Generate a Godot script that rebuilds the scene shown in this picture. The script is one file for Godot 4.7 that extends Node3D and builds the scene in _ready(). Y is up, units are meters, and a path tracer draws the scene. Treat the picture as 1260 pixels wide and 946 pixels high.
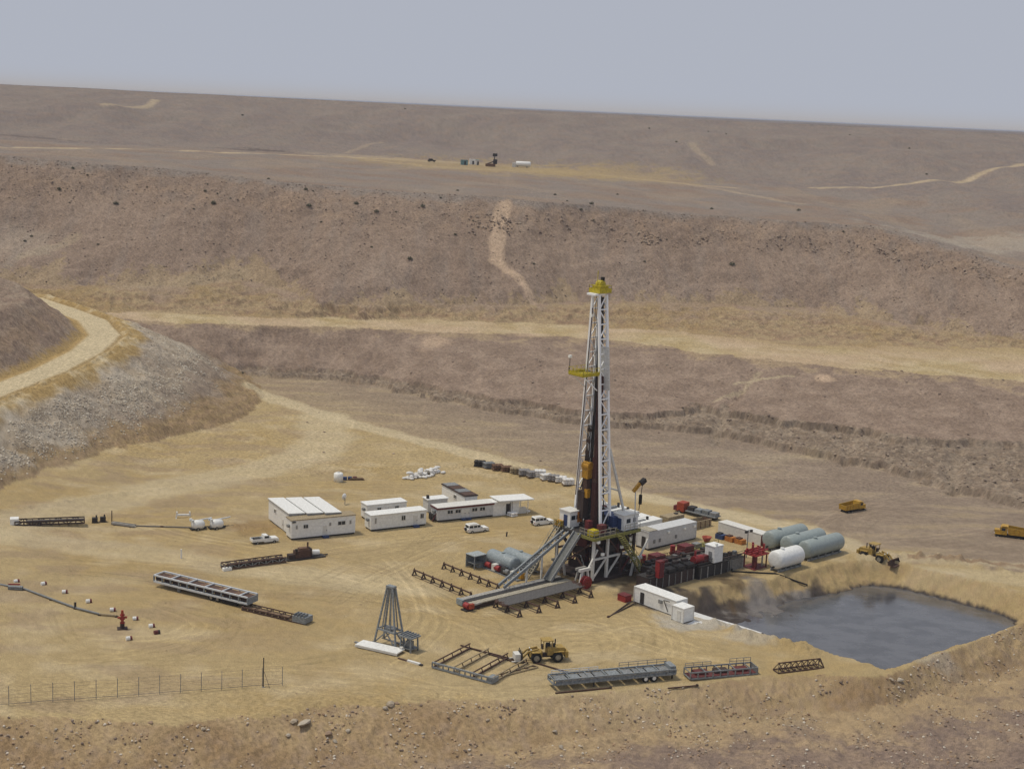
extends Node3D
# A drilling site in a desert valley, seen from a hill. Metres, y up; the pad lies at y = 0.

# ---------------------------------------------------------------- terrain data: contour break lines (x, z, height), near to far
var LINES = [
	[Vector3(-1500, -60, 30), Vector3(1500, -60, 30)],
	[Vector3(-1500, -130, 2), Vector3(1500, -130, 2)],
	[Vector3(-85, -181.6, -4.5), Vector3(-64.5, -183.3, -4.5), Vector3(-48.6, -183.4, -4.5), Vector3(-33.3, -186.9, -4.5), Vector3(-17.5, -191.6, -4.5), Vector3(-1.1, -197.4, -4.2), Vector3(16.4, -204.3, -3.5), Vector3(34.8, -211.1, -3), Vector3(47.9, -216, -2.9), Vector3(55.3, -216.3, -2.9), Vector3(60.9, -218.8, -2.9), Vector3(73.9, -229.2, -3), Vector3(87.9, -240, -3.2), Vector3(117.3, -265.8, -3.2)],
	[Vector3(-89.3, -191.7, 0), Vector3(-67.9, -193.5, 0), Vector3(-53.7, -194.6, 0), Vector3(-45.6, -193.3, 0), Vector3(-32, -198.2, 0), Vector3(-22.3, -202.8, 0), Vector3(-1.5, -207, 0), Vector3(12.9, -211.8, 0), Vector3(30.5, -217.1, 0), Vector3(49, -223.3, 0.3), Vector3(56.4, -222.4, 0.5), Vector3(61.9, -224.1, 0.6), Vector3(75.8, -237.1, 0.6), Vector3(91.4, -252, 0.6), Vector3(124.6, -285, 0.6)],
	[Vector3(-225, -440, 8), Vector3(-131.6, -451.7, 9), Vector3(-109.7, -453.1, 6), Vector3(-82.4, -454.2, 0.5), Vector3(-52, -450.7, 0.5), Vector3(-25.9, -430.8, 0.5), Vector3(2.7, -411.3, 0.5), Vector3(20.5, -402, 0.5), Vector3(38.2, -401.6, 0.5), Vector3(55.5, -398, 0.5), Vector3(77.9, -376.4, 0.5), Vector3(94.6, -359.6, 0.5), Vector3(106.7, -345.9, 0.5), Vector3(117.2, -330.9, 0.5), Vector3(134.4, -309.5, 0.5)],
	[Vector3(-227.7, -445.6, 9.5), Vector3(-133.3, -457.5, 10.3), Vector3(-111.2, -459.2, 7.5), Vector3(-83.3, -458.5, 2.5), Vector3(-52.6, -455, 3), Vector3(-26.4, -436.7, 3), Vector3(2.5, -418.4, 3.5), Vector3(20.4, -406, 4), Vector3(38.4, -406.7, 4), Vector3(53.1, -417.8, 5), Vector3(69.7, -406.7, 5), Vector3(92, -395.4, 5), Vector3(101.6, -390.2, 5), Vector3(134.1, -384.1, 5), Vector3(162.3, -380.4, 5)],
	[Vector3(-236.2, -462.8, 13), Vector3(-164.6, -475.6, 13), Vector3(-132.6, -472.9, 13), Vector3(-87, -478.3, 13), Vector3(-40.3, -482.1, 13), Vector3(1.9, -482.5, 13), Vector3(33.4, -479.7, 13), Vector3(66.6, -453.6, 13), Vector3(102.1, -445.5, 13), Vector3(150.2, -435.8, 13), Vector3(181.5, -430.5, 13)],
	[Vector3(-239.6, -469.7, 14), Vector3(-167.7, -484.9, 14), Vector3(-135.1, -482, 14), Vector3(-89.1, -489.6, 14), Vector3(-41.5, -495.5, 14), Vector3(1.8, -499.8, 14), Vector3(34.7, -502.6, 14), Vector3(71.2, -488, 14), Vector3(109.5, -480.3, 14), Vector3(168.5, -492.3, 14), Vector3(208, -496.7, 14)],
	[Vector3(-246.7, -484.2, 19), Vector3(-174.8, -505.7, 19), Vector3(-111.8, -507.4, 20), Vector3(-97.6, -520, 22), Vector3(-85.9, -517.4, 20), Vector3(-63.4, -496.9, 18), Vector3(-20.5, -507.7, 18), Vector3(36.2, -531.1, 19), Vector3(77.7, -539, 19), Vector3(107.6, -541.9, 18.5), Vector3(133.2, -524.9, 17), Vector3(156.2, -505.9, 16), Vector3(172, -503.3, 16), Vector3(213.1, -510.1, 16)],
	[Vector3(-273.8, -542, 60), Vector3(-200.6, -582.9, 58.6), Vector3(-138.7, -585.6, 56), Vector3(-68.5, -577.3, 52.4), Vector3(-6.3, -571.9, 51.5), Vector3(63.5, -589.8, 47.6), Vector3(139.8, -589.5, 46), Vector3(157.7, -571.9, 42), Vector3(183.8, -546.1, 36), Vector3(214.3, -519, 36)],
	[Vector3(-393.3, -779.1, 56.5), Vector3(-274.3, -797.2, 56.5), Vector3(-141.2, -872, 54), Vector3(-20.6, -911.5, 52), Vector3(96, -859.8, 49), Vector3(158.8, -826.1, 49), Vector3(224.9, -675.8, 49), Vector3(258.7, -633.5, 49)],
	[Vector3(-430, -1250, 85.3), Vector3(-160, -1250, 84.6), Vector3(140, -1250, 82.6), Vector3(430, -1250, 82)],
	[Vector3(-1500, -2200, 80.5), Vector3(1500, -2200, 80.5)],
	[Vector3(-1500, -24000, 80), Vector3(1500, -24000, 80)]]
var KNOLL = [Vector3(-145.14, 9, -248.19), Vector3(-130.85, 12, -303.65), Vector3(-121.56, 14, -350.4), Vector3(-116.65, 15, -371.92), Vector3(-113.52, 16.5, -393.11), Vector3(-114.84, 17.5, -415.14), Vector3(-124.7, 18, -437.86), Vector3(-139.74, 18, -458.22), Vector3(-157.47, 17.5, -481.93), Vector3(-204.33, 16, -510.44), Vector3(-263.13, 16, -516.63)]
var PIT = [Vector3(61.14, 0.5, -225.34), Vector3(73.84, 0.5, -235.99), Vector3(88.14, 0.5, -248.51), Vector3(99.99, 0.5, -258.65), Vector3(97.18, 0.8, -268.87), Vector3(87.32, 0.8, -277.81), Vector3(78.13, 0.8, -284.83), Vector3(69.15, 0.8, -286.16), Vector3(56.69, 0.4, -276.57), Vector3(47.12, 0.2, -269.77), Vector3(37.11, 0, -264.59), Vector3(28.63, 0, -258.27), Vector3(32.27, 0, -249.96), Vector3(43.37, 0, -240.36), Vector3(52.27, 0.2, -233.67)]
var SAND_EDGE = [Vector3(-230.3, 0, -449.89), Vector3(-97.79, 0, -467.7), Vector3(-69.3, 0, -420.57), Vector3(-37.8, 0, -385.54), Vector3(-5.13, 0, -358.59), Vector3(17.92, 0, -337.04), Vector3(32.29, 0, -329.28), Vector3(48.89, 0, -316.28), Vector3(64.63, 0, -306.13), Vector3(71.65, 0, -291.39), Vector3(79.01, 0, -288.1), Vector3(98.79, 0, -274.45), Vector3(117.04, 0, -266.08)]
# graded tracks: [points, half width, colour key, strength]
var TRACKS = [
	[[Vector3(-245.23, 57.89, -670.79), Vector3(-235.98, 57.58, -685.71), Vector3(-196.67, 56.28, -745.76), Vector3(-150.8, 54.54, -822.51), Vector3(-98.51, 53.32, -866.39), Vector3(-56.54, 52.53, -863.79)], 5.0, "road", 0.75],
	[[Vector3(-103.68, 53.41, -870.73), Vector3(-52.91, 52.43, -809.46), Vector3(-13.76, 51.73, -806.23), Vector3(36.01, 50.4, -860.35), Vector3(87.04, 48.84, -817.59), Vector3(111.29, 48.54, -802.21)], 4.5, "road", 0.5],
	[[Vector3(87.04, 48.84, -817.59), Vector3(115.92, 48, -747.26), Vector3(127.79, 47.32, -690.52)], 3.0, "road", 0.35],
	[[Vector3(158.91, 48.98, -826.63), Vector3(191.36, 53.2, -815.14), Vector3(232.95, 58.09, -824.98), Vector3(298.25, 62.79, -890.09)], 3.2, "road", 0.75],
	[[Vector3(-5.6, 50.66, -571.09), Vector3(-6.98, 44.11, -559.23), Vector3(-7.99, 37.53, -547.61), Vector3(-7.56, 31.74, -537.31)], 3.0, "track", 0.85],
	[[Vector3(-7.56, 31.74, -537.31), Vector3(-2.95, 27.62, -531.43), Vector3(1.29, 23.51, -526.15), Vector3(5.78, 18.39, -518.32)], 2.0, "track", 0.8],
	[[Vector3(-278.53, 69.54, -1005.52), Vector3(-268.72, 71.51, -1040.28), Vector3(-266.53, 73.82, -1076.24), Vector3(-275.98, 78.23, -1143.89)], 3.4, "road", 0.6],
	[[Vector3(-105.44, 55.14, -905.34), Vector3(-102.39, 58.21, -943.21), Vector3(-93.5, 63.46, -1008.54)], 2.0, "road", 0.3],
	[[Vector3(111.54, 62.45, -1010.56), Vector3(112.09, 57.88, -956.5), Vector3(115.4, 55.22, -923.62)], 3.0, "road", 0.3],
	[[Vector3(-75, 0, -429.14), Vector3(-68.18, 0, -420.83), Vector3(-61.18, 0, -412.94), Vector3(-42.89, 0, -392.69), Vector3(-22.1, 0, -374.17), Vector3(-5.13, 0, -358.59), Vector3(14.25, 0, -340.2), Vector3(32.17, 0, -327.83), Vector3(48.79, 0, -315.61), Vector3(64.51, 0, -305.49), Vector3(73.09, 0, -290.49)], 3.6, "pale", 0.75],
	[[Vector3(-103.13, 0, -269.51), Vector3(-91.15, 0, -289.52), Vector3(-77.7, 0, -313.89), Vector3(-60.22, 0, -333.26), Vector3(-48.23, 0, -353.54), Vector3(-46.53, 0, -373.86), Vector3(-51.03, 0, -398.36)], 7.0, "pale", 0.6],
	[[Vector3(-103.88, 0, -271.52), Vector3(-86.41, 0, -274.3), Vector3(-66.81, 0, -269.94), Vector3(-47.44, 0, -263.77), Vector3(-29, 0, -258.79), Vector3(-14.23, 0, -256.28)], 5.0, "pale", 0.5],
	[[Vector3(57.83, 5, -418.94), Vector3(67.14, 8, -429.06), Vector3(73.55, 10, -441.03)], 0.9, "pale", 0.35],
	[[Vector3(65.24, 9.11, -433), Vector3(73.96, 10.18, -436), Vector3(82.63, 10.95, -438)], 0.7, "pale", 0.5],
	[[Vector3(72.31, 0, -287.07), Vector3(82.08, 0, -287.48), Vector3(93.07, 0, -286.45), Vector3(109.05, 0, -286.18)], 3.0, "pale", 0.5],
	[[Vector3(80.55, 0, -287.79), Vector3(93.07, 0, -286.45), Vector3(108.66, 0, -285.06)], 0.9, "rust", 0.8],
	[[Vector3(80.23, 0, -280.31), Vector3(90.65, 0, -278.26), Vector3(105.29, 0, -275.38)], 3.5, "pale", 0.5],
	[[Vector3(53.9, 2, -385.82), Vector3(56.51, 3, -400.23), Vector3(60.16, 4, -415.09)], 1.4, "gully2", 0.8],
	[[Vector3(105.15, 1, -345.96), Vector3(110.31, 3, -365.06), Vector3(115.24, 5, -377.38)], 1.8, "gully2", 0.7],
	[[Vector3(-11.87, 0, -331.6), Vector3(6.56, 0, -324.71), Vector3(13.97, 0, -330.36)], 3.0, "pale", 0.25],
	[[Vector3(24.96, 0, -329.42), Vector3(39.02, 0, -323.4), Vector3(63.11, 0, -298.06)], 4.0, "pale", 0.4],
	[[Vector3(-170.93, 25.55, -519.36), Vector3(-164.86, 29.34, -527.2), Vector3(-158.76, 33.19, -535.7)], 3.0, "pale", 0.2],
	[[Vector3(-135.92, 18.97, -504.52), Vector3(-108.17, 23.08, -516.25), Vector3(-96.07, 25.34, -526.67)], 3.0, "pale", 0.12]]
# bare patches: [centre, radius x, radius z, colour key, strength]
var PATCHES = [
	[Vector3(-25.75, 10.22, -470), 5.5, 6.0, "track", 0.7], [Vector3(91.45, 11.14, -436.5), 2.8, 4.0, "track", 0.9], [Vector3(-16.76, 51.82, -845.01), 85.0, 75.0, "sand2", 0.6], [Vector3(42.98, 50.22, -861.21), 65.0, 60.0, "sand2", 0.5],
	[Vector3(-67.35, 52.75, -883.88), 60.0, 16.0, "road", 0.4], [Vector3(5.86, 12.92, -482.5), 6.0, 3.0, "track", 0.5], [Vector3(198.83, 40.45, -603.36), 60.0, 22.0, "grey", 0.5], [Vector3(56.75, 0.39, -374.5), 30.0, 6.0, "pale", 0.18],
	[Vector3(29.95, 0, -255.31), 7.0, 4.5, "sludge", 0.92], [Vector3(25.95, 0, -261.11), 6.0, 4.0, "sludge", 0.8], [Vector3(18.02, 0, -270.56), 12.0, 9.0, "oil", 0.75], [Vector3(27.83, 0, -275.06), 16.0, 9.0, "oil", 0.6], [Vector3(35.69, 0, -276.24), 14.0, 8.0, "oil", 0.55], [Vector3(37.31, 0, -261.34), 1.6, 5.0, "sludge", 0.9], [Vector3(38.22, 0, -259.17), 1.8, 5.0, "sludge", 0.85], [Vector3(42.06, 0, -261.55), 1.0, 4.0, "oil", 0.8], [Vector3(47.79, 0, -264.23), 4.0, 7.0, "mudgrey", 0.85], [Vector3(33.67, 0, -257.62), 5.0, 5.0, "sludge", 0.8],
	[Vector3(59.98, 0, -271.77), 1.5, 4.5, "sludge", 0.9], [Vector3(42.37, 0, -268.23), 3.0, 2.0, "oil", 0.7],
	[Vector3(34.02, 0, -245.58), 9.0, 5.0, "lime", 0.7], [Vector3(41.05, 0, -238.49), 8.0, 3.0, "lime", 0.4], [Vector3(10.53, 0, -212.18), 30.0, 8.0, "pale", 0.2], [Vector3(69.16, 0, -232.28), 6.0, 3.0, "lime", 0.35],
	[Vector3(-49.42, 0, -290.48), 6.0, 5.0, "spoil", 0.45], [Vector3(-176.64, 30.14, -528.26), 14.0, 14.0, "grey", 0.25], [Vector3(-147.15, 54.92, -879.48), 16.0, 10.0, "dark", 0.7], [Vector3(-163.68, 54.97, -867.25), 16.0, 6.0, "dark", 0.5], [Vector3(-272.71, 58.51, -831.6), 34.0, 6.0, "dark", 0.5]]
# low ridges pushed up by graders: [points, half width, height]
var RIDGES = [
	[[Vector3(-107.82, 0, -282.03), Vector3(-93.34, 0, -296.55), Vector3(-84.98, 0, -308.46), Vector3(-71.88, 0, -319.18), Vector3(-53.82, 0, -328.36), Vector3(-40.36, 0, -337.79), Vector3(-29.64, 0, -343.81)], 1.2, 0.45],
	[[Vector3(-28.77, 0, -344.79), Vector3(-12.72, 0, -350.34), Vector3(2.89, 0, -341.99), Vector3(17.8, 0, -334.01)], 1.0, 0.3],
	[[Vector3(71.15, 0, -289.09), Vector3(82.37, 0, -288.61), Vector3(92.58, 0, -284.77), Vector3(105.29, 0, -275.38)], 2.5, 0.9],
	[[Vector3(82.04, 0, -288.56), Vector3(93.23, 0, -287.01), Vector3(105.67, 0, -285.67)], 0.9, 0.7],
	[[Vector3(36.36, 0, -244.25), Vector3(43.56, 0, -237.27), Vector3(49.2, 0, -234.94), Vector3(50.67, 0, -232.15)], 1.6, 1.0],
	[[Vector3(-32.21, 0, -199.61), Vector3(-22.5, 0, -204.58), Vector3(-10.97, 0, -207.45), Vector3(-1.51, 0, -208.87)], 1.2, 0.4],
	[[Vector3(54.35, 1, -385.5), Vector3(56.51, 3, -400.23), Vector3(59.73, 5, -412.34), Vector3(67.14, 8, -429.06)], 1.6, -1.3],
	[[Vector3(104.47, 1, -343.54), Vector3(110.31, 3, -365.06), Vector3(116.55, 5, -380.51)], 2.0, -1.4],
	[[Vector3(84.48, 1, -368.41), Vector3(88.15, 3, -380.68), Vector3(88.1, 5, -391.41)], 1.5, -1.0],
	[[Vector3(-62.94, 0, -294.25), Vector3(-52.27, 0, -290.01), Vector3(-46.25, 0, -288.06)], 2.0, 0.5]]

var lut_z := []
var lut_h := []
var edge_z := PackedFloat32Array()
var box_of := {}
var n60 := FastNoiseLite.new()
var n14 := FastNoiseLite.new()
var n3 := FastNoiseLite.new()
var nr := FastNoiseLite.new()
var COL := {}
var M := {}
var rng := RandomNumberGenerator.new()
const SITE_YAW := -2.4028

func lin(r: int, g: int, b: int) -> Color:
	return Color8(r, g, b).srgb_to_linear()

func _ready() -> void:
	var t0 := Time.get_ticks_msec()
	var cam := Camera3D.new()
	cam.name = "camera"
	add_child(cam)
	cam.position = Vector3(0, 85, 0)
	cam.fov = 28.69
	cam.near = 0.5
	cam.far = 60000.0
	cam.basis = Basis(Vector3.RIGHT, deg_to_rad(-10.417)) * Basis(Vector3.BACK, deg_to_rad(2.59))
	cam.current = true
	var env := Environment.new()
	env.background_mode = Environment.BG_SKY
	var sm := ProceduralSkyMaterial.new()
	sm.sky_top_color = Color8(145, 151, 164)
	sm.sky_horizon_color = Color8(149, 153, 163)
	sm.ground_horizon_color = Color8(150, 140, 128)
	sm.ground_bottom_color = Color8(130, 118, 104)
	sm.sky_curve = 0.35
	sm.sun_angle_max = 4.0
	var sky := Sky.new()
	sky.sky_material = sm
	env.sky = sky
	env.tonemap_mode = Environment.TONE_MAPPER_LINEAR
	env.tonemap_exposure = 1.42
	env.fog_enabled = true
	env.fog_density = 0.00008
	env.fog_light_color = Color8(176, 182, 196)
	env.sdfgi_enabled = true
	env.ssao_enabled = true
	env.ssil_enabled = true
	var we := WorldEnvironment.new()
	we.name = "world_environment"
	we.environment = env
	add_child(we)
	var sun := DirectionalLight3D.new()
	sun.name = "sun"
	sun.light_energy = 0.5
	sun.light_angular_distance = 10.0
	sun.light_color = Color(1.0, 0.96, 0.88)
	sun.shadow_enabled = true
	add_child(sun)
	sun.look_at_from_position(Vector3(-0.55, 1.25, -0.10), Vector3.ZERO)   # high and hazy, from the left
	setup()
	terrain()
	print("terrain ", Time.get_ticks_msec() - t0)
	objects()
	print("done ", Time.get_ticks_msec() - t0)

# ---------------------------------------------------------------- terrain
func setup() -> void:
	for a in [[n60, 60.0, 3, 1], [n14, 14.0, 3, 2], [n3, 3.2, 2, 3], [nr, 9.0, 3, 4]]:
		var n: FastNoiseLite = a[0]
		n.noise_type = FastNoiseLite.TYPE_SIMPLEX
		n.frequency = 1.0 / a[1]
		n.fractal_type = FastNoiseLite.FRACTAL_RIDGED if a[3] == 4 else FastNoiseLite.FRACTAL_FBM
		n.fractal_octaves = a[2] if a[3] != 3 else 3
		n.seed = a[3] * 17
	COL = {
		"sand": lin(194, 172, 129), "sand2": lin(188, 164, 118), "dust": lin(203, 184, 148), "pale": lin(216, 199, 164), "road": lin(208, 187, 154), "track": lin(206, 180, 154),
		"brown": lin(154, 137, 121), "brown2": lin(167, 150, 132), "slope": lin(154, 134, 118), "slope2": lin(167, 147, 130), "far": lin(145, 133, 126),
		"plat": lin(153, 141, 131), "cliff": lin(182, 160, 127), "ochre": lin(172, 147, 104), "rust": lin(162, 137, 112), "emb": lin(174, 147, 112), "emb2": lin(188, 164, 126),
		"fore": lin(150, 131, 118), "fore2": lin(165, 144, 123), "grey": lin(196, 184, 166), "dark": lin(104, 92, 86), "gold": lin(186, 158, 108), "fill": lin(190, 174, 152),
		"gully": lin(144, 128, 112), "gully2": lin(164, 148, 130), "sludge": lin(84, 77, 74), "oil": lin(100, 84, 66), "mudgrey": lin(140, 135, 132), "lime": lin(196, 192, 184), "spoil": lin(158, 126, 84)}
	for l in LINES:
		var zs := PackedFloat32Array()
		var hs := PackedFloat32Array()
		var k := 0
		for i in 1501:
			var x := -1500.0 + i * 2.0
			while k < l.size() - 2 and l[k + 1].x < x:
				k += 1
			var a: Vector3 = l[k]
			var b: Vector3 = l[k + 1]
			var t := clampf((x - a.x) / (b.x - a.x), 0, 1)
			zs.append(lerpf(a.y, b.y, t))
			hs.append(lerpf(a.z, b.z, t))
		lut_z.append(zs)
		lut_h.append(hs)
	var k2 := 0
	for i in 1501:
		var x := -1500.0 + i * 2.0
		while k2 < SAND_EDGE.size() - 2 and SAND_EDGE[k2 + 1].x < x:
			k2 += 1
		var a: Vector3 = SAND_EDGE[k2]
		var b: Vector3 = SAND_EDGE[k2 + 1]
		edge_z.append(lerpf(a.z, b.z, clampf((x - a.x) / (b.x - a.x), 0, 1)))
	for list in [TRACKS, RIDGES]:
		for tr in list:
			var r := Rect2(tr[0][0].x, tr[0][0].z, 0, 0)
			for p in tr[0]:
				r = r.expand(Vector2(p.x, p.z))
			tr.append(r.grow(tr[1] * 2.0 + 3.0))
			var pts := PackedVector2Array()
			for p in tr[0]:
				pts.append(Vector2(p.x, p.z))
			tr.append(pts)

func poly_dist(pts: PackedVector2Array, p: Vector2) -> float:
	var best := 1e9
	for i in pts.size() - 1:
		var a := pts[i]
		var d := pts[i + 1] - a
		var t := clampf((p - a).dot(d) / d.length_squared(), 0.0, 1.0)
		best = minf(best, (a + d * t).distance_squared_to(p))
	return sqrt(best)

# o: 0 height, 1 zone, 2 share of zone, 3 distance from the fill road (inner side negative), 4 raised by the fill, 5 depth inside pit rim
func surf(x: float, z: float, o: PackedFloat32Array) -> void:
	var a60 := n60.get_noise_2d(x, z)
	var a14 := n14.get_noise_2d(x, z)
	var a3 := n3.get_noise_2d(x, z)
	var wz := z
	var wx := x
	var z0 := -385.0 + smoothstep(45.0, 95.0, x) * 60.0
	if z < z0:
		var w := clampf((z0 - z) / 45.0, 0, 1)
		var near_ := smoothstep(-520.0, -490.0, z)
		wz += (a14 * lerpf(0.7, 3.2, near_) + a60 * 6.0 + a3 * lerpf(0.1, 0.5, near_)) * w * (1.0 if z > -620.0 else 2.5)
		wx += n14.get_noise_2d(x + 300.0, z) * 4.0 * w
	elif z > -235.0:
		wz += a14 * 1.1 + a3 * 0.35
	var fi := clampf((wx + 1500.0) * 0.5, 0.0, 1499.9)
	var i0 := int(fi)
	var ft := fi - i0
	var idx := 0
	var zp := -60.0
	var hp := 30.0
	var h := 80.0
	var t := 1.0
	var last := LINES.size() - 1
	for k in range(0, last + 1):
		var zk := lerpf(lut_z[k][i0], lut_z[k][i0 + 1], ft)
		var hk := lerpf(lut_h[k][i0], lut_h[k][i0 + 1], ft)
		if wz > zk:
			idx = maxi(k - 1, 0)
			t = clampf((wz - zp) / (zk - zp), 0, 1) if k > 0 else 0.0
			h = lerpf(hp, hk, t)
			break
		zp = zk
		hp = hk
		idx = k
	var e := sin(t * PI)
	match idx:
		0, 1: h += a14 * 0.5 + a3 * 0.3 + n3.get_noise_2d(x * 2.7, z * 2.7) * 0.12
		2: h += a3 * 0.5 * e + a14 * 0.8 * e + n3.get_noise_2d(x * 2.3, z * 2.3) * 0.22 * e
		3:
			var far_ := smoothstep(-330.0, -380.0, z)
			h += a14 * lerpf(0.06, 0.22, far_) + a3 * lerpf(0.025, 0.07, far_)
		4:
			var ts := 0.42 * smoothstep(0.0, 0.06, t) + 0.16 * t + 0.42 * smoothstep(0.94, 1.0, t)
			h = lerpf(hp, lerpf(lut_h[5][i0], lut_h[5][i0 + 1], ft), ts) + (nr.get_noise_2d(x, z * 1.3) * 0.6 + a3 * 0.4) * smoothstep(0.05, 0.5, e)
		5: h += a14 * 0.7 * e + a3 * 0.16 + nr.get_noise_2d(x * 0.7, z * 0.7) * 0.35 * e
		6: h += a3 * 0.06
		7: h += (nr.get_noise_2d(x * 0.9, z * 0.8) * 1.0 + a3 * 0.35) * e + sin(h * 2.6 + a14 * 2.0) * 0.35 * e
		8: h += n14.get_noise_2d(x * 1.2, z * 0.3) * 0.3 * e + a3 * 0.16 + a60 * 0.9 * e + nr.get_noise_2d(x * 0.8, z * 0.8) * (0.2 + 0.4 * smoothstep(0.2, 0.02, t))
		9: h += a60 * 0.5 * e + a14 * 0.12 + n14.get_noise_2d(x * 0.2, z * 0.2) * 0.6 * e
		10: h += n14.get_noise_2d(x * 0.12, z * 0.06) * 5.0 * e + a60 * 2.0 * e + n60.get_noise_2d(x * 0.2, z * 0.12) * 6.0 * e
		11, 12: h += n14.get_noise_2d(x * 0.05, z * 0.05) * 0.6
	# ridge of rimrock under the main slope's top
	if idx == 8 and t > 0.5:
		h += smoothstep(0.68, 0.74, t + a14 * 0.06) * smoothstep(1.0, 0.78, t) * (0.35 + nr.get_noise_2d(x, z) * 0.5)
	o[3] = 999.0
	o[4] = 0.0
	if x < -60.0 and z > -560.0 and z < -235.0:
		var best := 1e9
		var rh := 0.0
		var side := 0.0
		for i in KNOLL.size() - 1:
			var a: Vector3 = KNOLL[i]
			var b: Vector3 = KNOLL[i + 1]
			var dx := b.x - a.x
			var dz := b.z - a.z
			var s := clampf(((x - a.x) * dx + (z - a.z) * dz) / (dx * dx + dz * dz), 0, 1)
			var qx := x - a.x - dx * s
			var qz := z - a.z - dz * s
			var d := qx * qx + qz * qz
			if d < best:
				best = d
				rh = lerpf(a.y, b.y, s)
				side = dx * qz - dz * qx
		best = sqrt(best)
		var kh := rh
		if side < 0.0:
			kh = rh + clampf(0.72 * (best - 5.5), 0.0, 11.0 + a60 * 3.0) + (a14 * 0.8 + a3 * 0.25) * smoothstep(5.5, 9.0, best)
			o[3] = -best
		else:
			kh = rh - lerpf(0.47, 0.62, smoothstep(-405.0, -355.0, z)) * maxf(best - 9.0 - a14 * 0.5, 0.0) + (a14 * 0.7 + a60 * 1.0 + a3 * 0.3 + nr.get_noise_2d(x, z) * 0.2) * smoothstep(8.0, 14.0, best)
			kh -= 0.4 * exp(-pow((best - 5.2) / 0.5, 2.0))
			kh += (0.65 + a3 * 0.4 + a14 * 0.3) * exp(-pow((best - 7.0 + a14 * 0.4) / 0.8, 2.0))
			o[3] = best
		var soft := kh - h
		if soft > 0.0:
			h = kh
			o[4] = soft
		elif soft > -1.5:
			o[4] = soft * 0.001
	o[5] = -1.0
	if x > 25.0 and x < 125.0 and z > -290.0 and z < -215.0:
		var p := Vector2(x, z)
		if Geometry2D.is_point_in_polygon(p, pit2):
			var d := poly_dist(pit_ring, p) + a3 * 0.6 + a14 * 0.9
			o[5] = d
			h = minf(h, maxf(h - 0.68 * maxf(d, 0.0), -3.9 + a3 * 0.2))
			var q := Vector2(x - DELTA.x, z - DELTA.z).length()
			h = maxf(h, -2.55 - q * 0.042 + a3 * 0.10 + a14 * 0.14)
	for rd in RIDGES:
		var r: Rect2 = rd[3]
		if r.has_point(Vector2(x, z)):
			var d := poly_dist(rd[4], Vector2(x, z))
			if d < rd[1] * 3.0:
				h += rd[2] * exp(-pow(d / rd[1], 2.0)) * (0.75 + a3 * 0.7)
	o[0] = h
	o[1] = idx
	o[2] = t

var DELTA: Vector3 = Vector3(38.79, -2.2, -264.88)
var pit2 := PackedVector2Array()
var pit_ring := PackedVector2Array()

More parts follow.
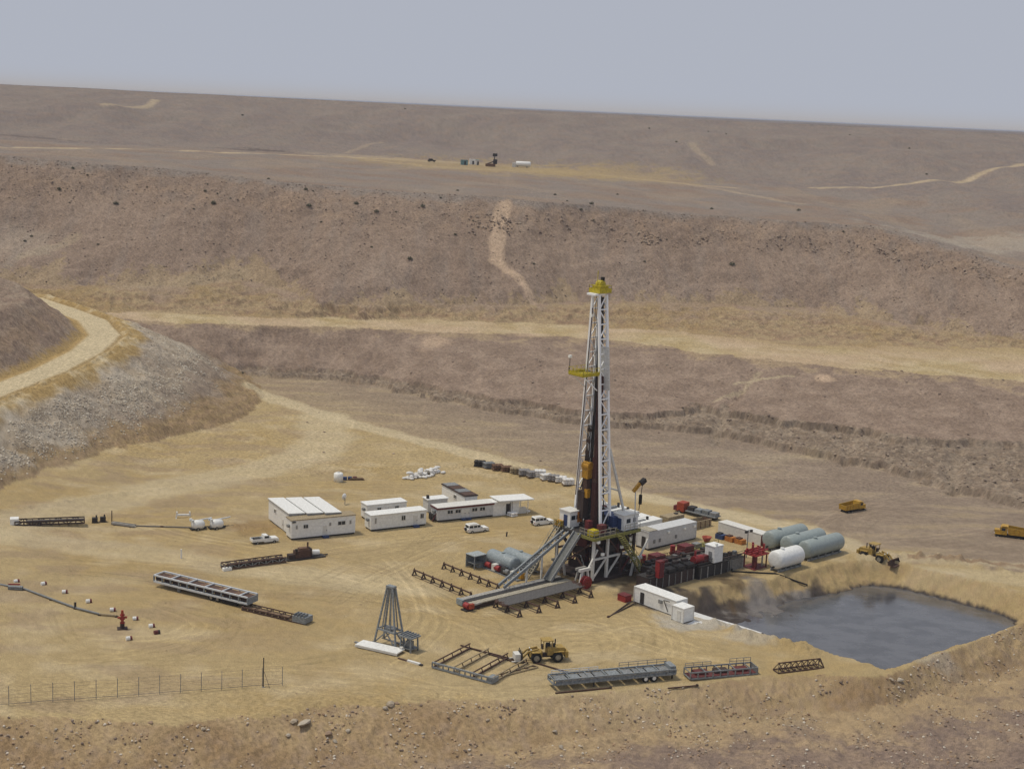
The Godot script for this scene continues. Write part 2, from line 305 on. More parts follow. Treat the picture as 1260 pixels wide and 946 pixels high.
func tint(x: float, z: float, o: PackedFloat32Array) -> Color:
	var a60 := n60.get_noise_2d(x + 900.0, z)
	var a14 := n14.get_noise_2d(x + 500.0, z)
	var a3 := n3.get_noise_2d(x + 700.0, z)
	var idx := int(o[1])
	var t := o[2]
	var c: Color
	var p := Vector2(x, z)
	match idx:
		0, 1:
			c = COL.fore.lerp(COL.fore2, clampf(0.45 + a14 * 0.9 + a3 * 0.5, 0, 1))
			if idx == 1:
				c = c.lerp(COL.emb2, smoothstep(0.80, 0.97, t + a14 * 0.07 + a3 * 0.03) * (0.75 if x > 0.0 else 0.4))
		2:
			c = COL.emb.lerp(COL.emb2, clampf(0.3 + t * 0.35 + a14 * 0.8, 0, 1)).lerp(COL.fore2, clampf(0.25 + a3 * 0.7 - t * 0.3, 0, 0.6))
		3:
			var fi := clampf((x + 1500.0) * 0.5, 0.0, 1499.9)
			var ez := lerpf(edge_z[int(fi)], edge_z[int(fi) + 1], fi - int(fi))
			var off := ez - z
			var streak := n14.get_noise_2d(x * 0.35 + z * 0.12, z * 1.1)
			var sandy: Color = COL.sand.lerp(COL.sand2, clampf(0.35 + a60 * 1.0 + a14 * 0.7 + a3 * 0.25, 0, 1)).lerp(COL.dust, clampf(a14 * 0.8 + streak * 0.7 - 0.02, 0, 0.7))
			var br: Color = COL.brown.lerp(COL.brown2, clampf(0.4 + streak * 1.3 + a3 * 0.3, 0, 1))
			br = br.lerp(COL.sand, (0.42 - smoothstep(-40.0, 60.0, x) * 0.30) * clampf(1.0 - off / 70.0, 0.2, 1.0) + clampf(streak * 0.5 - 0.1, 0, 0.25))
			c = sandy.lerp(br, smoothstep(-3.0, 7.0, off + a14 * 9.0 + a3 * 2.0))
			# trodden gravelly ground in the middle of the left side of the pad
			c = c.lerp(COL.fore2, clampf(n14.get_noise_2d(x * 0.6, z * 1.2 + 77.0) * 1.3 - 0.05, 0.0, 0.4) * smoothstep(-5.0, -70.0, x))
		4:
			c = COL.gully.lerp(COL.gully2, clampf(0.35 + a3 * 0.9 + a14 * 0.7, 0, 1))
			c = c.lerp(COL.fore2, clampf(n3.get_noise_2d(x * 0.6, z * 1.6) * 1.2 - 0.1, 0, 0.5))
		5:
			c = COL.slope.lerp(COL.slope2, clampf(0.4 + a14 * 0.8 + a3 * 0.35, 0, 1))
			c = c.lerp(COL.cliff, smoothstep(0.86, 1.0, t + a14 * 0.18 + a3 * 0.05) * 0.6)
		6:
			c = COL.sand.lerp(COL.dust, clampf(0.5 + a14 * 0.9, 0, 1)).lerp(COL.track, clampf(0.3 + a60 * 0.8, 0, 0.6))
			c = c.lerp(COL.ochre, smoothstep(0.7, 1.0, t + a14 * 0.2) * 0.5 * smoothstep(30.0, 90.0, x))
		7:
			var band := sin(o[0] * 3.4 + a14 * 3.5)
			c = COL.cliff.lerp(COL.rust, clampf(0.35 + band * 0.4 + a14 * 0.5, 0, 1)).lerp(COL.ochre, clampf(a60 * 1.2 + a3 * 0.4 - 0.1, 0, 0.6))
			c = c.lerp(COL.slope2, smoothstep(0.55, 1.15, t + a14 * 0.35 + a3 * 0.2 + n60.get_noise_2d(x * 1.6, 5.0) * 0.5) * 0.7)
		8:
			c = COL.slope.lerp(COL.slope2, clampf(0.4 + a60 * 0.6 + a14 * 0.25 + a3 * 0.35, 0, 1))
			var rill := n14.get_noise_2d(x * 1.3 + 40.0, z * 0.22)
			c = c.lerp(COL.plat, clampf(rill * 0.5, 0, 0.3))
			var spill := 0.07 + 0.12 * (n60.get_noise_2d(x * 1.8, 31.0) + n14.get_noise_2d(x, 11.0) * 0.8) + 0.10 * exp(-pow((x + 97.0) / 16.0, 2.0))
			c = c.lerp(COL.cliff, smoothstep(spill + 0.012, spill - 0.018, t + a3 * 0.07 + nr.get_noise_2d(x * 0.8, z * 0.4) * 0.05) * 0.6)
			c = c.lerp(COL.rust, clampf(smoothstep(0.55, 0.75, t) * (0.12 + a14 * 0.4), 0.0, 0.3))
			c = c.lerp(COL.plat, smoothstep(0.9, 1.0, t + a14 * 0.06))
		9:
			c = COL.plat.lerp(COL.slope, clampf(0.35 + a60 * 1.0 + a14 * 0.4, 0, 1)).lerp(COL.brown2, clampf(n14.get_noise_2d(x * 0.3, z * 0.12) * 1.2, 0, 0.6))
		10:
			c = COL.far.lerp(COL.plat, clampf(0.45 + n14.get_noise_2d(x * 0.25, z * 0.12) * 0.9 + a60 * 0.5, 0, 1)).lerp(COL.slope, clampf(a14 * 0.6 + 0.1, 0, 0.6))
		_:
			c = COL.far.lerp(COL.dark, clampf(0.2 + n14.get_noise_2d(x * 0.08, z * 0.02) * 0.8, 0, 0.5))
	if o[4] > 0.0:
		var d := o[3]
		if d < 0.0:
			var r: Color = COL.slope.lerp(COL.brown2, clampf(0.35 + a14 * 0.8 + a3 * 0.4, 0, 1))
			r = r.lerp(COL.rust, clampf(0.6 - absf(-d - 13.0) * 0.16 + a14 * 0.8, 0, 0.55))
			c = r.lerp(COL.gold, smoothstep(8.5, 6.0, -d + a3))
			c = c.lerp(COL.pale, smoothstep(4.6, 3.2, -d))
		else:
			var f: Color = COL.fill.lerp(COL.grey, clampf(0.45 + a14 * 0.8 + a3 * 0.5, 0, 1))
			f = f.lerp(COL.brown, clampf(a60 * 1.0 + 0.1 + smoothstep(26.0, 34.0, d), 0, 0.8))
			f = f.lerp(COL.brown.lerp(COL.brown2, clampf(0.4 + a14 * 0.8, 0, 1)), smoothstep(-96.0, -86.0, x + a14 * 8.0 + a3 * 2.0) * 0.85)
			# the foot of the fill is ochre earth with weathered strata
			var low := smoothstep(6.5, 3.5, o[0] + a14 * 1.8 + a3 * 0.5)
			f = f.lerp(COL.emb.lerp(COL.ochre, clampf(0.4 + sin(o[0] * 4.0 + a14 * 3.0) * 0.4 + a3 * 0.3, 0, 1)), low * 0.8)
			c = f.lerp(COL.gold.lerp(COL.pale, clampf(0.2 + a14 * 0.8 + a3 * 0.4, 0, 1)), smoothstep(13.5, 9.5, d + a14 * 2.0))
			c = c.lerp(COL.ochre, exp(-pow((d - 5.2 + a14 * 0.3) / 0.6, 2.0)) * 0.8)
			c = c.lerp(COL.pale, smoothstep(4.8, 3.8, d))
	for tr in TRACKS:
		var r: Rect2 = tr[4]
		if r.has_point(p):
			var d: float = poly_dist(tr[5], p) + a3 * 0.5 + a14 * tr[1] * 0.35
			if d < tr[1] * 1.4:
				c = c.lerp(COL[tr[2]], smoothstep(tr[1] * 1.25, tr[1] * 0.6, d) * tr[3])
	if o[5] > 0.0:
		c = c.lerp(COL.sand2.lerp(COL.emb, clampf(0.3 + a3 * 0.9, 0, 1)), 0.55)
		c = c.lerp(COL.sludge, smoothstep(-2.45, -2.9, o[0] + a3 * 0.25))
		var q := Vector2(x - DELTA.x, z - DELTA.z).length()
		var flat_ := smoothstep(-1.7, -2.1, o[0] + a3 * 0.15) * smoothstep(26.0, 20.0, q)
		c = c.lerp(COL.sludge.lerp(COL.mudgrey, clampf(0.5 + n14.get_noise_2d(x * 0.5, z * 2.0) * 1.3 + a3 * 0.4, 0, 1)), flat_ * 0.9)
	for pa in PATCHES:
		var q: Vector3 = pa[0]
		var dx: float = (x - q.x) / pa[1]
		var dz: float = (z - q.z) / pa[2]
		if absf(dx) < 1.7 and absf(dz) < 1.7:
			var d := sqrt(dx * dx + dz * dz) + a14 * 0.5 + a3 * 0.22
			c = c.lerp(COL[pa[3]], smoothstep(1.15, 0.6, d) * pa[4])
	var g := 1.0 + a3 * 0.10 + a14 * 0.07 + n3.get_noise_2d(x * 3.1, z * 3.1) * 0.10
	return Color(c.r * g, c.g * g, c.b * g)

var row_z := PackedFloat32Array()
var col_u := PackedFloat32Array()
var g_pos := []
var g_col := []

func fill_rows(k: int) -> void:
	var o := PackedFloat32Array([0, 0, 0, 0, 0, 0])
	var z := -row_z[k]
	var pos := PackedVector3Array()
	var col := PackedColorArray()
	pos.resize(col_u.size())
	col.resize(col_u.size())
	for j in col_u.size():
		var x := col_u[j] * row_z[k]
		surf(x, z, o)
		pos[j] = Vector3(x, o[0], z)
		col[j] = tint(x, z, o)
	g_pos[k] = pos
	g_col[k] = col

var probe := PackedFloat32Array([0, 0, 0, 0, 0, 0])
func gh(x: float, z: float) -> float:
	surf(x, z, probe)
	return probe[0]

func noise_image(size: int, period: float, lo: float, hi: float, seed_: int, octaves := 4) -> ImageTexture:
	var n := FastNoiseLite.new()
	n.seed = seed_
	n.noise_type = FastNoiseLite.TYPE_SIMPLEX
	n.frequency = period / size
	n.fractal_octaves = octaves
	n.fractal_gain = 0.65
	var im := n.get_seamless_image(size, size)
	im.convert(Image.FORMAT_RGB8)
	for y in size:
		for x in size:
			var v := lerpf(lo, hi, im.get_pixel(x, y).r)
			im.set_pixel(x, y, Color(v, v, v))
	return ImageTexture.create_from_image(im)

func terrain() -> void:
	for p in PIT:
		pit2.append(Vector2(p.x, p.z))
	pit_ring = pit2.duplicate()
	pit_ring.append(pit2[0])
	var z := 120.0
	while z < 26000.0:
		row_z.append(z)
		if z < 182.0: z += 3.0
		elif z < 350.0: z += 0.62
		elif z < 425.0: z += 0.45
		elif z < 605.0: z += 0.62
		elif z < 1300.0: z += 0.8 + (z - 605.0) * 0.012
		else: z *= 1.06
	for i in 31: col_u.append(-0.54 + i * 0.0055)
	for i in 720: col_u.append(-0.37 + i * 0.74 / 719.0)
	for i in 31: col_u.append(0.375 + i * 0.0055)
	g_pos.resize(row_z.size())
	g_col.resize(row_z.size())
	var id := WorkerThreadPool.add_group_task(fill_rows, row_z.size())
	WorkerThreadPool.wait_for_group_task_completion(id)
	var grain := noise_image(512, 90.0, 0.25, 1.75, 5, 5)
	var clods := noise_image(1024, 330.0, 0.70, 1.13, 31, 4)
	var near_mat := ground_material(grain)
	near_mat.albedo_texture = wheel_marks(clods.get_image().duplicate())
	var far_mat := ground_material(grain)
	far_mat.albedo_texture = clods
	terrain_piece("ground", 0, find_row(350.0), near_mat, "sandy drilling pad and its stony front embankment", 1.12)
	terrain_piece("valley_floor", find_row(350.0), find_row(500.0), far_mat, "brown valley floor with gully, graded road and fill slope", 1.12)
	terrain_piece("hills", find_row(500.0), row_z.size() - 1, far_mat, "bare brown hillside and plateau reaching the horizon", 1.12)
	var st := SurfaceTool.new()
	st.begin(Mesh.PRIMITIVE_TRIANGLES)
	var tri := Geometry2D.triangulate_polygon(pit2)
	for i in tri:
		st.set_normal(Vector3.UP)
		st.set_uv(pit2[i] * Vector2(0.018, 0.026))
		st.add_vertex(Vector3(pit2[i].x, -3.0, pit2[i].y))
	var wm := StandardMaterial3D.new()
	wm.albedo_color = Color8(90, 90, 93)
	wm.albedo_texture = noise_image(256, 6.0, 0.74, 1.12, 8, 5)
	wm.roughness = 0.14
	wm.metallic_specular = 0.6
	var rip := FastNoiseLite.new()
	rip.frequency = 0.03
	rip.seed = 3
	var bump := rip.get_seamless_image(256, 256)
	bump.bump_map_to_normal_map(1.2)
	wm.normal_enabled = true
	wm.normal_texture = ImageTexture.create_from_image(bump)
	wm.normal_scale = 0.05
	var wi := MeshInstance3D.new()
	wi.name = "water"
	wi.mesh = st.commit()
	wi.material_override = wm
	wi.set_meta("kind", "structure")
	wi.set_meta("label", "dark oily water filling the square mud pit")
	add_child(wi)

func find_row(z: float) -> int:
	for k in row_z.size():
		if row_z[k] >= z:
			return k
	return row_z.size() - 1

func ground_material(grain: Texture2D) -> StandardMaterial3D:
	var m := StandardMaterial3D.new()
	m.vertex_color_use_as_albedo = true
	m.roughness = 0.95
	m.metallic_specular = 0.2
	m.detail_enabled = true
	m.detail_albedo = grain
	m.detail_blend_mode = BaseMaterial3D.BLEND_MODE_MUL
	m.detail_uv_layer = BaseMaterial3D.DETAIL_UV_2
	return m

const TX0 := -190.0
const TW := 380.0
const TZ0 := -355.0
const TD := 240.0

func wheel_marks(im: Image) -> ImageTexture:
	im.resize(2048, 1300, Image.INTERPOLATE_LANCZOS)
	im.convert(Image.FORMAT_RGBA8)
	# the graded pad is smoother than the stony ground behind and before it
	var even := Image.create(2048, 1300, false, Image.FORMAT_RGBA8)
	for y in 1300:
		var z := TZ0 + TD * y / 1300.0
		var smooth_ := smoothstep(-350.0, -322.0, z) * (1.0 - 0.6 * smoothstep(-216.0, -203.0, z))
		even.fill_rect(Rect2i(0, y, 2048, 1), Color(0.9, 0.9, 0.9, smooth_ * 0.88))
	im.blend_rect(even, Rect2i(0, 0, 2048, 1300), Vector2i.ZERO)
	im.convert(Image.FORMAT_RGB8)
	var r := RandomNumberGenerator.new()
	r.seed = 11
	var paths := [
		[Vector3(-103.46, 0, -278.75), Vector3(-84.96, 0, -290.56), Vector3(-59.56, 0, -278.57), Vector3(-29.92, 0, -266.4), Vector3(-13.67, 0, -247.92), Vector3(-2.05, 0, -231.36), Vector3(-6.64, 0, -216.63)],
		[Vector3(-97.07, 0, -261.22), Vector3(-73.13, 0, -259.92), Vector3(-45.74, 0, -254.5), Vector3(-23.8, 0, -250.87), Vector3(-10.54, 0, -242.03), Vector3(3.18, 0, -237.83), Vector3(16.76, 0, -239.63)],
		[Vector3(-78.76, 0, -240.97), Vector3(-76.91, 0, -227.22), Vector3(-66.3, 0, -217.72), Vector3(-53.46, 0, -221.11), Vector3(-49.68, 0, -232.76), Vector3(-57.12, 0, -241.88), Vector3(-67.49, 0, -244.69)],
		[Vector3(-30.51, 0, -271.38), Vector3(-22.52, 0, -267.51), Vector3(-13.67, 0, -247.92), Vector3(-15.07, 0, -229.68), Vector3(-21.83, 0, -219.84), Vector3(-35.05, 0, -216.49)],
		[Vector3(-7.81, 0, -242.4), Vector3(5.89, 0, -238.19), Vector3(19.58, 0, -241.2), Vector3(24.52, 0, -234.8), Vector3(21.16, 0, -225.2), Vector3(8.32, 0, -223.6), Vector3(-0.71, 0, -229.67)],
		[Vector3(-32.07, 0, -239.11), Vector3(-24.5, 0, -257.58), Vector3(-15.39, 0, -273.69), Vector3(-9.76, 0, -285.36), Vector3(-1.87, 0, -291.18), Vector3(13.11, 0, -300.77)],
		[Vector3(-60.08, 0, -332.52), Vector3(-44.09, 0, -324.24), Vector3(-18.83, 0, -325.19), Vector3(-0.59, 0, -317.87), Vector3(13.58, 0, -316.93), Vector3(28.06, 0, -321.49)],
		[Vector3(-42.44, 0, -269.56), Vector3(-29.6, 0, -276.77), Vector3(-16.29, 0, -287.14), Vector3(-3.52, 0, -292.08), Vector3(9.71, 0, -298.99)],
		[Vector3(-72.03, 0, -205.48), Vector3(-55.33, 0, -209.07), Vector3(-34.5, 0, -213.23), Vector3(-20.07, 0, -214.99), Vector3(-1.56, 0, -210.75), Vector3(23.1, 0, -217.58), Vector3(49.83, 0, -227.7)],
		[Vector3(-13.49, 0, -209.33), Vector3(0.69, 0, -222.65), Vector3(13.8, 0, -233.42), Vector3(22.88, 0, -230.84), Vector3(36.32, 0, -223.58)],
		[Vector3(3.19, 0, -235.87), Vector3(11.43, 0, -242.95), Vector3(19.88, 0, -246.16), Vector3(28.57, 0, -235.33), Vector3(41.04, 0, -229.48)],
		[Vector3(72.31, 0, -287.07), Vector3(71.06, 0, -304.11), Vector3(74.72, 0, -317.34), Vector3(88.35, 0, -333.4), Vector3(111.21, 0, -323.46)],
		[Vector3(78.44, 0, -292.44), Vector3(94.23, 0, -301.82), Vector3(109.52, 0, -307.25)],
		[Vector3(41.3, 0, -311.74), Vector3(59.23, 0, -314.74), Vector3(77.14, 0, -324.46), Vector3(102.34, 0, -350.9)],
		[Vector3(25.89, 0, -344.7), Vector3(51.3, 0, -334.12), Vector3(72.23, 0, -327.07), Vector3(94.21, 0, -320.61), Vector3(113.88, 0, -320.59)]]
	for pth in paths:
		for rep in 11:
			var cv := Curve3D.new()
			var off := Vector3(r.randf_range(-6, 6), 0, r.randf_range(-8, 8))
			for i in pth.size():
				var p: Vector3 = pth[i]
				var q: Vector3 = pth[maxi(i - 1, 0)]
				var s: Vector3 = pth[mini(i + 1, pth.size() - 1)]
				var jig := Vector3(r.randf_range(-2, 2), 0, r.randf_range(-2.5, 2.5))
				cv.add_point(p + off + jig, (q - s) * 0.18, (s - q) * 0.18)
			var a0 := r.randf_range(0.0, 0.4)
			var a1 := r.randf_range(0.6, 1.0)
			var tone := r.randf_range(-0.10, 0.14)
			var len_ := cv.get_baked_length()
			var d := len_ * a0
			while d < len_ * a1:
				var p := cv.sample_baked(d)
				var q := cv.sample_baked(d + 0.5)
				var n := (q - p).normalized().cross(Vector3.UP)
				for s in [-1.0, 1.0]:
					for w in 3:
						var e: Vector3 = p + n * (s * 1.0 + (w - 1) * 0.17)
						var ix := int((e.x - TX0) / TW * 2048.0)
						var iy := int((e.z - TZ0) / TD * 1300.0)
						if ix >= 0 and iy >= 0 and ix < 2048 and iy < 1300:
							var v := clampf(im.get_pixel(ix, iy).r + tone * r.randf_range(0.2, 1.0) * 0.55, 0.62, 1.0)
							im.set_pixel(ix, iy, Color(v, v, v * 0.995))
				d += 0.16
	return ImageTexture.create_from_image(im)

func terrain_piece(called: String, k0: int, k1: int, mat: Material, label: String, gain := 1.0) -> void:
	var nc := col_u.size()
	var v := PackedVector3Array()
	var n := PackedVector3Array()
	var c := PackedColorArray()
	var uv := PackedVector2Array()
	var uv2 := PackedVector2Array()
	var ix := PackedInt32Array()
	for k in range(k0, k1 + 1):
		var row: PackedVector3Array = g_pos[k]
		var up: PackedVector3Array = g_pos[maxi(k - 1, 0)]
		var dn: PackedVector3Array = g_pos[mini(k + 1, row_z.size() - 1)]
		v.append_array(row)
		for q in g_col[k]:
			c.append(Color(q.r * gain, q.g * gain, q.b * gain))
		for j in nc:
			var dx := row[mini(j + 1, nc - 1)] - row[maxi(j - 1, 0)]
			var dz := up[j] - dn[j]
			n.append(dz.cross(dx).normalized())
			var p := row[j]
			uv.append(Vector2((p.x - TX0) / TW, (p.z - TZ0) / TD))
			uv2.append(Vector2(p.x + p.y * 0.31, p.z - p.y * 0.9) / 17.0)
	for k in k1 - k0:
		for j in nc - 1:
			var a := k * nc + j
			ix.append_array(PackedInt32Array([a, a + nc, a + 1, a + 1, a + nc, a + nc + 1]))
	var arr := []
	arr.resize(Mesh.ARRAY_MAX)
	arr[Mesh.ARRAY_VERTEX] = v
	arr[Mesh.ARRAY_NORMAL] = n
	arr[Mesh.ARRAY_COLOR] = c
	arr[Mesh.ARRAY_TEX_UV] = uv
	arr[Mesh.ARRAY_TEX_UV2] = uv2
	arr[Mesh.ARRAY_INDEX] = ix
	var mesh := ArrayMesh.new()
	mesh.add_surface_from_arrays(Mesh.PRIMITIVE_TRIANGLES, arr)
	var mi := MeshInstance3D.new()
	mi.name = called
	mi.mesh = mesh
	mi.material_override = mat
	mi.set_meta("kind", "structure")
	mi.set_meta("label", label)
	add_child(mi)

# ---------------------------------------------------------------- helpers
const SITE := Vector3(17.39, 0, -273.5)
const YAW := 0.7388
var used := {}
var unit_box := BoxMesh.new()
var unit_tube := CylinderMesh.new()
var unit_cone := CylinderMesh.new()
var grime: ImageTexture

func sp(x: float, z: float, y := 0.0) -> Vector3:
	return SITE + Vector3(cos(YAW) * x + sin(YAW) * z, y, -sin(YAW) * x + cos(YAW) * z)

func materials() -> void:
	unit_tube.top_radius = 0.5
	unit_tube.bottom_radius = 0.5
	unit_tube.height = 1.0
	unit_tube.radial_segments = 14
	unit_tube.rings = 1
	grime = noise_image(256, 9.0, 0.62, 1.08, 21, 5)
	var film := noise_image(256, 6.0, 0.88, 1.05, 23, 5)
	var t := {
		"white": [236, 236, 232, 0.5], "offwhite": [218, 216, 209, 0.6], "grey": [150, 152, 152, 0.6], "panel": [204, 205, 205, 0.6], "steel": [140, 143, 144, 0.55], "bluegrey": [150, 156, 159, 0.6],
		"tank": [150, 160, 158, 0.5], "greenblue": [162, 173, 177, 0.55], "dark": [58, 54, 52, 0.75], "black": [30, 29, 29, 0.8], "rust": [96, 70, 58, 0.85], "rustdark": [74, 58, 52, 0.85], "pipe": [120, 116, 112, 0.6],
		"pipered": [92, 52, 46, 0.7], "red": [166, 46, 44, 0.55], "redorange": [178, 74, 44, 0.6], "maroon": [112, 52, 50, 0.7], "yellow": [216, 196, 32, 0.5], "amber": [206, 152, 36, 0.5], "loader": [192, 160, 84, 0.6], "truck": [212, 166, 54, 0.5],
		"olive": [150, 146, 74, 0.7], "blue": [52, 74, 122, 0.6], "paleblue": [182, 190, 190, 0.6], "glass": [42, 50, 58, 0.12], "tyre": [34, 33, 32, 0.9], "rim": [176, 168, 150, 0.6], "beige": [186, 178, 158, 0.75], "wood": [140, 116, 88, 0.85],
		"orange": [204, 130, 58, 0.6], "sack": [226, 224, 220, 0.9], "sackgrey": [168, 164, 162, 0.9], "brownbox": [130, 100, 80, 0.9], "concrete": [186, 182, 174, 0.9], "liner": [216, 216, 214, 0.7], "lamp": [244, 244, 236, 0.3], "mastwhite": [246, 247, 248, 0.5],
		"mudgrey": [140, 138, 132, 0.8], "dirtyred": [120, 44, 46, 0.7], "shrub": [112, 112, 90, 0.9], "twig": [96, 84, 70, 0.9], "teal": [128, 166, 168, 0.6], "galv": [212, 216, 218, 0.45], "ramp": [116, 118, 116, 0.65], "tan": [178, 160, 128, 0.9]}
	for k in t:
		var a: Array = t[k]
		var m := StandardMaterial3D.new()
		m.albedo_color = Color8(a[0], a[1], a[2])
		m.roughness = a[3]
		if not k in ["glass", "lamp", "mastwhite"]:
			m.albedo_texture = film if k in ["white", "offwhite", "panel", "mastwhite", "galv", "sack", "liner", "tank"] else grime
			m.uv1_triplanar = true
			m.uv1_world_triplanar = true
			m.uv1_scale = Vector3.ONE * 0.23
		M[k] = m

func numbered(called: String) -> String:
	used[called] = used.get(called, -1) + 1
	return called if used[called] == 0 else "%s_%03d" % [called, used[called]]

func thing(called: String, at: Vector3, yaw: float, label: String, category: String, group := "") -> Node3D:
	var o := Node3D.new()
	o.name = numbered(called)
	add_child(o)
	o.position = at
	o.rotation.y = yaw
	o.set_meta("label", label)
	o.set_meta("category", category)
	if group: o.set_meta("group", group)
	return o

func copy(o: Node3D, called: String, at: Vector3, yaw: float, label := "", group := "") -> Node3D:
	var c: Node3D = o.duplicate()
	c.name = numbered(called)
	add_child(c)
	c.position = at
	c.rotation.y = yaw
	if label: c.set_meta("label", label)
	if group: c.set_meta("group", group)
	return c

func put(par: Node, called: String, mesh: Mesh, xf: Transform3D, m) -> MeshInstance3D:
	var i := MeshInstance3D.new()
	i.name = called
	i.mesh = mesh
	i.material_override = M[m] if m is String else m
	par.add_child(i, true)
	i.transform = xf
	return i

func bx(par: Node, called: String, c: Vector3, s: Vector3, m, rot := Vector3.ZERO) -> MeshInstance3D:
	return put(par, called, unit_box, Transform3D(Basis.from_euler(rot).scaled_local(s), c), m)

# a holder for sub-parts, with its own main mesh left unscaled
func solid(par: Node, called: String, c: Vector3, s: Vector3, m, rot := Vector3.ZERO) -> MeshInstance3D:
	var b := BoxMesh.new()
	b.size = s
	return put(par, called, b, Transform3D(Basis.from_euler(rot), c), m)

func along(a: Vector3, b: Vector3, w: float, d: float) -> Transform3D:
	var y := b - a
	var up := Vector3.UP if absf(y.normalized().y) < 0.95 else Vector3.RIGHT
	var x := up.cross(y).normalized()
	var zz := x.cross(y).normalized()
	return Transform3D(Basis(x * w, y, zz * d), (a + b) * 0.5)

func bar(par: Node, called: String, a: Vector3, b: Vector3, w: float, m, d := -1.0) -> MeshInstance3D:
	return put(par, called, unit_box, along(a, b, w, w if d < 0.0 else d), m)

func tube(par: Node, called: String, a: Vector3, b: Vector3, r: float, m) -> MeshInstance3D:
	return put(par, called, unit_tube, along(a, b, r * 2.0, r * 2.0), m)

# surface of revolution about local x: profile of Vector2(x, radius)
func lathe_mesh(profile: Array, sides := 24) -> ArrayMesh:
	var st := SurfaceTool.new()
	st.begin(Mesh.PRIMITIVE_TRIANGLES)
	st.set_smooth_group(0)
	for i in profile.size() - 1:
		var p: Vector2 = profile[i]
		var q: Vector2 = profile[i + 1]
		for k in sides:
			var a := TAU * k / sides
			var b := TAU * (k + 1) / sides
			var v := [Vector3(p.x, cos(a) * p.y, sin(a) * p.y), Vector3(q.x, cos(a) * q.y, sin(a) * q.y), Vector3(q.x, cos(b) * q.y, sin(b) * q.y), Vector3(p.x, cos(b) * p.y, sin(b) * p.y)]
			for j in ([0, 2, 1, 0, 3, 2]):
				st.add_vertex(v[j])
	st.generate_normals()
	return st.commit()

func tank_mesh(l: float, r: float) -> ArrayMesh:
	var h := l * 0.5
	return lathe_mesh([Vector2(-h, 0.001), Vector2(-h + 0.02, r * 0.5), Vector2(-h + 0.12, r * 0.8), Vector2(-h + 0.3, r * 0.95), Vector2(-h + 0.5, r), Vector2(h - 0.5, r), Vector2(h - 0.3, r * 0.95), Vector2(h - 0.12, r * 0.8), Vector2(h - 0.02, r * 0.5), Vector2(h, 0.001)])

# extrude a side outline (x, y) across z
func prism(par: Node, called: String, pts: Array, w: float, m, at := Vector3.ZERO) -> MeshInstance3D:
	var st := SurfaceTool.new()
	st.begin(Mesh.PRIMITIVE_TRIANGLES)
	st.set_smooth_group(-1)
	var poly := PackedVector2Array(pts)
	var tri := Geometry2D.triangulate_polygon(poly)
	for s in [-0.5, 0.5]:
		for i in range(0, tri.size(), 3):
			for j in ([0, 1, 2] if s < 0.0 else [0, 2, 1]):
				var p := poly[tri[i + j]]
				st.add_vertex(Vector3(p.x, p.y, s * w))
	for i in poly.size():
		var a := poly[i]
		var b := poly[(i + 1) % poly.size()]
		var v := [Vector3(a.x, a.y, -0.5 * w), Vector3(b.x, b.y, -0.5 * w), Vector3(b.x, b.y, 0.5 * w), Vector3(a.x, a.y, 0.5 * w)]
		for j in [0, 1, 2, 0, 2, 3]:
			st.add_vertex(v[j])
	st.generate_normals()
	return put(par, called, st.commit(), Transform3D(Basis(), at), m)

var wheel_meshes := {}
# wheel with its axle along local z
func wheel(par: Node, at: Vector3, r: float, w: float, rim_m := "rim") -> void:
	var key := "%.2f_%.2f" % [r, w]
	if not wheel_meshes.has(key):
		var h := w * 0.5
		wheel_meshes[key] = [lathe_mesh([Vector2(-h, r * 0.55), Vector2(-h, r * 0.88), Vector2(-h * 0.7, r), Vector2(h * 0.7, r), Vector2(h, r * 0.88), Vector2(h, r * 0.55)], 18),
			lathe_mesh([Vector2(-h * 0.8, 0.001), Vector2(-h * 0.75, r * 0.3), Vector2(-h * 0.95, r * 0.56), Vector2(h * 0.95, r * 0.56), Vector2(h * 0.75, r * 0.3), Vector2(h * 0.8, 0.001)], 14)]
	var t := put(par, "wheel", wheel_meshes[key][0], Transform3D(Basis(Vector3.UP, PI / 2), at), "tyre")
	put(t, "rim", wheel_meshes[key][1], Transform3D(), rim_m)

func rail(par: Node, a: Vector3, b: Vector3, m, h := 1.1, n := 4) -> void:
	for i in n + 1:
		var p := a.lerp(b, float(i) / n)
		bar(par, "rail_post", p, p + Vector3(0, h, 0), 0.07, m)
	for y in [h, h * 0.5]:
		bar(par, "handrail", a + Vector3(0, y, 0), b + Vector3(0, y, 0), 0.07, m)

func stairs(par: Node, called: String, a: Vector3, b: Vector3, w: float, m, n := 14) -> void:
	# a is the foot, b the head; the flight runs along its own horizontal direction
	var flat := Vector3(b.x - a.x, 0, b.z - a.z).normalized()
	var side := flat.cross(Vector3.UP) * w * 0.5
	var holder := bar(par, called, a + side, b + side, 0.12, m, 0.3)
	var back := holder.transform.affine_inverse()
	var add := func(nm: String, xf: Transform3D):
		var p := put(holder, nm, unit_box, back * xf, m)
		return p
	add.call("stringer", along(a - side, b - side, 0.12, 0.3))
	for i in n:
		var p := a.lerp(b, (i + 0.5) / n)
		add.call("tread", Transform3D(Basis(side * 2.0, Vector3.UP * 0.05, flat * 0.28), p))
	for s in [-1.0, 1.0]:
		add.call("handrail", along(a + side * s + Vector3(0, 1, 0), b + side * s + Vector3(0, 1, 0), 0.06, 0.06))
		for i in 5:
			var p: Vector3 = a.lerp(b, i / 4.0) + side * s
			add.call("rail_post", along(p, p + Vector3(0, 1, 0), 0.06, 0.06))

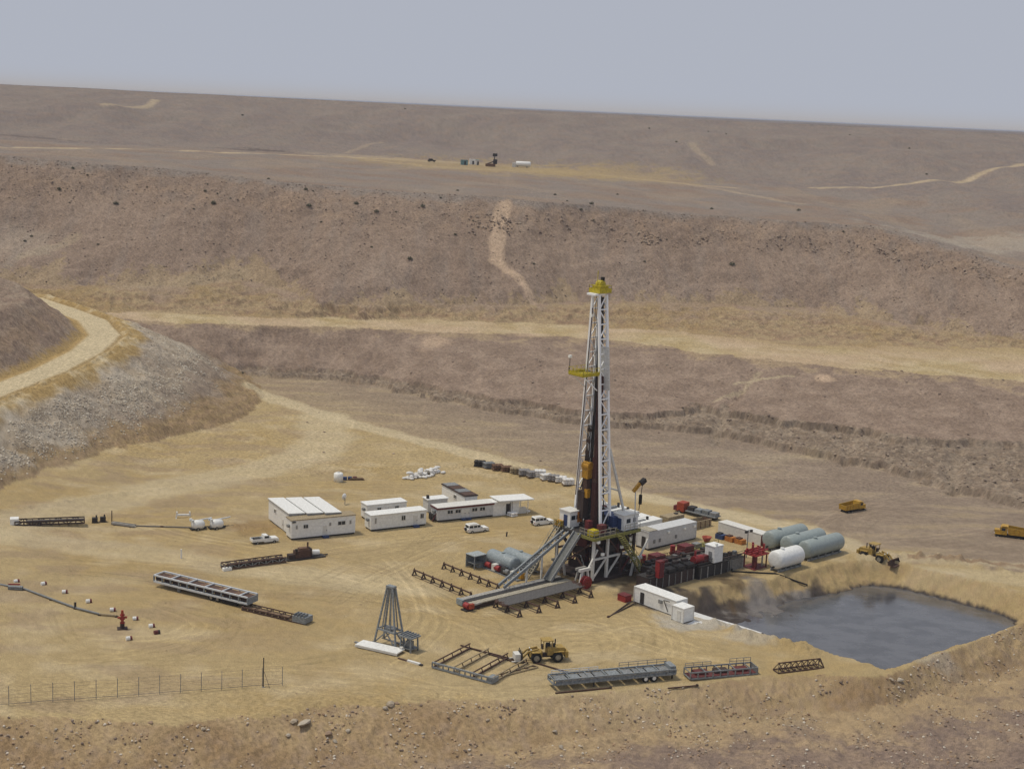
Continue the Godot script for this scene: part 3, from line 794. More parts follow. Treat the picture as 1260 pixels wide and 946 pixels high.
func window_on(par: Node, c: Vector3, w: float, h: float, face := Vector3.BACK) -> void:
	# recessed dark pane inside a frame that stands proud of the wall; face is the wall's outward direction
	var s := Vector3(w, h, 0.06) if absf(face.z) > 0.5 else Vector3(0.06, h, w)
	var pane := solid(par, "window", c + face * 0.02, s, "glass")
	var u := Vector3.RIGHT if absf(face.z) > 0.5 else Vector3.BACK
	for k in [-1.0, 1.0]:
		bar(pane, "frame", u * (k * w * 0.5) - Vector3(0, h * 0.5 + 0.05, 0) + face * 0.03, u * (k * w * 0.5) + Vector3(0, h * 0.5 + 0.05, 0) + face * 0.03, 0.09, "offwhite")
		bar(pane, "frame", Vector3(0, k * h * 0.5, 0) - u * w * 0.5 + face * 0.035, Vector3(0, k * h * 0.5, 0) + u * w * 0.5 + face * 0.035, 0.09, "offwhite")
	bar(pane, "mullion", Vector3(0, -h * 0.5, 0) + face * 0.03, Vector3(0, h * 0.5, 0) + face * 0.03, 0.06, "offwhite")

func door_on(par: Node, c: Vector3, w: float, h: float, face := Vector3.BACK, m := "panel") -> void:
	var s := Vector3(w, h, 0.08) if absf(face.z) > 0.5 else Vector3(0.08, h, w)
	var d := solid(par, "door", c + face * 0.03, s, m)
	var u := Vector3.RIGHT if absf(face.z) > 0.5 else Vector3.BACK
	bx(d, "handle", u * w * 0.35 + face * 0.08, Vector3(0.12, 0.12, 0.12), "dark")

func lattice(par: Node, a0: Vector3, a1: Vector3, b0: Vector3, b1: Vector3, n: int, w: float, m, called := "brace") -> void:
	for i in n:
		var p := a0.lerp(a1, float(i) / n)
		var q := b0.lerp(b1, float(i + 1) / n)
		var p1 := a0.lerp(a1, float(i + 1) / n)
		var q0 := b0.lerp(b1, float(i) / n)
		bar(par, called, p if i % 2 == 0 else p1, q if i % 2 == 0 else q0, w, m)
		bar(par, "crossbar", p1, q, w, m)

# corner: world corner point nearest the viewer; the box runs ex along local x and ez along local z from it
func from_corner(p: Vector3, yaw: float, ex: float, ez: float) -> Vector3:
	return p + Vector3(cos(yaw), 0, -sin(yaw)) * ex * 0.5 + Vector3(sin(yaw), 0, cos(yaw)) * ez * 0.5

# ---------------------------------------------------------------- the drilling rig
func objects() -> void:
	materials()
	rng.seed = 4
	drilling_rig()
	rig_yard()
	mud_system()
	cabins()
	vehicles()
	steelwork()
	small_things()
	far_site()
	plants_and_rocks()

func drilling_rig() -> void:
	var rig := thing("drilling_rig", SITE, YAW, "tall white lattice mast drilling rig with yellow crown on dark steel substructure", "drilling rig")
	var fl := 9.0
	# substructure: two box sides with posts and braces
	var sub := solid(rig, "substructure", Vector3(-2, 0.35, 1.3), Vector3(11, 0.7, 10.5), "rustdark")
	var so := -sub.position
	for z in [-3.4, 6.2]:
		for x in [-7.2, -3.6, 0.0, 3.4]:
			bar(sub, "column", so + Vector3(x, 0.6, z), so + Vector3(x, fl - 0.6, z), 0.45, "offwhite" if z > 0.0 and x < 0.0 else "rustdark")
		for i in 3:
			var x0: float = [-7.2, -3.6, 0.0][i]
			bar(sub, "brace", so + Vector3(x0, 0.8, z), so + Vector3(x0 + 3.5, 4.6, z), 0.26, "offwhite" if i < 2 and z > 0.0 else "maroon")
			bar(sub, "brace", so + Vector3(x0 + 3.5, 4.6, z), so + Vector3(x0, fl - 0.8, z), 0.26, "rust")
		bar(sub, "beam", so + Vector3(-7.4, 4.6, z), so + Vector3(3.6, 4.6, z), 0.35, "offwhite" if z > 0.0 else "rust")
	for x in [-7.2, 3.4]:
		bar(sub, "brace", so + Vector3(x, 0.8, -3.4), so + Vector3(x, fl - 1, 6.2), 0.25, "rust")
		bar(sub, "brace", so + Vector3(x, 0.8, 6.2), so + Vector3(x, fl - 1, -3.4), 0.25, "rust")
	# dark machinery and pipework packed under the floor
	for i in 44:
		var p := Vector3(rng.randf_range(-6.4, 3), rng.randf_range(1.0, 7.6), rng.randf_range(-3.0, 5.6))
		if i % 3 == 0: bx(sub, "pump_housing", so + p, Vector3(rng.randf_range(0.8, 2.0), rng.randf_range(0.8, 2.2), rng.randf_range(0.8, 2.0)), ["dark", "rustdark", "maroon"][i % 3 if i < 13 else (i + 1) % 3])
		else: tube(sub, "pipework", so + p, so + p + Vector3(rng.randf_range(-3, 3), rng.randf_range(-1.5, 3), rng.randf_range(-3, 3)), 0.16, ["pipe", "rustdark", "maroon", "offwhite"][i % 4])
	for y in [2.6, 5.4, 7.0]:
		bx(sub, "wall_panel", so + Vector3(1.6, y, 1.2), Vector3(3.4, 1.7, 8.0), "rustdark" if y != 5.4 else "maroon")
		bx(sub, "windbreak", so + Vector3(-3.6 + y * 0.2, y + 0.2, 4.9), Vector3(4.6, 1.6, 0.1), ["maroon", "rustdark", "dark"][int(y) % 3])
		bx(sub, "windbreak", so + Vector3(-6.6, y - 0.1, 0.6 + y * 0.2), Vector3(0.1, 1.5, 3.6), ["dark", "maroon", "rustdark"][int(y) % 3])
	var stack := tube(sub, "blowout_preventer", so + Vector3(-3.2, 0.4, 0.3), so + Vector3(-3.2, 7.4, 0.3), 0.7, "maroon")
	# white trestle feet at the front with their arches
	for q in [Vector3(-9.2, 0, -0.2), Vector3(-9.6, 0, 6.6), Vector3(3.6, 0, 6.9)]:
		var b: Vector3 = so + q
		for s in [-1.0, 1.0]:
			bar(sub, "trestle_leg", b + Vector3(s * 1.3, 0.1, 0), b + Vector3(s * 0.6, 3.2, 0), 0.35, "offwhite")
			bar(sub, "trestle_leg", b + Vector3(s * 1.3, 0.1, -1.3), b + Vector3(s * 0.6, 3.2, -1.0), 0.3, "concrete")
		bar(sub, "trestle_beam", b + Vector3(-1.4, 3.3, 0), b + Vector3(1.4, 3.3, 0), 0.5, "offwhite")
		bar(sub, "trestle_beam", b + Vector3(-1.2, 3.3, -1.1), b + Vector3(1.2, 3.3, -1.1), 0.4, "concrete")
		bar(sub, "trestle_brace", b + Vector3(1.2, 3.4, -0.2), b + Vector3(3.4, 6.4, -0.4), 0.3, "offwhite")
	# rig floor
	var deck := solid(rig, "rig_floor", Vector3(-2, fl - 0.3, 1.6), Vector3(12, 0.5, 10.8), "dark")
	var dof := -deck.position
	bx(deck, "edge_beam", dof + Vector3(-2, fl - 0.3, 7.1), Vector3(12.2, 0.55, 0.18), "olive")
	bx(deck, "edge_beam", dof + Vector3(-8.1, fl - 0.3, 4.9), Vector3(0.18, 0.55, 4.2), "olive")
	rail(deck, dof + Vector3(-8, fl, 3.2), dof + Vector3(-8, fl, 7), "beige", 1.2, 3)
	rail(deck, dof + Vector3(-8, fl, 7), dof + Vector3(-2.6, fl, 7), "beige", 1.2, 4)
	rail(deck, dof + Vector3(-8, fl, -3.7), dof + Vector3(-8, fl, -1.4), "olive", 1.2, 4)
	rail(deck, dof + Vector3(0, fl, 7), dof + Vector3(4, fl, 7), "beige", 1.2, 3)
	bx(deck, "tool_box", dof + Vector3(-7.0, fl + 0.6, 5.6), Vector3(1.6, 1.1, 1.4), "yellow")
	bx(deck, "tool_box", dof + Vector3(-7.4, fl + 0.5, -2.9), Vector3(1.1, 1.0, 1.4), "amber")
	var dw := solid(rig, "drawworks", Vector3(0.6, fl + 1.2, 0.8), Vector3(3.0, 2.2, 5.6), "blue")
	tube(dw, "drum", Vector3(-2.0, -0.1, -2.2), Vector3(-2.0, -0.1, 2.2), 0.95, "dark")
	bx(dw, "gear_case", Vector3(-0.4, 0.2, 3.4), Vector3(2.4, 2.0, 1.4), "blue")
	bx(dw, "motor", Vector3(0.4, 1.5, -1.4), Vector3(1.6, 0.9, 1.8), "maroon")
	bx(rig, "rotary_table", Vector3(-3.4, fl + 0.2, 0.3), Vector3(2.2, 0.5, 2.2), "dark")
	bx(rig, "iron_roughneck", Vector3(-5.2, fl + 1.0, 2.6), Vector3(1.0, 1.8, 1.0), "dirtyred")
	bx(rig, "driller_console", Vector3(-4.6, fl + 0.9, 5.4), Vector3(1.4, 1.6, 1.2), "maroon")
	# cabins at floor level
	for d in [[Vector3(-5.6, fl, -2.0), Vector3(2.6, 2.9, 2.8), "driller_cabin"], [Vector3(2.0, fl, 5.2), Vector3(3.8, 2.8, 2.6), "doghouse"], [Vector3(1.8, fl, -2.2), Vector3(3.4, 3.0, 2.8), "doghouse"]]:
		var s: Vector3 = d[1]
		var cab := solid(rig, d[2], d[0] + Vector3(0, s.y * 0.5, 0), s, "white")
		bx(cab, "roof", Vector3(0, s.y * 0.5 + 0.08, 0), Vector3(s.x + 0.3, 0.16, s.z + 0.3), "offwhite")
		bx(cab, "door", Vector3(-s.x * 0.5 - 0.02, -0.25, 0.2), Vector3(0.08, 2.1, 0.95), "blue")
		bx(cab, "window", Vector3(-s.x * 0.18, 0.35, s.z * 0.5 + 0.02), Vector3(1.0, 0.8, 0.06), "glass")
		bx(cab, "window", Vector3(s.x * 0.25, 0.35, s.z * 0.5 + 0.02), Vector3(0.7, 0.8, 0.06), "glass")
	# mast
	var mast := solid(rig, "mast", Vector3(-4.2, 52.6, 0.3), Vector3(2.6, 0.35, 2.2), "mastwhite")
	var mo := -mast.position
	var b: Array[Vector3] = [Vector3(-3.2, fl, 3.75), Vector3(-3.2, fl, -3.15), Vector3(-0.7, fl, -3.15), Vector3(-0.7, fl, 3.75)]
	var t: Array[Vector3] = [Vector3(-4.2, 52.5, 1.1), Vector3(-4.2, 52.5, -0.5), Vector3(-2.3, 52.5, -0.5), Vector3(-2.3, 52.5, 1.1)]
	for i in 4:
		bar(mast, "leg", mo + b[i], mo + t[i], 0.42, "mastwhite")
	var bays := 15
	for f in [[0, 3], [1, 2], [3, 2]]:
		var i0: int = f[0]
		var i1: int = f[1]
		for k in bays:
			var u := pow(float(k) / bays, 0.92)
			var v := pow(float(k + 1) / bays, 0.92)
			var p := mo + b[i0].lerp(t[i0], u)
			var q := mo + b[i1].lerp(t[i1], u)
			var p1 := mo + b[i0].lerp(t[i0], v)
			var q1 := mo + b[i1].lerp(t[i1], v)
			bar(mast, "crossbar", p1, q1, 0.2, "mastwhite" if f[0] != 3 else "galv")
			bar(mast, "brace", p if k % 2 == 0 else q, q1 if k % 2 == 0 else p1, 0.17, "mastwhite" if f[0] != 3 else "galv")
	# grey wind wall around the racking board on the near side
	var wa := mo + b[0].lerp(t[0], 0.60)
	var wb := mo + b[0].lerp(t[0], 0.785)
	var wc := mo + b[3].lerp(t[3], 0.60)
	var wd := mo + b[3].lerp(t[3], 0.785)
	for k in 4:
		var m0 := wa.lerp(wb, k / 4.0)
		var m1 := wa.lerp(wb, (k + 1) / 4.0)
		var r0 := wc.lerp(wd, k / 4.0)
		var r1 := wc.lerp(wd, (k + 1) / 4.0)
		bar(mast, "wind_wall_panel", (m0 + r0) * 0.5 + Vector3(0, 0.03, 0.34), (m1 + r1) * 0.5 + Vector3(0, -0.03, 0.34), (m0 - r0).length() * 1.12, "panel", 0.08)
	# crown
	var crown := solid(rig, "crown_block", Vector3(-3.2, 53.6, 0.3), Vector3(2.2, 1.1, 2.0), "yellow")
	bx(crown, "platform", Vector3(0, -0.65, 0), Vector3(3.0, 0.22, 2.9), "yellow")
	for s in [[-1.45, -1.4, 1.45, -1.4], [1.45, -1.4, 1.45, 1.4], [1.45, 1.4, -1.45, 1.4], [-1.45, 1.4, -1.45, -1.4]]:
		rail(crown, Vector3(s[0], -0.55, s[1]), Vector3(s[2], -0.55, s[3]), "yellow", 1.1, 3)
		bar(crown, "toe_board", Vector3(s[0], -0.25, s[1]), Vector3(s[2], -0.25, s[3]), 0.08, "yellow", 0.6)
	tube(crown, "sheave", Vector3(0, 0.7, -0.6), Vector3(0, 0.7, 0.6), 0.75, "yellow")
	bx(crown, "beacon", Vector3(0.3, 1.7, 0.2), Vector3(0.5, 0.7, 0.5), "black")
	bar(crown, "antenna", Vector3(-0.8, 0.5, 0), Vector3(-0.8, 3.2, 0), 0.09, "yellow")
	# racking board
	var mb := solid(rig, "racking_board", Vector3(-6.2, 38.0, 0.3), Vector3(4.2, 0.25, 3.8), "yellow")
	for z in [-1.9, 1.9]:
		rail(mb, Vector3(-2.1, 0.1, z), Vector3(2.1, 0.1, z), "yellow", 1.2, 4)
		bar(mb, "toe_board", Vector3(-2.1, 0.3, z), Vector3(2.1, 0.3, z), 0.08, "yellow", 0.5)
	rail(mb, Vector3(-2.1, 0.1, -1.9), Vector3(-2.1, 0.1, 1.9), "yellow", 1.2, 3)
	bar(mb, "toe_board", Vector3(-2.13, 0.3, -1.9), Vector3(-2.13, 0.3, 1.9), 0.08, "yellow", 0.5)
	for z in [-1.6, -0.8, 0.8, 1.6]:
		bar(mb, "racking_finger", Vector3(-0.4, 0.1, z), Vector3(3.2, 0.1, z), 0.14, "olive")
	bar(mb, "lamp_pole", Vector3(-2.0, 0.1, -1.8), Vector3(-2.0, 3.0, -1.8), 0.09, "dark")
	bx(mb, "lamp_head", Vector3(-2.0, 3.2, -1.8), Vector3(0.6, 0.45, 0.4), "lamp")
	for z in [-1.4, 1.4]:
		bar(mb, "support_strut", Vector3(2.2, -3.0, z), Vector3(-1.8, 0, z), 0.15, "mastwhite")
	# guide lines and travelling block
	var tb := solid(rig, "travelling_block", Vector3(-3.9, 19.8, 0.2), Vector3(1.2, 3.0, 1.5), "amber")
	tube(tb, "sheave", Vector3(0, 0.8, -0.85), Vector3(0, 0.8, 0.85), 0.8, "amber")
	bx(tb, "hook", Vector3(0, -2.6, 0), Vector3(0.9, 2.4, 1.0), "rust")
	bx(tb, "top_drive", Vector3(-0.1, -6.6, -0.6), Vector3(1.4, 5.2, 1.6), "rustdark")
	bx(tb, "motor_cover", Vector3(-0.6, -9.0, -1.2), Vector3(1.1, 2.0, 1.1), "orange")
	bx(tb, "swivel", Vector3(-0.2, -4.3, 0.5), Vector3(0.8, 1.6, 0.8), "amber")
	for z in [-0.5, -0.17, 0.17, 0.5]:
		tube(tb, "drilling_line", Vector3(0, 1.4, z), Vector3(0.5, 33.2, z * 1.2), 0.05, "dark")
	bar(rig, "guide_rail", Vector3(-1.6, fl, -0.9), Vector3(-2.7, 52, 0.1), 0.3, "dark")
	bar(rig, "guide_rail", Vector3(-1.6, fl, 1.3), Vector3(-2.7, 52, 0.6), 0.3, "dark")
	for i in 6:
		tube(rig, "hydraulic_line", Vector3(-2.9 + i * 0.3, fl, -1.6 + i * 0.55), Vector3(-3.2 + i * 0.2, 22.0 + (i % 3) * 4.0, -0.8 + i * 0.35), 0.12, ["maroon", "rust", "dark"][i % 3])
	tube(rig, "standpipe", Vector3(-1.2, fl, 2.6), Vector3(-2.3, 33, 1.6), 0.13, "dark")
	tube(rig, "mud_hose", Vector3(-2.2, 30, 1.6), Vector3(-4.2, 16, -1.0), 0.11, "dark")
	tube(rig, "kelly_line", Vector3(-5.2, fl + 6, -1.2), Vector3(-4.4, 50, -0.2), 0.09, "rust")
	# A-frame legs behind the mast
	for z in [-3.4, 4.0]:
		bar(rig, "mast_strut", Vector3(3.6, fl, z), Vector3(-1.0, 24, z * 0.72), 0.38, "offwhite")
	bar(rig, "mast_strut_tie", Vector3(1.5, 15.8, -3.1), Vector3(1.5, 15.8, 3.6), 0.25, "offwhite")
	bar(rig, "service_crane", Vector3(3.0, fl, 6.6), Vector3(2.6, 16.6, 6.6), 0.16, "galv")
	bar(rig, "crane_boom", Vector3(2.2, 16.2, 6.4), Vector3(3.6, 17.8, 6.8), 0.55, "amber")
	bx(rig, "crane_head", Vector3(4.0, 18.0, 7.0), Vector3(1.3, 0.8, 0.8), "dark", Vector3(0, 0, 0.5))
	tube(rig, "crane_hook_line", Vector3(4.0, 17.8, 7.0), Vector3(3.6, 12.5, 6.8), 0.07, "dark")
	bx(rig, "crane_hook", Vector3(3.75, 14.6, 6.9), Vector3(0.45, 1.8, 0.45), "black")
	# V-door ramp, long inclined beam and the stairs
	var ramp := solid(rig, "v_door_ramp", Vector3(-11.4, 5.05, 2.7), Vector3(10.6, 0.25, 1.8), "ramp", Vector3(0, 0, 0.832))
	for s in [-1.0, 1.0]:
		bx(ramp, "side_rail", Vector3(0, 0.25, s * 0.9), Vector3(10.6, 0.5, 0.2), "grey")
	for k in 6:
		bx(ramp, "rib", Vector3(-4.4 + k * 1.75, -0.2, 0), Vector3(0.2, 0.3, 1.7), "dark")
	for s in [-0.7, 0.7]:
		bar(rig, "pipe_chute_beam", Vector3(-6.6, 9.0, -0.6 + s), Vector3(-25.0, 1.5, 1.2 + s), 0.3, "bluegrey", 0.55)
	for k in 12:
		var p := Vector3(-6.6, 9.0, -0.6).lerp(Vector3(-25.0, 1.5, 1.2), (k + 0.5) / 12.0)
		bar(rig, "pipe_chute_rung", p - Vector3(0, 0, 0.7), p + Vector3(0, 0, 0.7), 0.2, "steel")
	for k in 11:
		var p0 := Vector3(-6.6, 9.0, -0.6).lerp(Vector3(-25.0, 1.5, 1.2), (k + 0.5) / 12.0)
		var p1 := Vector3(-6.6, 9.0, -0.6).lerp(Vector3(-25.0, 1.5, 1.2), (k + 1.5) / 12.0)
		var sg := 0.7 if k % 2 == 0 else -0.7
		bar(rig, "pipe_chute_brace", p0 - Vector3(0, 0, sg), p1 + Vector3(0, 0, sg), 0.14, "grey")
	for k in 3:
		var p := Vector3(-6.6, 8.8, -0.6).lerp(Vector3(-25.0, 1.3, 1.2), 0.2 + k * 0.22)
		bar(rig, "pipe_chute_prop", Vector3(p.x, 0, p.z), p, 0.28, "offwhite")
	stairs(rig, "stairway", Vector3(4.9, 0.1, 8.1), Vector3(-2.4, 9.0, 8.1), 1.9, "olive", 18)
	stairs(rig, "stairway", Vector3(-15.6, 0.1, -2.6), Vector3(-8.0, 9.0, -2.6), 1.1, "beige", 18)
	for q in [Vector3(-6.9, 8.1, 7.0), Vector3(-5.6, 5.6, 7.0), Vector3(-0.6, 6.2, 7.0), Vector3(1.4, 6.4, 7.0), Vector3(4.2, 7.0, 5.0)]:
		bx(rig, "floodlight", q, Vector3(0.6, 0.5, 0.4), "lamp")
	bx(rig, "floodlight", Vector3(-4.4, 48.6, -0.3), Vector3(0.5, 0.5, 0.5), "lamp")
	# racked drill pipe leaning in the mast: every stand is a thing of its own
	var n := 0
	for i in 4:
		for j in 3:
			var st := thing("drill_pipe_stand", sp(-3.9 + i * 0.28, 1.9 + j * 0.3, fl), YAW, "dark red drill pipe stand racked upright inside the white mast", "drill pipe", "drill pipe stands racked in the mast")
			tube(st, "pipe_body", Vector3(0, 0, 0), Vector3(0.3 - i * 0.05, 28.6, -0.5), 0.1, "pipered")
			for k in 3:
				var q := Vector3(0.3 - i * 0.05, 28.6, -0.5) * (0.32 * (k + 1))
				tube(st, "tool_joint", q - Vector3(0, 0.35, 0), q + Vector3(0, 0.35, 0), 0.15, "rust")
			n += 1
	for i in 3:
		var st := thing("tubing_stand", sp(-3.6, -1.5 + i * 0.35, fl), YAW, "thin rusty tubing stand leaning at the far mast leg", "drill pipe", "tubing stands at the far leg")
		tube(st, "pipe_body", Vector3(0, 0, 0), Vector3(0.5, 19.0, 0.6), 0.1, "rustdark")
		for k in 9:
			var q := Vector3(0.5, 19.0, 0.6) * ((k + 0.6) / 9.0)
			tube(st, "tool_joint", q - Vector3(0, 0.3, 0), q + Vector3(0, 0.3, 0), 0.17, "rust")

func rig_yard() -> void:
	# catwalk
	var cw := thing("catwalk", sp(-23, 3.0), YAW, "long low steel catwalk with two pale walkways running to the rig", "catwalk")
	bx(cw, "frame", Vector3(0, 0.55, 0), Vector3(23.6, 0.7, 3.6), "rustdark")
	for z in [-1.5, 1.2]:
		for k in 8:
			bx(cw, "deck_plate", Vector3(-10.35 + k * 2.96, 1.0, z), Vector3(2.92, 0.18, 1.35 if z > 0 else 1.1), "beige" if z > 0 else "concrete")
	bx(cw, "pipe_trough", Vector3(0, 0.95, -0.3), Vector3(23.4, 0.1, 0.9), "dark")
	for k in 7:
		bx(cw, "support", Vector3(-10.5 + k * 3.5, 0.1, 0), Vector3(0.3, 0.3, 4.4), "rust")
	bx(cw, "end_cap", Vector3(-11.95, 0.75, -1.2), Vector3(0.5, 1.0, 1.6), "greenblue")
	var w := thing("winch", sp(-35.6, 4.4), YAW, "small red winch at the outer end of the catwalk", "winch")
	bx(w, "base", Vector3(0, 0.15, 0), Vector3(1.6, 0.3, 1.5), "dark")
	tube(w, "drum", Vector3(0, 0.85, -0.6), Vector3(0, 0.85, 0.6), 0.55, "red")
	bx(w, "motor", Vector3(0.2, 1.0, 0.9), Vector3(0.9, 0.9, 0.5), "redorange")
	bar(w, "arm", Vector3(0.5, 0.8, 0.3), Vector3(2.6, 1.1, 0.6), 0.25, "concrete")
	# pipe racks: A-shaped feet under a long rail
	var racks := [
		[-31.2, -16.0, 0.4, "brown pipe rack left of the catwalk, the outer one", 7], [-24.2, -16.0, -0.4, "brown pipe rack left of the catwalk, the one nearer the rig", 7],
		[-30.5, 5.8, 12.4, "brown pipe rack under the grey pipes, outermost of five", 3], [-26.2, 5.8, 12.6, "brown pipe rack under the grey pipes, second from the outer end", 3],
		[-21.8, 5.8, 12.6, "brown pipe rack under the grey pipes, middle one of five", 3], [-17.4, 5.8, 12.4, "brown pipe rack under the grey pipes, second from the rig", 3], [-13.0, 5.8, 12.0, "brown pipe rack under the grey pipes, nearest the rig", 3]]
	for r in racks:
		var z0: float = r[1]
		var z1: float = r[2]
		var rk := thing("pipe_rack", sp(r[0], (z0 + z1) * 0.5), YAW, r[3], "pipe rack", "pipe racks beside the catwalk")
		var h := (z1 - z0) * 0.5
		bar(rk, "top_rail", Vector3(0, 1.15, -h), Vector3(0, 1.15, h), 0.22, "rust")
		bar(rk, "sill", Vector3(-0.45, 0.1, -h), Vector3(-0.45, 0.1, h), 0.12, "rust")
		bar(rk, "sill", Vector3(0.45, 0.1, -h), Vector3(0.45, 0.1, h), 0.12, "rust")
		var n: int = r[4]
		for k in n:
			var z := lerpf(-h + 0.2, h - 0.2, float(k) / (n - 1))
			bar(rk, "leg", Vector3(-0.55, 0, z), Vector3(0, 1.15, z), 0.2, "rustdark")
			bar(rk, "leg", Vector3(0.55, 0, z), Vector3(0, 1.15, z), 0.2, "rustdark")
			bar(rk, "foot", Vector3(-0.6, 0.08, z), Vector3(0.6, 0.08, z), 0.22, "rust")
			bar(rk, "end_stop", Vector3(0, 1.1, z), Vector3(0, 1.5, z), 0.14, "rust")
	for k in 11:
		var p := thing("drill_pipe", sp(-21.6 + rng.randf_range(-0.5, 0.5), 6.2 + k * 0.31, 1.41), YAW, "grey drill pipe lying in the row beside the catwalk", "drill pipe", "drill pipes on the racks")
		tube(p, "pipe_body", Vector3(-9.2, 0, 0), Vector3(9.2, 0, 0), 0.13, "pipe")
		tube(p, "tool_joint", Vector3(-9.6, 0, 0), Vector3(-8.9, 0, 0), 0.15, "rust")
		tube(p, "tool_joint", Vector3(8.9, 0, 0), Vector3(9.6, 0, 0), 0.15, "rust")
	# red reel
	var reel := thing("cable_reel", sp(-10.2, 7.6), YAW, "round red cable reel standing below the rig floor", "reel")
	for z in [-0.35, 0.35]:
		put(reel, "flange", lathe_mesh([Vector2(-0.06, 0.55), Vector2(-0.06, 1.2), Vector2(0.06, 1.2), Vector2(0.06, 0.55)], 20), Transform3D(Basis(Vector3.UP, PI / 2), Vector3(0, 1.25, z)), "red")
		for k in 6:
			var a := k * PI / 6
			bar(reel, "spoke", Vector3(cos(a), sin(a), 0) * 1.15 + Vector3(0, 1.25, z), Vector3(-cos(a), -sin(a), 0) * 1.15 + Vector3(0, 1.25, z), 0.12, "red")
	tube(reel, "hub", Vector3(0, 1.25, -0.4), Vector3(0, 1.25, 0.4), 0.45, "dirtyred")
	for x in [-0.9, 0.9]:
		bar(reel, "stand", Vector3(x, 0, 0), Vector3(0, 1.25, 0), 0.14, "concrete")
	# water tanks left of the ramp
	for a in [[-15.4, -9.2, 7.4, "grey blue cylindrical water tank beside the equipment cabinet"], [-12.0, -8.0, 8.0, "grey blue cylindrical water tank behind the rig's long ramp beam"]]:
		var tk := thing("water_tank", sp(a[0], a[1]), YAW + PI / 2, a[3], "tank", "water tanks by the ramp")
		put(tk, "shell", tank_mesh(a[2], 1.45), Transform3D(Basis(), Vector3(0, 1.95, 0)), "greenblue")
		for x in [-2.4, 0.0, 2.4]:
			bx(tk, "saddle", Vector3(x, 0.45, 0), Vector3(0.3, 0.9, 2.2), "steel")
		for z in [-1.0, 1.0]:
			bx(tk, "skid", Vector3(0, 0.12, z), Vector3(a[2] - 0.6, 0.24, 0.25), "steel")
		tube(tk, "manhole", Vector3(0, 3.3, 0), Vector3(0, 3.6, 0), 0.35, "tank")
	var cb := thing("equipment_cabinet", sp(-18.6, -13.2), YAW, "pale grey open equipment cabinet at the end of the water tanks", "cabinet")
	bx(cb, "roof", Vector3(0, 2.75, 0), Vector3(3.0, 0.14, 2.6), "paleblue")
	for x in [-1.4, 1.4]:
		for z in [-1.2, 1.2]:
			bar(cb, "post", Vector3(x, 0, z), Vector3(x, 2.7, z), 0.14, "bluegrey")
	bx(cb, "back_panel", Vector3(1.45, 1.4, 0), Vector3(0.08, 2.4, 2.4), "bluegrey")
	bx(cb, "side_panel", Vector3(0, 1.4, -1.25), Vector3(2.8, 2.4, 0.08), "bluegrey")
	bx(cb, "shelf", Vector3(0, 1.2, 0), Vector3(2.6, 0.1, 2.2), "steel")
	bx(cb, "switchgear", Vector3(0.6, 0.7, 0.2), Vector3(1.2, 1.0, 1.4), "bluegrey")
	var ps := thing("pump_skid", sp(-17.0, -7.6), YAW + PI / 2, "long low pump skid with red and yellow pumps before the water tanks", "pump")
	bx(ps, "skid", Vector3(0, 0.2, 0), Vector3(10.5, 0.3, 1.8), "steel")
	for k in 3:
		tube(ps, "pump", Vector3(-2.4 + k * 2.6, 1.0, -0.4), Vector3(-1.2 + k * 2.6, 1.0, -0.4), 0.5, ["steel", "red", "red"][k])
		bx(ps, "engine", Vector3(-3.6 + k * 2.6, 1.0, -0.3), Vector3(1.0, 1.2, 1.0), ["offwhite", "dark", "offwhite"][k])
	bx(ps, "fuel_tank", Vector3(-4.6, 0.9, 0.4), Vector3(1.4, 1.1, 0.8), "amber")
	tube(ps, "pipe", Vector3(-5, 1.5, 0.7), Vector3(5.2, 1.5, 0.7), 0.12, "bluegrey")
	tube(ps, "pipe", Vector3(-5, 0.7, 0.8), Vector3(5.2, 0.7, 0.8), 0.12, "steel")
	# white units on the rig's near side
	var ct := thing("site_container", sp(-6.8, 22.7), YAW + PI / 2, "long white container on the pad between the rig and the pit", "container")
	container(ct, 9.9, 2.8, 2.75, "white")
	bx(ct, "door", Vector3(3.0, 1.3, -1.43), Vector3(0.9, 2.0, 0.08), "dark")
	bx(ct, "air_conditioner", Vector3(-1.4, 1.9, -1.5), Vector3(0.8, 0.6, 0.3), "grey")
	bar(ct, "hatch_strut", Vector3(-3.2, 0.6, -1.5), Vector3(-2.2, 2.4, -1.6), 0.1, "dark")
	bar(ct, "hatch_strut", Vector3(-2.2, 2.4, -1.6), Vector3(-3.6, 2.5, -1.6), 0.1, "dark")
	var wb := thing("storage_box", sp(-8.4, 29.4), YAW, "small white cube-shaped cabin in front of the long white container", "cabin")
	container(wb, 2.6, 2.6, 2.5, "white")
	bx(wb, "door", Vector3(-1.33, 1.2, 0.3), Vector3(0.08, 1.9, 0.8), "offwhite")
	var rb := thing("red_crate", sp(-9.2, 16.4), YAW, "small red crate left of the long white container", "crate")
	bx(rb, "box", Vector3(0, 0.65, 0), Vector3(1.6, 1.1, 1.9), "red")
	bx(rb, "lid", Vector3(0, 1.24, 0), Vector3(1.7, 0.1, 2.0), "dirtyred")
	for z in [-0.7, 0.7]: bx(rb, "runner", Vector3(0, 0.05, z), Vector3(1.6, 0.14, 0.2), "rustdark")
	for k in 2:
		var hp := thing("steel_pole", [Vector3(20.37, 0.1, -249.75), Vector3(20.94, 0.1, -249.83)][k], 1.0859 - k * 0.12, ["dark steel pole lying before the long white container, inner one", "dark steel pole lying before the long white container, outer one"][k], "pole", "loose poles by the container")
		tube(hp, "shaft", Vector3(-4.6, 0, 0), Vector3(4.6, 0.25, 0), 0.12, "rustdark")
		bx(hp, "end_plate", Vector3(-4.6, 0.05, 0), Vector3(0.12, 0.4, 0.4), "rust")

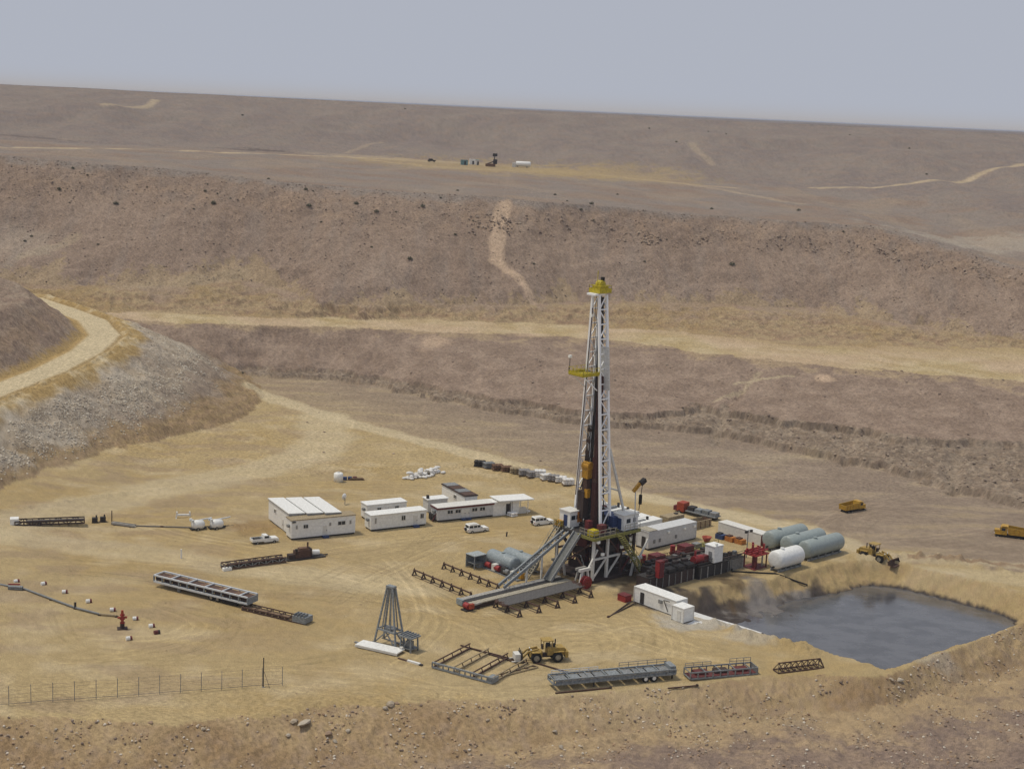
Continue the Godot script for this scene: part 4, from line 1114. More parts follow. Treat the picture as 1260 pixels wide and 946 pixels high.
func container(par: Node, l: float, w: float, h: float, m: String, lift := 0.15) -> void:
	bx(par, "body", Vector3(0, lift + h * 0.5, 0), Vector3(l, h, w), m)
	bx(par, "roof", Vector3(0, lift + h + 0.05, 0), Vector3(l + 0.14, 0.1, w + 0.14), "white" if m == "white" else m)
	for z in [-1.0, 1.0]:
		bx(par, "base_rail", Vector3(0, lift * 0.5 + 0.03, z * w * 0.5 - z * 0.08), Vector3(l + 0.06, 0.26, 0.22), "dark")
	for x in [-1.0, 1.0]:
		for z in [-1.0, 1.0]:
			bx(par, "corner_post", Vector3(x * l * 0.5, lift + h * 0.5, z * w * 0.5), Vector3(0.16, h - 0.02, 0.16), "offwhite" if m == "white" else m)

func mud_system() -> void:
	for a in [[4.2, 14.0, 12.6, "dark stained mud tank nearest the rig, red box on its end", "rustdark"], [15.4, 14.6, 8.6, "grey mud tank in the middle of the row, with dirty panels", "dark"], [22.0, 14.6, 4.0, "short grey mud tank at the pit end of the row", "mudgrey"]]:
		var mt := thing("mud_tank", sp(a[0], a[1]), YAW, a[3], "tank", "mud tanks in a row")
		var l: float = a[2]
		bx(mt, "tank_body", Vector3(0, 1.35, 0), Vector3(l, 2.3, 3.0), a[4])
		bx(mt, "skid", Vector3(0, 0.12, 0), Vector3(l + 0.4, 0.24, 2.6), "dark")
		bx(mt, "walkway", Vector3(0, 2.56, 0), Vector3(l, 0.1, 3.1), "dark")
		var n := int(l / 1.5)
		for k in n:
			var x := lerpf(-l * 0.5 + 0.4, l * 0.5 - 0.4, float(k) / (n - 1))
			bx(mt, "stiffener", Vector3(x, 1.3, 1.56), Vector3(0.16, 2.1, 0.14), ["mudgrey", "concrete"][k % 2])
		rail(mt, Vector3(-l * 0.5, 2.6, 1.5), Vector3(l * 0.5, 2.6, 1.5), "dark", 1.1, n)
		for k in 3:
			bx(mt, "agitator", Vector3(lerpf(-l * 0.34, l * 0.34, k / 2.0), 2.95, -0.4), Vector3(0.7, 0.7, 0.7), ["dark", "rustdark", "steel"][k])
		tube(mt, "mud_line", Vector3(-l * 0.5, 2.9, 0.9), Vector3(l * 0.5, 2.9, 0.9), 0.16, "rustdark")
	for a in [[7.4, 10.2, 9.0, "dark mud tank of the back row, nearest the rig"], [17.6, 10.2, 10.0, "dark mud tank of the back row, behind the red pump"]]:
		var mt := thing("mud_tank", sp(a[0], a[1]), YAW, a[3], "tank", "mud tanks in a row")
		var l: float = a[2]
		bx(mt, "tank_body", Vector3(0, 1.35, 0), Vector3(l, 2.3, 2.8), "rustdark")
		bx(mt, "skid", Vector3(0, 0.12, 0), Vector3(l + 0.4, 0.24, 2.4), "dark")
		bx(mt, "walkway", Vector3(0, 2.56, 0), Vector3(l, 0.1, 2.9), "pipe")
		rail(mt, Vector3(-l * 0.5, 2.6, -1.4), Vector3(l * 0.5, 2.6, -1.4), "rust", 1.1, 5)
		for k in 5:
			bx(mt, ["agitator", "valve_box"][k % 2], Vector3(lerpf(-l * 0.4, l * 0.4, k / 4.0), 2.95, rng.randf_range(-0.8, 0.6)), Vector3(0.9, 0.5 + rng.randf() * 0.6, 0.9), ["dark", "rustdark", "maroon", "dark", "pipe"][k])
		for k in 3: tube(mt, "mud_line", Vector3(-l * 0.5, 2.8 + k * 0.25, -1.0 + k * 0.7), Vector3(l * 0.5, 2.8 + k * 0.2, -0.8 + k * 0.7), 0.14, ["dark", "rust", "rustdark"][k])
	for i in 4:
		var sh := thing("shale_shaker", sp(1.2 + i * 2.6, 14.6, 2.62), YAW, ["dark shale shaker on the mud tank, nearest the red box", "dark shale shaker on the mud tank, second from the red box", "dark shale shaker on the mud tank, third from the red box", "dark shale shaker on the mud tank, beside the red pump"][i], "shale shaker", "shale shakers on the mud tank")
		bx(sh, "basket", Vector3(0, 0.7, 0), Vector3(1.9, 0.6, 2.4), "dark", Vector3(0.12, 0, 0))
		bx(sh, "motor", Vector3(0, 1.25, -0.5), Vector3(1.4, 0.5, 0.6), "rustdark")
		for x in [-0.8, 0.8]:
			for z in [-0.9, 0.9]:
				bx(sh, "leg", Vector3(x, 0.25, z), Vector3(0.14, 0.5, 0.14), "rustdark")
	var rs := thing("red_cabinet", sp(0.2, 15.9, 2.62), YAW, "tall red cabinet standing at the rig end of the mud tanks", "cabinet")
	bx(rs, "body", Vector3(0, 1.5, 0), Vector3(1.3, 3.0, 1.0), "red")
	bx(rs, "door", Vector3(0, 1.5, 0.53), Vector3(1.0, 2.6, 0.06), "dirtyred")
	bx(rs, "cap", Vector3(0, 3.05, 0), Vector3(1.45, 0.12, 1.15), "dirtyred")
	var rp := thing("centrifugal_pump", sp(12.2, 14.6, 2.62), YAW, "rounded red pump on top of the mud tanks", "pump")
	tube(rp, "casing", Vector3(-1.3, 1.0, 0), Vector3(1.0, 1.0, 0), 0.75, "red")
	bx(rp, "motor", Vector3(1.7, 0.9, 0), Vector3(1.4, 1.2, 1.2), "dirtyred")
	bx(rp, "base", Vector3(0, 0.15, 0), Vector3(4.2, 0.3, 1.6), "dark")
	tube(rp, "outlet", Vector3(-0.8, 1.5, 0), Vector3(-0.8, 2.6, 0), 0.2, "red")
	var wc := thing("mud_lab_cabin", sp(16.0, 15.2, 2.62), YAW, "small white upright cabin standing on the mud tanks", "cabin")
	bx(wc, "body", Vector3(0, 1.75, 0), Vector3(2.5, 3.1, 2.3), "white")
	bx(wc, "roof", Vector3(0, 3.35, 0), Vector3(2.7, 0.12, 2.5), "white")
	bx(wc, "base", Vector3(0, 0.1, 0), Vector3(2.5, 0.2, 2.3), "dark")
	door_on(wc, Vector3(-1.25, 1.3, 0.2), 0.8, 1.9, Vector3.LEFT, "grey")
	bx(wc, "floodlight", Vector3(-0.5, 3.65, 0.9), Vector3(0.5, 0.4, 0.3), "lamp")
	var dg := thing("degasser", sp(26.4, 17.0), YAW, "bright red pipe manifold tower at the pit end of the mud tanks", "manifold")
	bx(dg, "base", Vector3(0, 0.2, 0), Vector3(4.4, 0.4, 3.4), "dirtyred")
	for x in [-1.7, 1.7]:
		for z in [-1.3, 1.3]:
			bar(dg, "post", Vector3(x, 0.3, z), Vector3(x, 3.0, z), 0.2, "dirtyred")
	bx(dg, "platform", Vector3(0, 3.0, 0), Vector3(4.2, 0.2, 3.2), "red")
	for k in 7:
		tube(dg, "valve", Vector3(-1.6 + k * 0.55, 3.1, -0.9 + (k % 3) * 0.9), Vector3(-1.6 + k * 0.55, 4.0 + (k % 2) * 0.9, -0.9 + (k % 3) * 0.9), 0.22, "red")
	for z in [-0.9, 0.0, 0.9]:
		tube(dg, "manifold_pipe", Vector3(-2.2, 3.6, z), Vector3(2.4, 3.6, z), 0.2, "red")
	tube(dg, "separator", Vector3(-1.0, 0.4, 0.6), Vector3(-1.0, 2.9, 0.6), 0.5, "dirtyred")
	tube(dg, "drain", Vector3(0.8, 0.4, 1.0), Vector3(0.8, 2.9, 1.0), 0.16, "concrete")
	var lp := thing("light_pole", sp(29.4, 12.4), YAW, "thin pole with paired lamps behind the red manifold", "light pole")
	tube(lp, "shaft", Vector3.ZERO, Vector3(0, 6.0, 0), 0.1, "grey")
	bx(lp, "crossarm", Vector3(0, 5.9, 0), Vector3(1.8, 0.12, 0.12), "grey")
	for x in [-0.8, 0.8]: bx(lp, "lamp_head", Vector3(x, 5.75, 0.15), Vector3(0.5, 0.45, 0.35), "dark")
	# control house and generator houses behind
	var sc := thing("control_house", sp(24.0, -3.9), YAW, "long pale grey control house raised on a steel base behind the mud tanks", "container")
	bx(sc, "base", Vector3(0, 0.3, 0), Vector3(14.2, 0.5, 2.8), "dark")
	container(sc, 14.2, 3.2, 3.3, "panel", 0.55)
	door_on(sc, Vector3(-7.1, 1.7, 0.3), 1.0, 2.1, Vector3.LEFT, "dark")
	for x in [-5.4, -3.8, 1.0]: bx(sc, "junction_box", Vector3(x, 1.8, 1.66), Vector3(0.5, 0.7, 0.15), "grey")
	for x in [-1.4, 3.4, 6.4]: bx(sc, "floodlight", Vector3(x, 3.1, 1.75), Vector3(0.5, 0.4, 0.35), "lamp")
	bx(sc, "awning", Vector3(-5.8, 4.05, 0), Vector3(2.4, 0.08, 3.3), "beige")
	for k in 4:
		var g := thing("generator_house", sp(21.6 + k * 0.9, -9.4 - k * 3.6), YAW, ["white generator house just behind the grey control house", "white generator house second behind the control house", "white generator house third behind the control house", "white generator house farthest behind the control house"][k], "generator", "generator houses")
		container(g, 11.0 - k, 2.5, 3.0 if k else 3.3, "white", 0.4)
		bx(g, "exhaust", Vector3(2.4, 3.9, 0), Vector3(0.4, 1.1, 0.4), "dark")
		bx(g, "silencer", Vector3(0.6, 3.75, 0), Vector3(2.2, 0.5, 0.6), "grey")
		bx(g, "radiator", Vector3(5.2 - k * 0.5, 2.1, 0), Vector3(0.5, 2.4, 2.2), "dark")
		bx(g, "louvre", Vector3(-2.2, 2.0, 1.28), Vector3(2.0, 1.2, 0.08), "grey")
	var fb := thing("fuel_tank", sp(33.4, -11.0), YAW, "brown grey box-shaped fuel tank right of the generator houses", "tank")
	bx(fb, "body", Vector3(0, 1.7, 0), Vector3(5.0, 2.6, 2.4), "tan")
	bx(fb, "skid", Vector3(0, 0.2, 0), Vector3(5.2, 0.4, 2.2), "dark")
	bx(fb, "hatch", Vector3(1.2, 3.1, 0), Vector3(0.7, 0.25, 0.7), "dark")
	var mp := thing("mud_pump", sp(9.4, 5.6), YAW, "dark red mud pump on a skid between rig and mud tanks", "pump")
	bx(mp, "skid", Vector3(0, 0.25, 0), Vector3(6.4, 0.5, 2.6), "rustdark")
	bx(mp, "power_end", Vector3(1.4, 1.5, 0), Vector3(2.6, 2.0, 2.2), "dirtyred")
	for z in [-0.7, 0.0, 0.7]: tube(mp, "liner", Vector3(0.2, 1.2, z), Vector3(-2.2, 1.2, z), 0.32, "maroon")
	tube(mp, "pulsation_damper", Vector3(-2.4, 1.6, 0), Vector3(-2.4, 3.0, 0), 0.5, "red")
	var mp2 := copy(mp, "mud_pump", sp(19.0, 4.4), YAW, "dark red mud pump on a skid below the grey control house", "mud pumps")
	mp.set_meta("group", "mud pumps")
	var ol := thing("chemical_hopper", sp(25.0, 4.6), YAW, "olive green and red mixing hopper behind the mud tanks", "hopper")
	bx(ol, "platform", Vector3(0, 1.5, 0), Vector3(7.0, 0.2, 3.0), "olive")
	for x in [-3.2, 3.2]:
		for z in [-1.3, 1.3]: bar(ol, "leg", Vector3(x, 0, z), Vector3(x, 1.5, z), 0.16, "olive")
	rail(ol, Vector3(-3.4, 1.6, 1.4), Vector3(3.4, 1.6, 1.4), "olive", 1.1, 5)
	put(ol, "funnel", lathe_mesh([Vector2(-0.8, 0.3), Vector2(0.6, 1.0), Vector2(0.6, 0.9), Vector2(-0.7, 0.25)], 16), Transform3D(Basis(Vector3.BACK, PI / 2), Vector3(1.4, 2.6, 0)), "redorange")
	bx(ol, "bag_table", Vector3(-1.6, 2.0, 0), Vector3(1.6, 0.8, 1.4), "grey")
	var yd := thing("yellow_drum", sp(6.6, 8.6), YAW, "round yellow tank standing at the foot of the olive stairs", "tank")
	put(yd, "shell", lathe_mesh([Vector2(0.3, 0.001), Vector2(0.35, 0.8), Vector2(0.6, 0.95), Vector2(1.9, 0.95), Vector2(2.15, 0.8), Vector2(2.25, 0.001)], 18), Transform3D(Basis(Vector3.BACK, PI / 2), Vector3(0, 0, 0)), "yellow")
	bx(yd, "base", Vector3(0, 0.16, 0), Vector3(1.8, 0.32, 1.8), "olive")
	tube(yd, "vent", Vector3(0, 2.2, 0), Vector3(0, 2.6, 0), 0.12, "olive")
	# flow line down the pit bank and liner
	var hs := thing("discharge_hose", sp(22.5, 21.5, 0), YAW, "black discharge hose running down the bank into the pit", "hose")
	var prev := sp(20.0, 16.6)
	prev.y = 0.9
	for k in 8:
		var nx := sp(20.0 + k * 1.4, 16.6 + k * 1.5)
		nx.y = maxf(gh(nx.x, nx.z), -2.9) + 0.15
		var inv := hs.transform.affine_inverse()
		tube(hs, "hose_length", inv * prev, inv * nx, 0.15, "black")
		prev = nx
	var lpts := [Vector3(31.97, 0, -251.2), Vector3(33.89, 0, -249.33), Vector3(36.67, 0, -246.76), Vector3(39.82, 0, -244.3), Vector3(43.57, 0, -240.78)]
	var ln := thing("pit_liner", lpts[2], 0.0, "white plastic liner laid along the near edge of the mud pit", "liner")
	for k in lpts.size() - 1:
		var p: Vector3 = lpts[k] - lpts[2]
		var q: Vector3 = lpts[k + 1] - lpts[2]
		var n := (q - p).normalized().cross(Vector3.UP)
		var m0 := (p + q) * 0.5
		var yw := atan2(-(q.z - p.z), q.x - p.x)
		bx(ln, "sheet", m0 + n * 0.3 + Vector3(0, 0.16, 0), Vector3((q - p).length() * 0.99, 0.06, 1.7), "liner", Vector3(0.0, yw, 0.0) + Vector3(0.08, 0, 0))
		bx(ln, "sheet_fold", m0 - n * 0.9 + Vector3(0, 0.0, 0), Vector3((q - p).length() * 0.97, 0.06, 1.0), "sackgrey", Vector3(-0.55, yw, 0.0))
	for k in 5:
		var p: Vector3 = Vector3(32.7, 0, -246.23) + Vector3(k * 1.9, 0, rng.randf_range(-1.0, 1.6) + k * 0.9)
		var s := thing("liner_scrap", p, rng.randf() * 3.0, "torn piece of pale sheeting on the ground at the pit edge", "sheeting", "sheeting scraps at the pit edge")
		bx(s, "sheet", Vector3(0, 0.12, 0), Vector3(2.2, 0.06, 1.0), "liner", Vector3(0.05, 0, 0.06))
		bx(s, "crease", Vector3(0.3, 0.16, 0.2), Vector3(1.2, 0.1, 0.4), "offwhite", Vector3(0, 0.4, 0.1))
	# four storage tanks
	var grey := [[Vector3(62.68, 0, -287.24), "grey green storage tank, nearest of the three beside the white tank"], [Vector3(59.65, 0, -290.08), "grey green storage tank, middle one of three"], [Vector3(56.57, 0, -292.99), "grey green storage tank, farthest of three"]]
	for g in grey:
		var tk := thing("storage_tank", g[0], YAW, g[1], "tank", "grey green storage tanks")
		storage(tk, 11.4, 1.75, "tank")
	var wt := thing("white_tank", Vector3(54.16, 0, -277.98), YAW, "short white cylindrical tank on a skid above the pit bank", "tank")
	storage(wt, 7.6, 1.8, "white")

func storage(tk: Node3D, l: float, r: float, m: String) -> void:
	tk.position.y = gh(tk.position.x, tk.position.z)
	put(tk, "shell", tank_mesh(l, r), Transform3D(Basis(), Vector3(0, r + 0.45, 0)), m)
	for z in [-0.9, 0.9]:
		bx(tk, "skid", Vector3(0, 0.0, z), Vector3(l - 0.6, 0.8, 0.3), "grey")
	for k in 5:
		var x := lerpf(-l * 0.4, l * 0.4, k / 4.0)
		bx(tk, "saddle", Vector3(x, 0.5, 0), Vector3(0.3, 0.7, 2.4), "steel")
	for x in [-l * 0.3, l * 0.3]:
		put(tk, "weld_band", lathe_mesh([Vector2(-0.06, r + 0.001), Vector2(-0.05, r + 0.02), Vector2(0.05, r + 0.02), Vector2(0.06, r + 0.001)], 24), Transform3D(Basis(), Vector3(x, r + 0.45, 0)), m)
	tube(tk, "manhole", Vector3(-l * 0.2, 2 * r + 0.4, 0), Vector3(-l * 0.2, 2 * r + 0.75, 0), 0.4, m)
	tube(tk, "valve", Vector3(-l * 0.5 - 0.3, 0.9, 0), Vector3(-l * 0.5 + 0.3, 0.9, 0), 0.18, "dark")

# ---------------------------------------------------------------- camp cabins
func cabin(called: String, p: Vector3, yaw: float, l: float, w: float, h: float, label: String, wall: String, roof: String, wins: Array, doors: Array, fascia := "") -> Node3D:
	var c := from_corner(p, yaw, l, -w)
	c.y = gh(c.x, c.z)
	var o := thing(called, c, yaw, label, "cabin", "camp cabins")
	var b := 0.35
	for z in [-1.0, 1.0]:
		bx(o, "skid", Vector3(0, 0.18, z * (w * 0.5 - 0.3)), Vector3(l - 0.3, 0.4, 0.25), "dark")
	bx(o, "wall", Vector3(0, b + (h - b) * 0.5, 0), Vector3(l, h - b, w), wall)
	var n := int(l / 1.25)
	for k in n:
		bx(o, "panel_strip", Vector3(lerpf(-l * 0.5 + 0.6, l * 0.5 - 0.6, float(k) / (n - 1)), b + (h - b) * 0.5, w * 0.5), Vector3(0.05, h - b - 0.1, 0.05), wall)
	bx(o, "roof", Vector3(0, h + 0.07, 0), Vector3(l + 0.25, 0.16, w + 0.3), roof)
	if fascia:
		bx(o, "fascia", Vector3(0, h - 0.1, w * 0.5 + 0.16), Vector3(l + 0.3, 0.36, 0.06), fascia)
		bx(o, "fascia", Vector3(-l * 0.5 - 0.14, h - 0.1, 0), Vector3(0.06, 0.36, w + 0.3), fascia)
	for x in wins:
		window_on(o, Vector3(x[0] * l, b + (h - b) * 0.62, w * 0.5), x[1], x[2])
	for x in doors:
		door_on(o, Vector3(x * l, b + 1.02, w * 0.5), 0.9, 2.0, Vector3.BACK, "offwhite")
		bx(o, "step", Vector3(x * l, 0.2, w * 0.5 + 0.5), Vector3(1.2, 0.4, 0.8), "blue")
	bx(o, "air_conditioner", Vector3(-l * 0.5 - 0.25, h * 0.68, 0.3), Vector3(0.5, 0.5, 0.8), "grey")
	return o

func cabins() -> void:
	var y1: float = 0.5002
	var p1: Vector3 = Vector3(-41.69, 0, -282.52)
	var c1 := cabin("site_cabin", p1, y1, 13.4, 2.9, 3.9, "large white cabin with a tan roof, the one beside the white pickup", "white", "tan", [[-0.28, 1.0, 0.8], [0.28, 1.6, 0.8], [0.42, 0.4, 0.8], [-0.42, 0.35, 0.8], [0.1, 0.4, 0.7]], [0.02])
	bx(c1, "box_light", Vector3(-6.2, 3.6, 1.5), Vector3(0.7, 0.2, 0.3), "dark")
	var fx := Vector3(cos(y1), 0, -sin(y1))
	var fz := Vector3(sin(y1), 0, cos(y1))
	var names := ["leftmost", "middle", "rightmost"]
	for k in 3:
		var pc := p1 + fx * (2.15 + k * 3.55) - fz * (3.1 + 6.0 - k * 0.8)
		pc.y = gh(pc.x, pc.z)
		var u := thing("sleeping_cabin", pc, y1, "white roofed cabin standing end-on behind the large white cabin, " + names[k] + " of three", "cabin", "camp cabins")
		bx(u, "skid", Vector3(-1.2, 0.18, 0), Vector3(0.25, 0.4, 11.6), "dark")
		bx(u, "skid", Vector3(1.2, 0.18, 0), Vector3(0.25, 0.4, 11.6), "dark")
		bx(u, "wall", Vector3(0, 2.3, 0), Vector3(3.1, 4.0, 12.0), "white")
		bx(u, "roof", Vector3(0, 4.42, 0), Vector3(3.4, 0.16, 12.5), "white", Vector3(0, 0, -0.05))
		bx(u, "eave_trim", Vector3(0, 4.28, 6.2), Vector3(3.4, 0.14, 0.1), "grey")
		bx(u, "eave_trim", Vector3(-1.68, 4.36, 0), Vector3(0.08, 0.14, 12.4), "grey")
		window_on(u, Vector3(-1.55, 2.9, -2.0), 1.0, 0.8, Vector3.LEFT)
		door_on(u, Vector3(-1.55, 1.4, 2.5), 0.9, 2.0, Vector3.LEFT, "offwhite")
	var y2: float = 0.5306
	var p2: Vector3 = Vector3(-27.01, 0, -291.2)
	var c2 := cabin("site_cabin", p2, y2, 12.4, 3.0, 3.2, "plain white cabin with two windows, next right of the large one", "white", "white", [[-0.42, 0.35, 1.2], [0.08, 0.9, 1.0], [0.42, 0.8, 1.0]], [0.3])
	c2.set_meta("group", "camp cabins")
	cabin("site_cabin", p2 + Vector3(sin(y2), 0, cos(y2)) * -7.2 + Vector3(cos(y2), 0, -sin(y2)) * 2.4, y2, 9.0, 3.0, 3.2, "white roofed cabin half hidden behind the plain two-window cabin", "white", "white", [[-0.2, 0.9, 0.9], [0.25, 0.9, 0.9]], [0.0])
	var y3: float = 0.5083
	var p3: Vector3 = Vector3(-14.12, 0, -299.95)
	var c3 := cabin("site_cabin", p3, y3, 13.0, 3.1, 2.9, "grey walled cabin with dark red roof edge and four windows", "panel", "offwhite", [[-0.28, 1.3, 0.8], [-0.14, 1.3, 0.8], [0.16, 1.3, 0.8], [0.3, 1.3, 0.8]], [0.03, -0.04], "maroon")
	for k in 3:
		bx(c3, "gas_bottle", Vector3(-7.0, 0.8, -0.9 + k * 0.8), Vector3(0.5, 1.2, 0.5), "dark")
	bar(c3, "stair_rail", Vector3(-7.6, 0.2, 1.3), Vector3(-6.7, 1.9, 1.4), 0.12, "maroon")
	bar(c3, "stair_rail", Vector3(-7.6, 0.2, 0.2), Vector3(-6.7, 1.9, 0.2), 0.12, "dark")
	# hut behind with its dark roof running back
	var p4 := p3 + Vector3(cos(y3), 0, -sin(y3)) * 10.2 - Vector3(sin(y3), 0, cos(y3)) * 10.4
	p4.y = gh(p4.x, p4.z)
	var h4 := thing("storage_hut", p4, y3, "white hut with a dark flat roof behind the red-edged cabin", "cabin", "camp cabins")
	bx(h4, "wall", Vector3(0, 1.8, 0), Vector3(3.0, 3.2, 11.0), "white")
	bx(h4, "base", Vector3(0, 0.15, 0), Vector3(2.8, 0.3, 10.8), "dark")
	bx(h4, "roof", Vector3(0, 3.5, 0), Vector3(3.3, 0.2, 11.4), "rustdark")
	for k in 4: bx(h4, "roof_sheet", Vector3(0, 3.66, -4.2 + k * 2.8), Vector3(2.8, 0.1, 2.5), ["grey", "rust", "steel", "rust"][k])
	window_on(h4, Vector3(-1.5, 2.3, 1.0), 1.2, 0.8, Vector3.LEFT)
	var p5 := p3 - Vector3(sin(y3), 0, cos(y3)) * 8.6 + Vector3(cos(y3), 0, -sin(y3)) * 3.6
	p5.y = gh(p5.x, p5.z)
	var h5 := thing("site_cabin", p5, y3, "low white roofed cabin behind the left half of the red-edged cabin", "cabin", "camp cabins")
	bx(h5, "wall", Vector3(0, 1.4, 0), Vector3(4.6, 2.6, 2.4), "panel")
	bx(h5, "roof", Vector3(0, 2.78, 0), Vector3(5.0, 0.16, 2.8), "white")
	bx(h5, "base", Vector3(0, 0.06, 0), Vector3(4.4, 0.2, 2.2), "dark")
	bx(h5, "chimney", Vector3(-2.0, 3.2, 0.4), Vector3(0.5, 0.8, 0.5), "dark")
	# open hut with a white canopy
	var y6: float = 0.6428
	var p6: Vector3 = Vector3(2.46, 0, -309.07)
	var c6 := from_corner(p6, y3, -5.0, -3.2)
	c6.y = gh(c6.x, c6.z)
	var h6 := thing("canopy_hut", c6, y3, "white hut under a wide white canopy roof, right end of the cabins", "hut", "camp cabins")
	bx(h6, "wall", Vector3(-1.4, 1.6, 0), Vector3(4.0, 3.0, 3.0), "white")
	bx(h6, "base", Vector3(-1.4, 0.06, 0), Vector3(3.8, 0.2, 2.8), "dark")
	bx(h6, "door", Vector3(0.1, 1.4, 1.53), Vector3(0.9, 2.2, 0.08), "dark")
	bx(h6, "side_wall", Vector3(2.0, 1.5, 0.4), Vector3(1.6, 2.8, 2.4), "white")
	bx(h6, "counter", Vector3(3.9, 0.6, 0.8), Vector3(1.8, 1.2, 1.0), "offwhite")
	for x in [0.9, 4.9]:
		for z in [-1.6, 1.6]: bar(h6, "post", Vector3(x, 0, z), Vector3(x, 3.1, z), 0.14, "white")
	bx(h6, "canopy", Vector3(1.8, 3.3, 0), Vector3(8.4, 0.16, 4.6), "white", Vector3(0, 0, -0.03))
	bx(h6, "canopy_edge", Vector3(1.8, 3.16, 2.32), Vector3(8.4, 0.2, 0.06), "offwhite")
	# long white shed right of the rig
	var sh := thing("long_container", sp(39.6, 3.2), YAW + PI / 2, "long white container with a dark open end, left of the grey tanks", "container")
	open_box(sh, 11.4, 2.6, 2.6, "offwhite")
	bx(sh, "door", Vector3(-6.2, 1.4, -1.25), Vector3(1.1, 2.4, 0.1), "maroon", Vector3(0, 0.5, 0))
	var s2 := thing("open_container", sp(43.0, 8.6), YAW, "grey container with open front right of the long white one", "container")
	open_box(s2, 2.8, 2.6, 2.4, "steel")
	for k in 3:
		var ob := thing("machinery_crate", sp(35.6 + k * 0.3, 0.6 + k * 2.3), YAW, ["blue drum rack in front of the long white container", "orange machine beside the blue rack and the long white container", "orange machine nearest the open end of the long white container"][k], "machine")
		bx(ob, "housing", Vector3(0, 0.75, 0), Vector3(1.4, 1.1, 1.9), ["blue", "orange", "orange"][k])
		bx(ob, "hood", Vector3(0, 1.4, -0.3), Vector3(1.1, 0.3, 1.0), ["dark", "rust", "rust"][k])
		bx(ob, "skid", Vector3(0, 0.12, 0), Vector3(1.5, 0.24, 2.0), "dark")
	var br := thing("steel_bin", sp(37.2, -8.2), YAW, "long low brown steel bin behind the control house", "bin")
	bx(br, "floor", Vector3(0, 0.2, 0), Vector3(8.4, 0.2, 2.4), "rustdark")
	for z in [-1.2, 1.2]: bx(br, "side", Vector3(0, 1.0, z), Vector3(8.4, 1.6, 0.12), "tan")
	for x in [-4.2, 4.2]: bx(br, "end", Vector3(x, 1.0, 0), Vector3(0.12, 1.6, 2.4), "brownbox")
	for k in 6: bx(br, "rib", Vector3(-3.6 + k * 1.45, 1.0, 1.3), Vector3(0.14, 1.6, 0.1), "brownbox")
	bx(br, "rim", Vector3(0, 1.84, 1.2), Vector3(8.5, 0.1, 0.2), "tan")
	for k in 2:
		var pt := thing("pallet_of_sacks", sp(11.0 + k * 5, -36.0 - k), YAW, ["pale sacks piled just right of the mast, beyond the rig", "small pale sack pile far behind the generator houses"][k], "sacks")
		sack_pile(pt, 2 - k, 3, 2 - k, "sack")

# a container with real depth, open at its -x end
func open_box(par: Node, l: float, w: float, h: float, m: String) -> void:
	bx(par, "floor", Vector3(0, 0.2, 0), Vector3(l, 0.16, w - 0.16), "brownbox")
	bx(par, "roof", Vector3(0, h + 0.15, 0), Vector3(l + 0.1, 0.1, w + 0.1), m)
	for z in [-1.0, 1.0]:
		bx(par, "side_wall", Vector3(0, h * 0.5 + 0.1, z * (w * 0.5 - 0.04)), Vector3(l, h, 0.08), m)
		bx(par, "base_rail", Vector3(0, 0.1, z * (w * 0.5 - 0.15)), Vector3(l + 0.06, 0.2, 0.2), "dark")
		bx(par, "corner_post", Vector3(-l * 0.5, h * 0.5 + 0.1, z * (w * 0.5 - 0.02)), Vector3(0.16, h, 0.16), m)
	bx(par, "end_wall", Vector3(l * 0.5 - 0.05, h * 0.5 + 0.1, 0), Vector3(0.08, h - 0.04, w - 0.2), m)

func sack_pile(par: Node, nx: int, nz: int, ny: int, m: String) -> void:
	for z in [-0.45, 0.45]: bx(par, "pallet_bearer", Vector3(0, 0.07, z), Vector3(nx * 0.9, 0.14, 0.12), "wood")
	bx(par, "pallet_deck", Vector3(0, 0.16, 0), Vector3(nx * 0.95, 0.04, maxf(nz * 0.62, 1.1)), "wood")
	for y in ny:
		for i in nx:
			for k in nz:
				put(par, "sack", sack_mesh(), Transform3D(Basis(Vector3.UP, rng.randf_range(-0.2, 0.2)).scaled(Vector3(0.9, 0.5, 0.62)), Vector3((i - (nx - 1) * 0.5) * 0.86 + (y % 2) * 0.08, 0.42 + y * 0.44, (k - (nz - 1) * 0.5) * 0.6)), m)

var _sack: ArrayMesh
func sack_mesh() -> ArrayMesh:
	if _sack == null:
		_sack = lathe_mesh([Vector2(-0.52, 0.001), Vector2(-0.5, 0.24), Vector2(-0.38, 0.46), Vector2(0.0, 0.52), Vector2(0.38, 0.46), Vector2(0.5, 0.24), Vector2(0.52, 0.001)], 10)
	return _sack

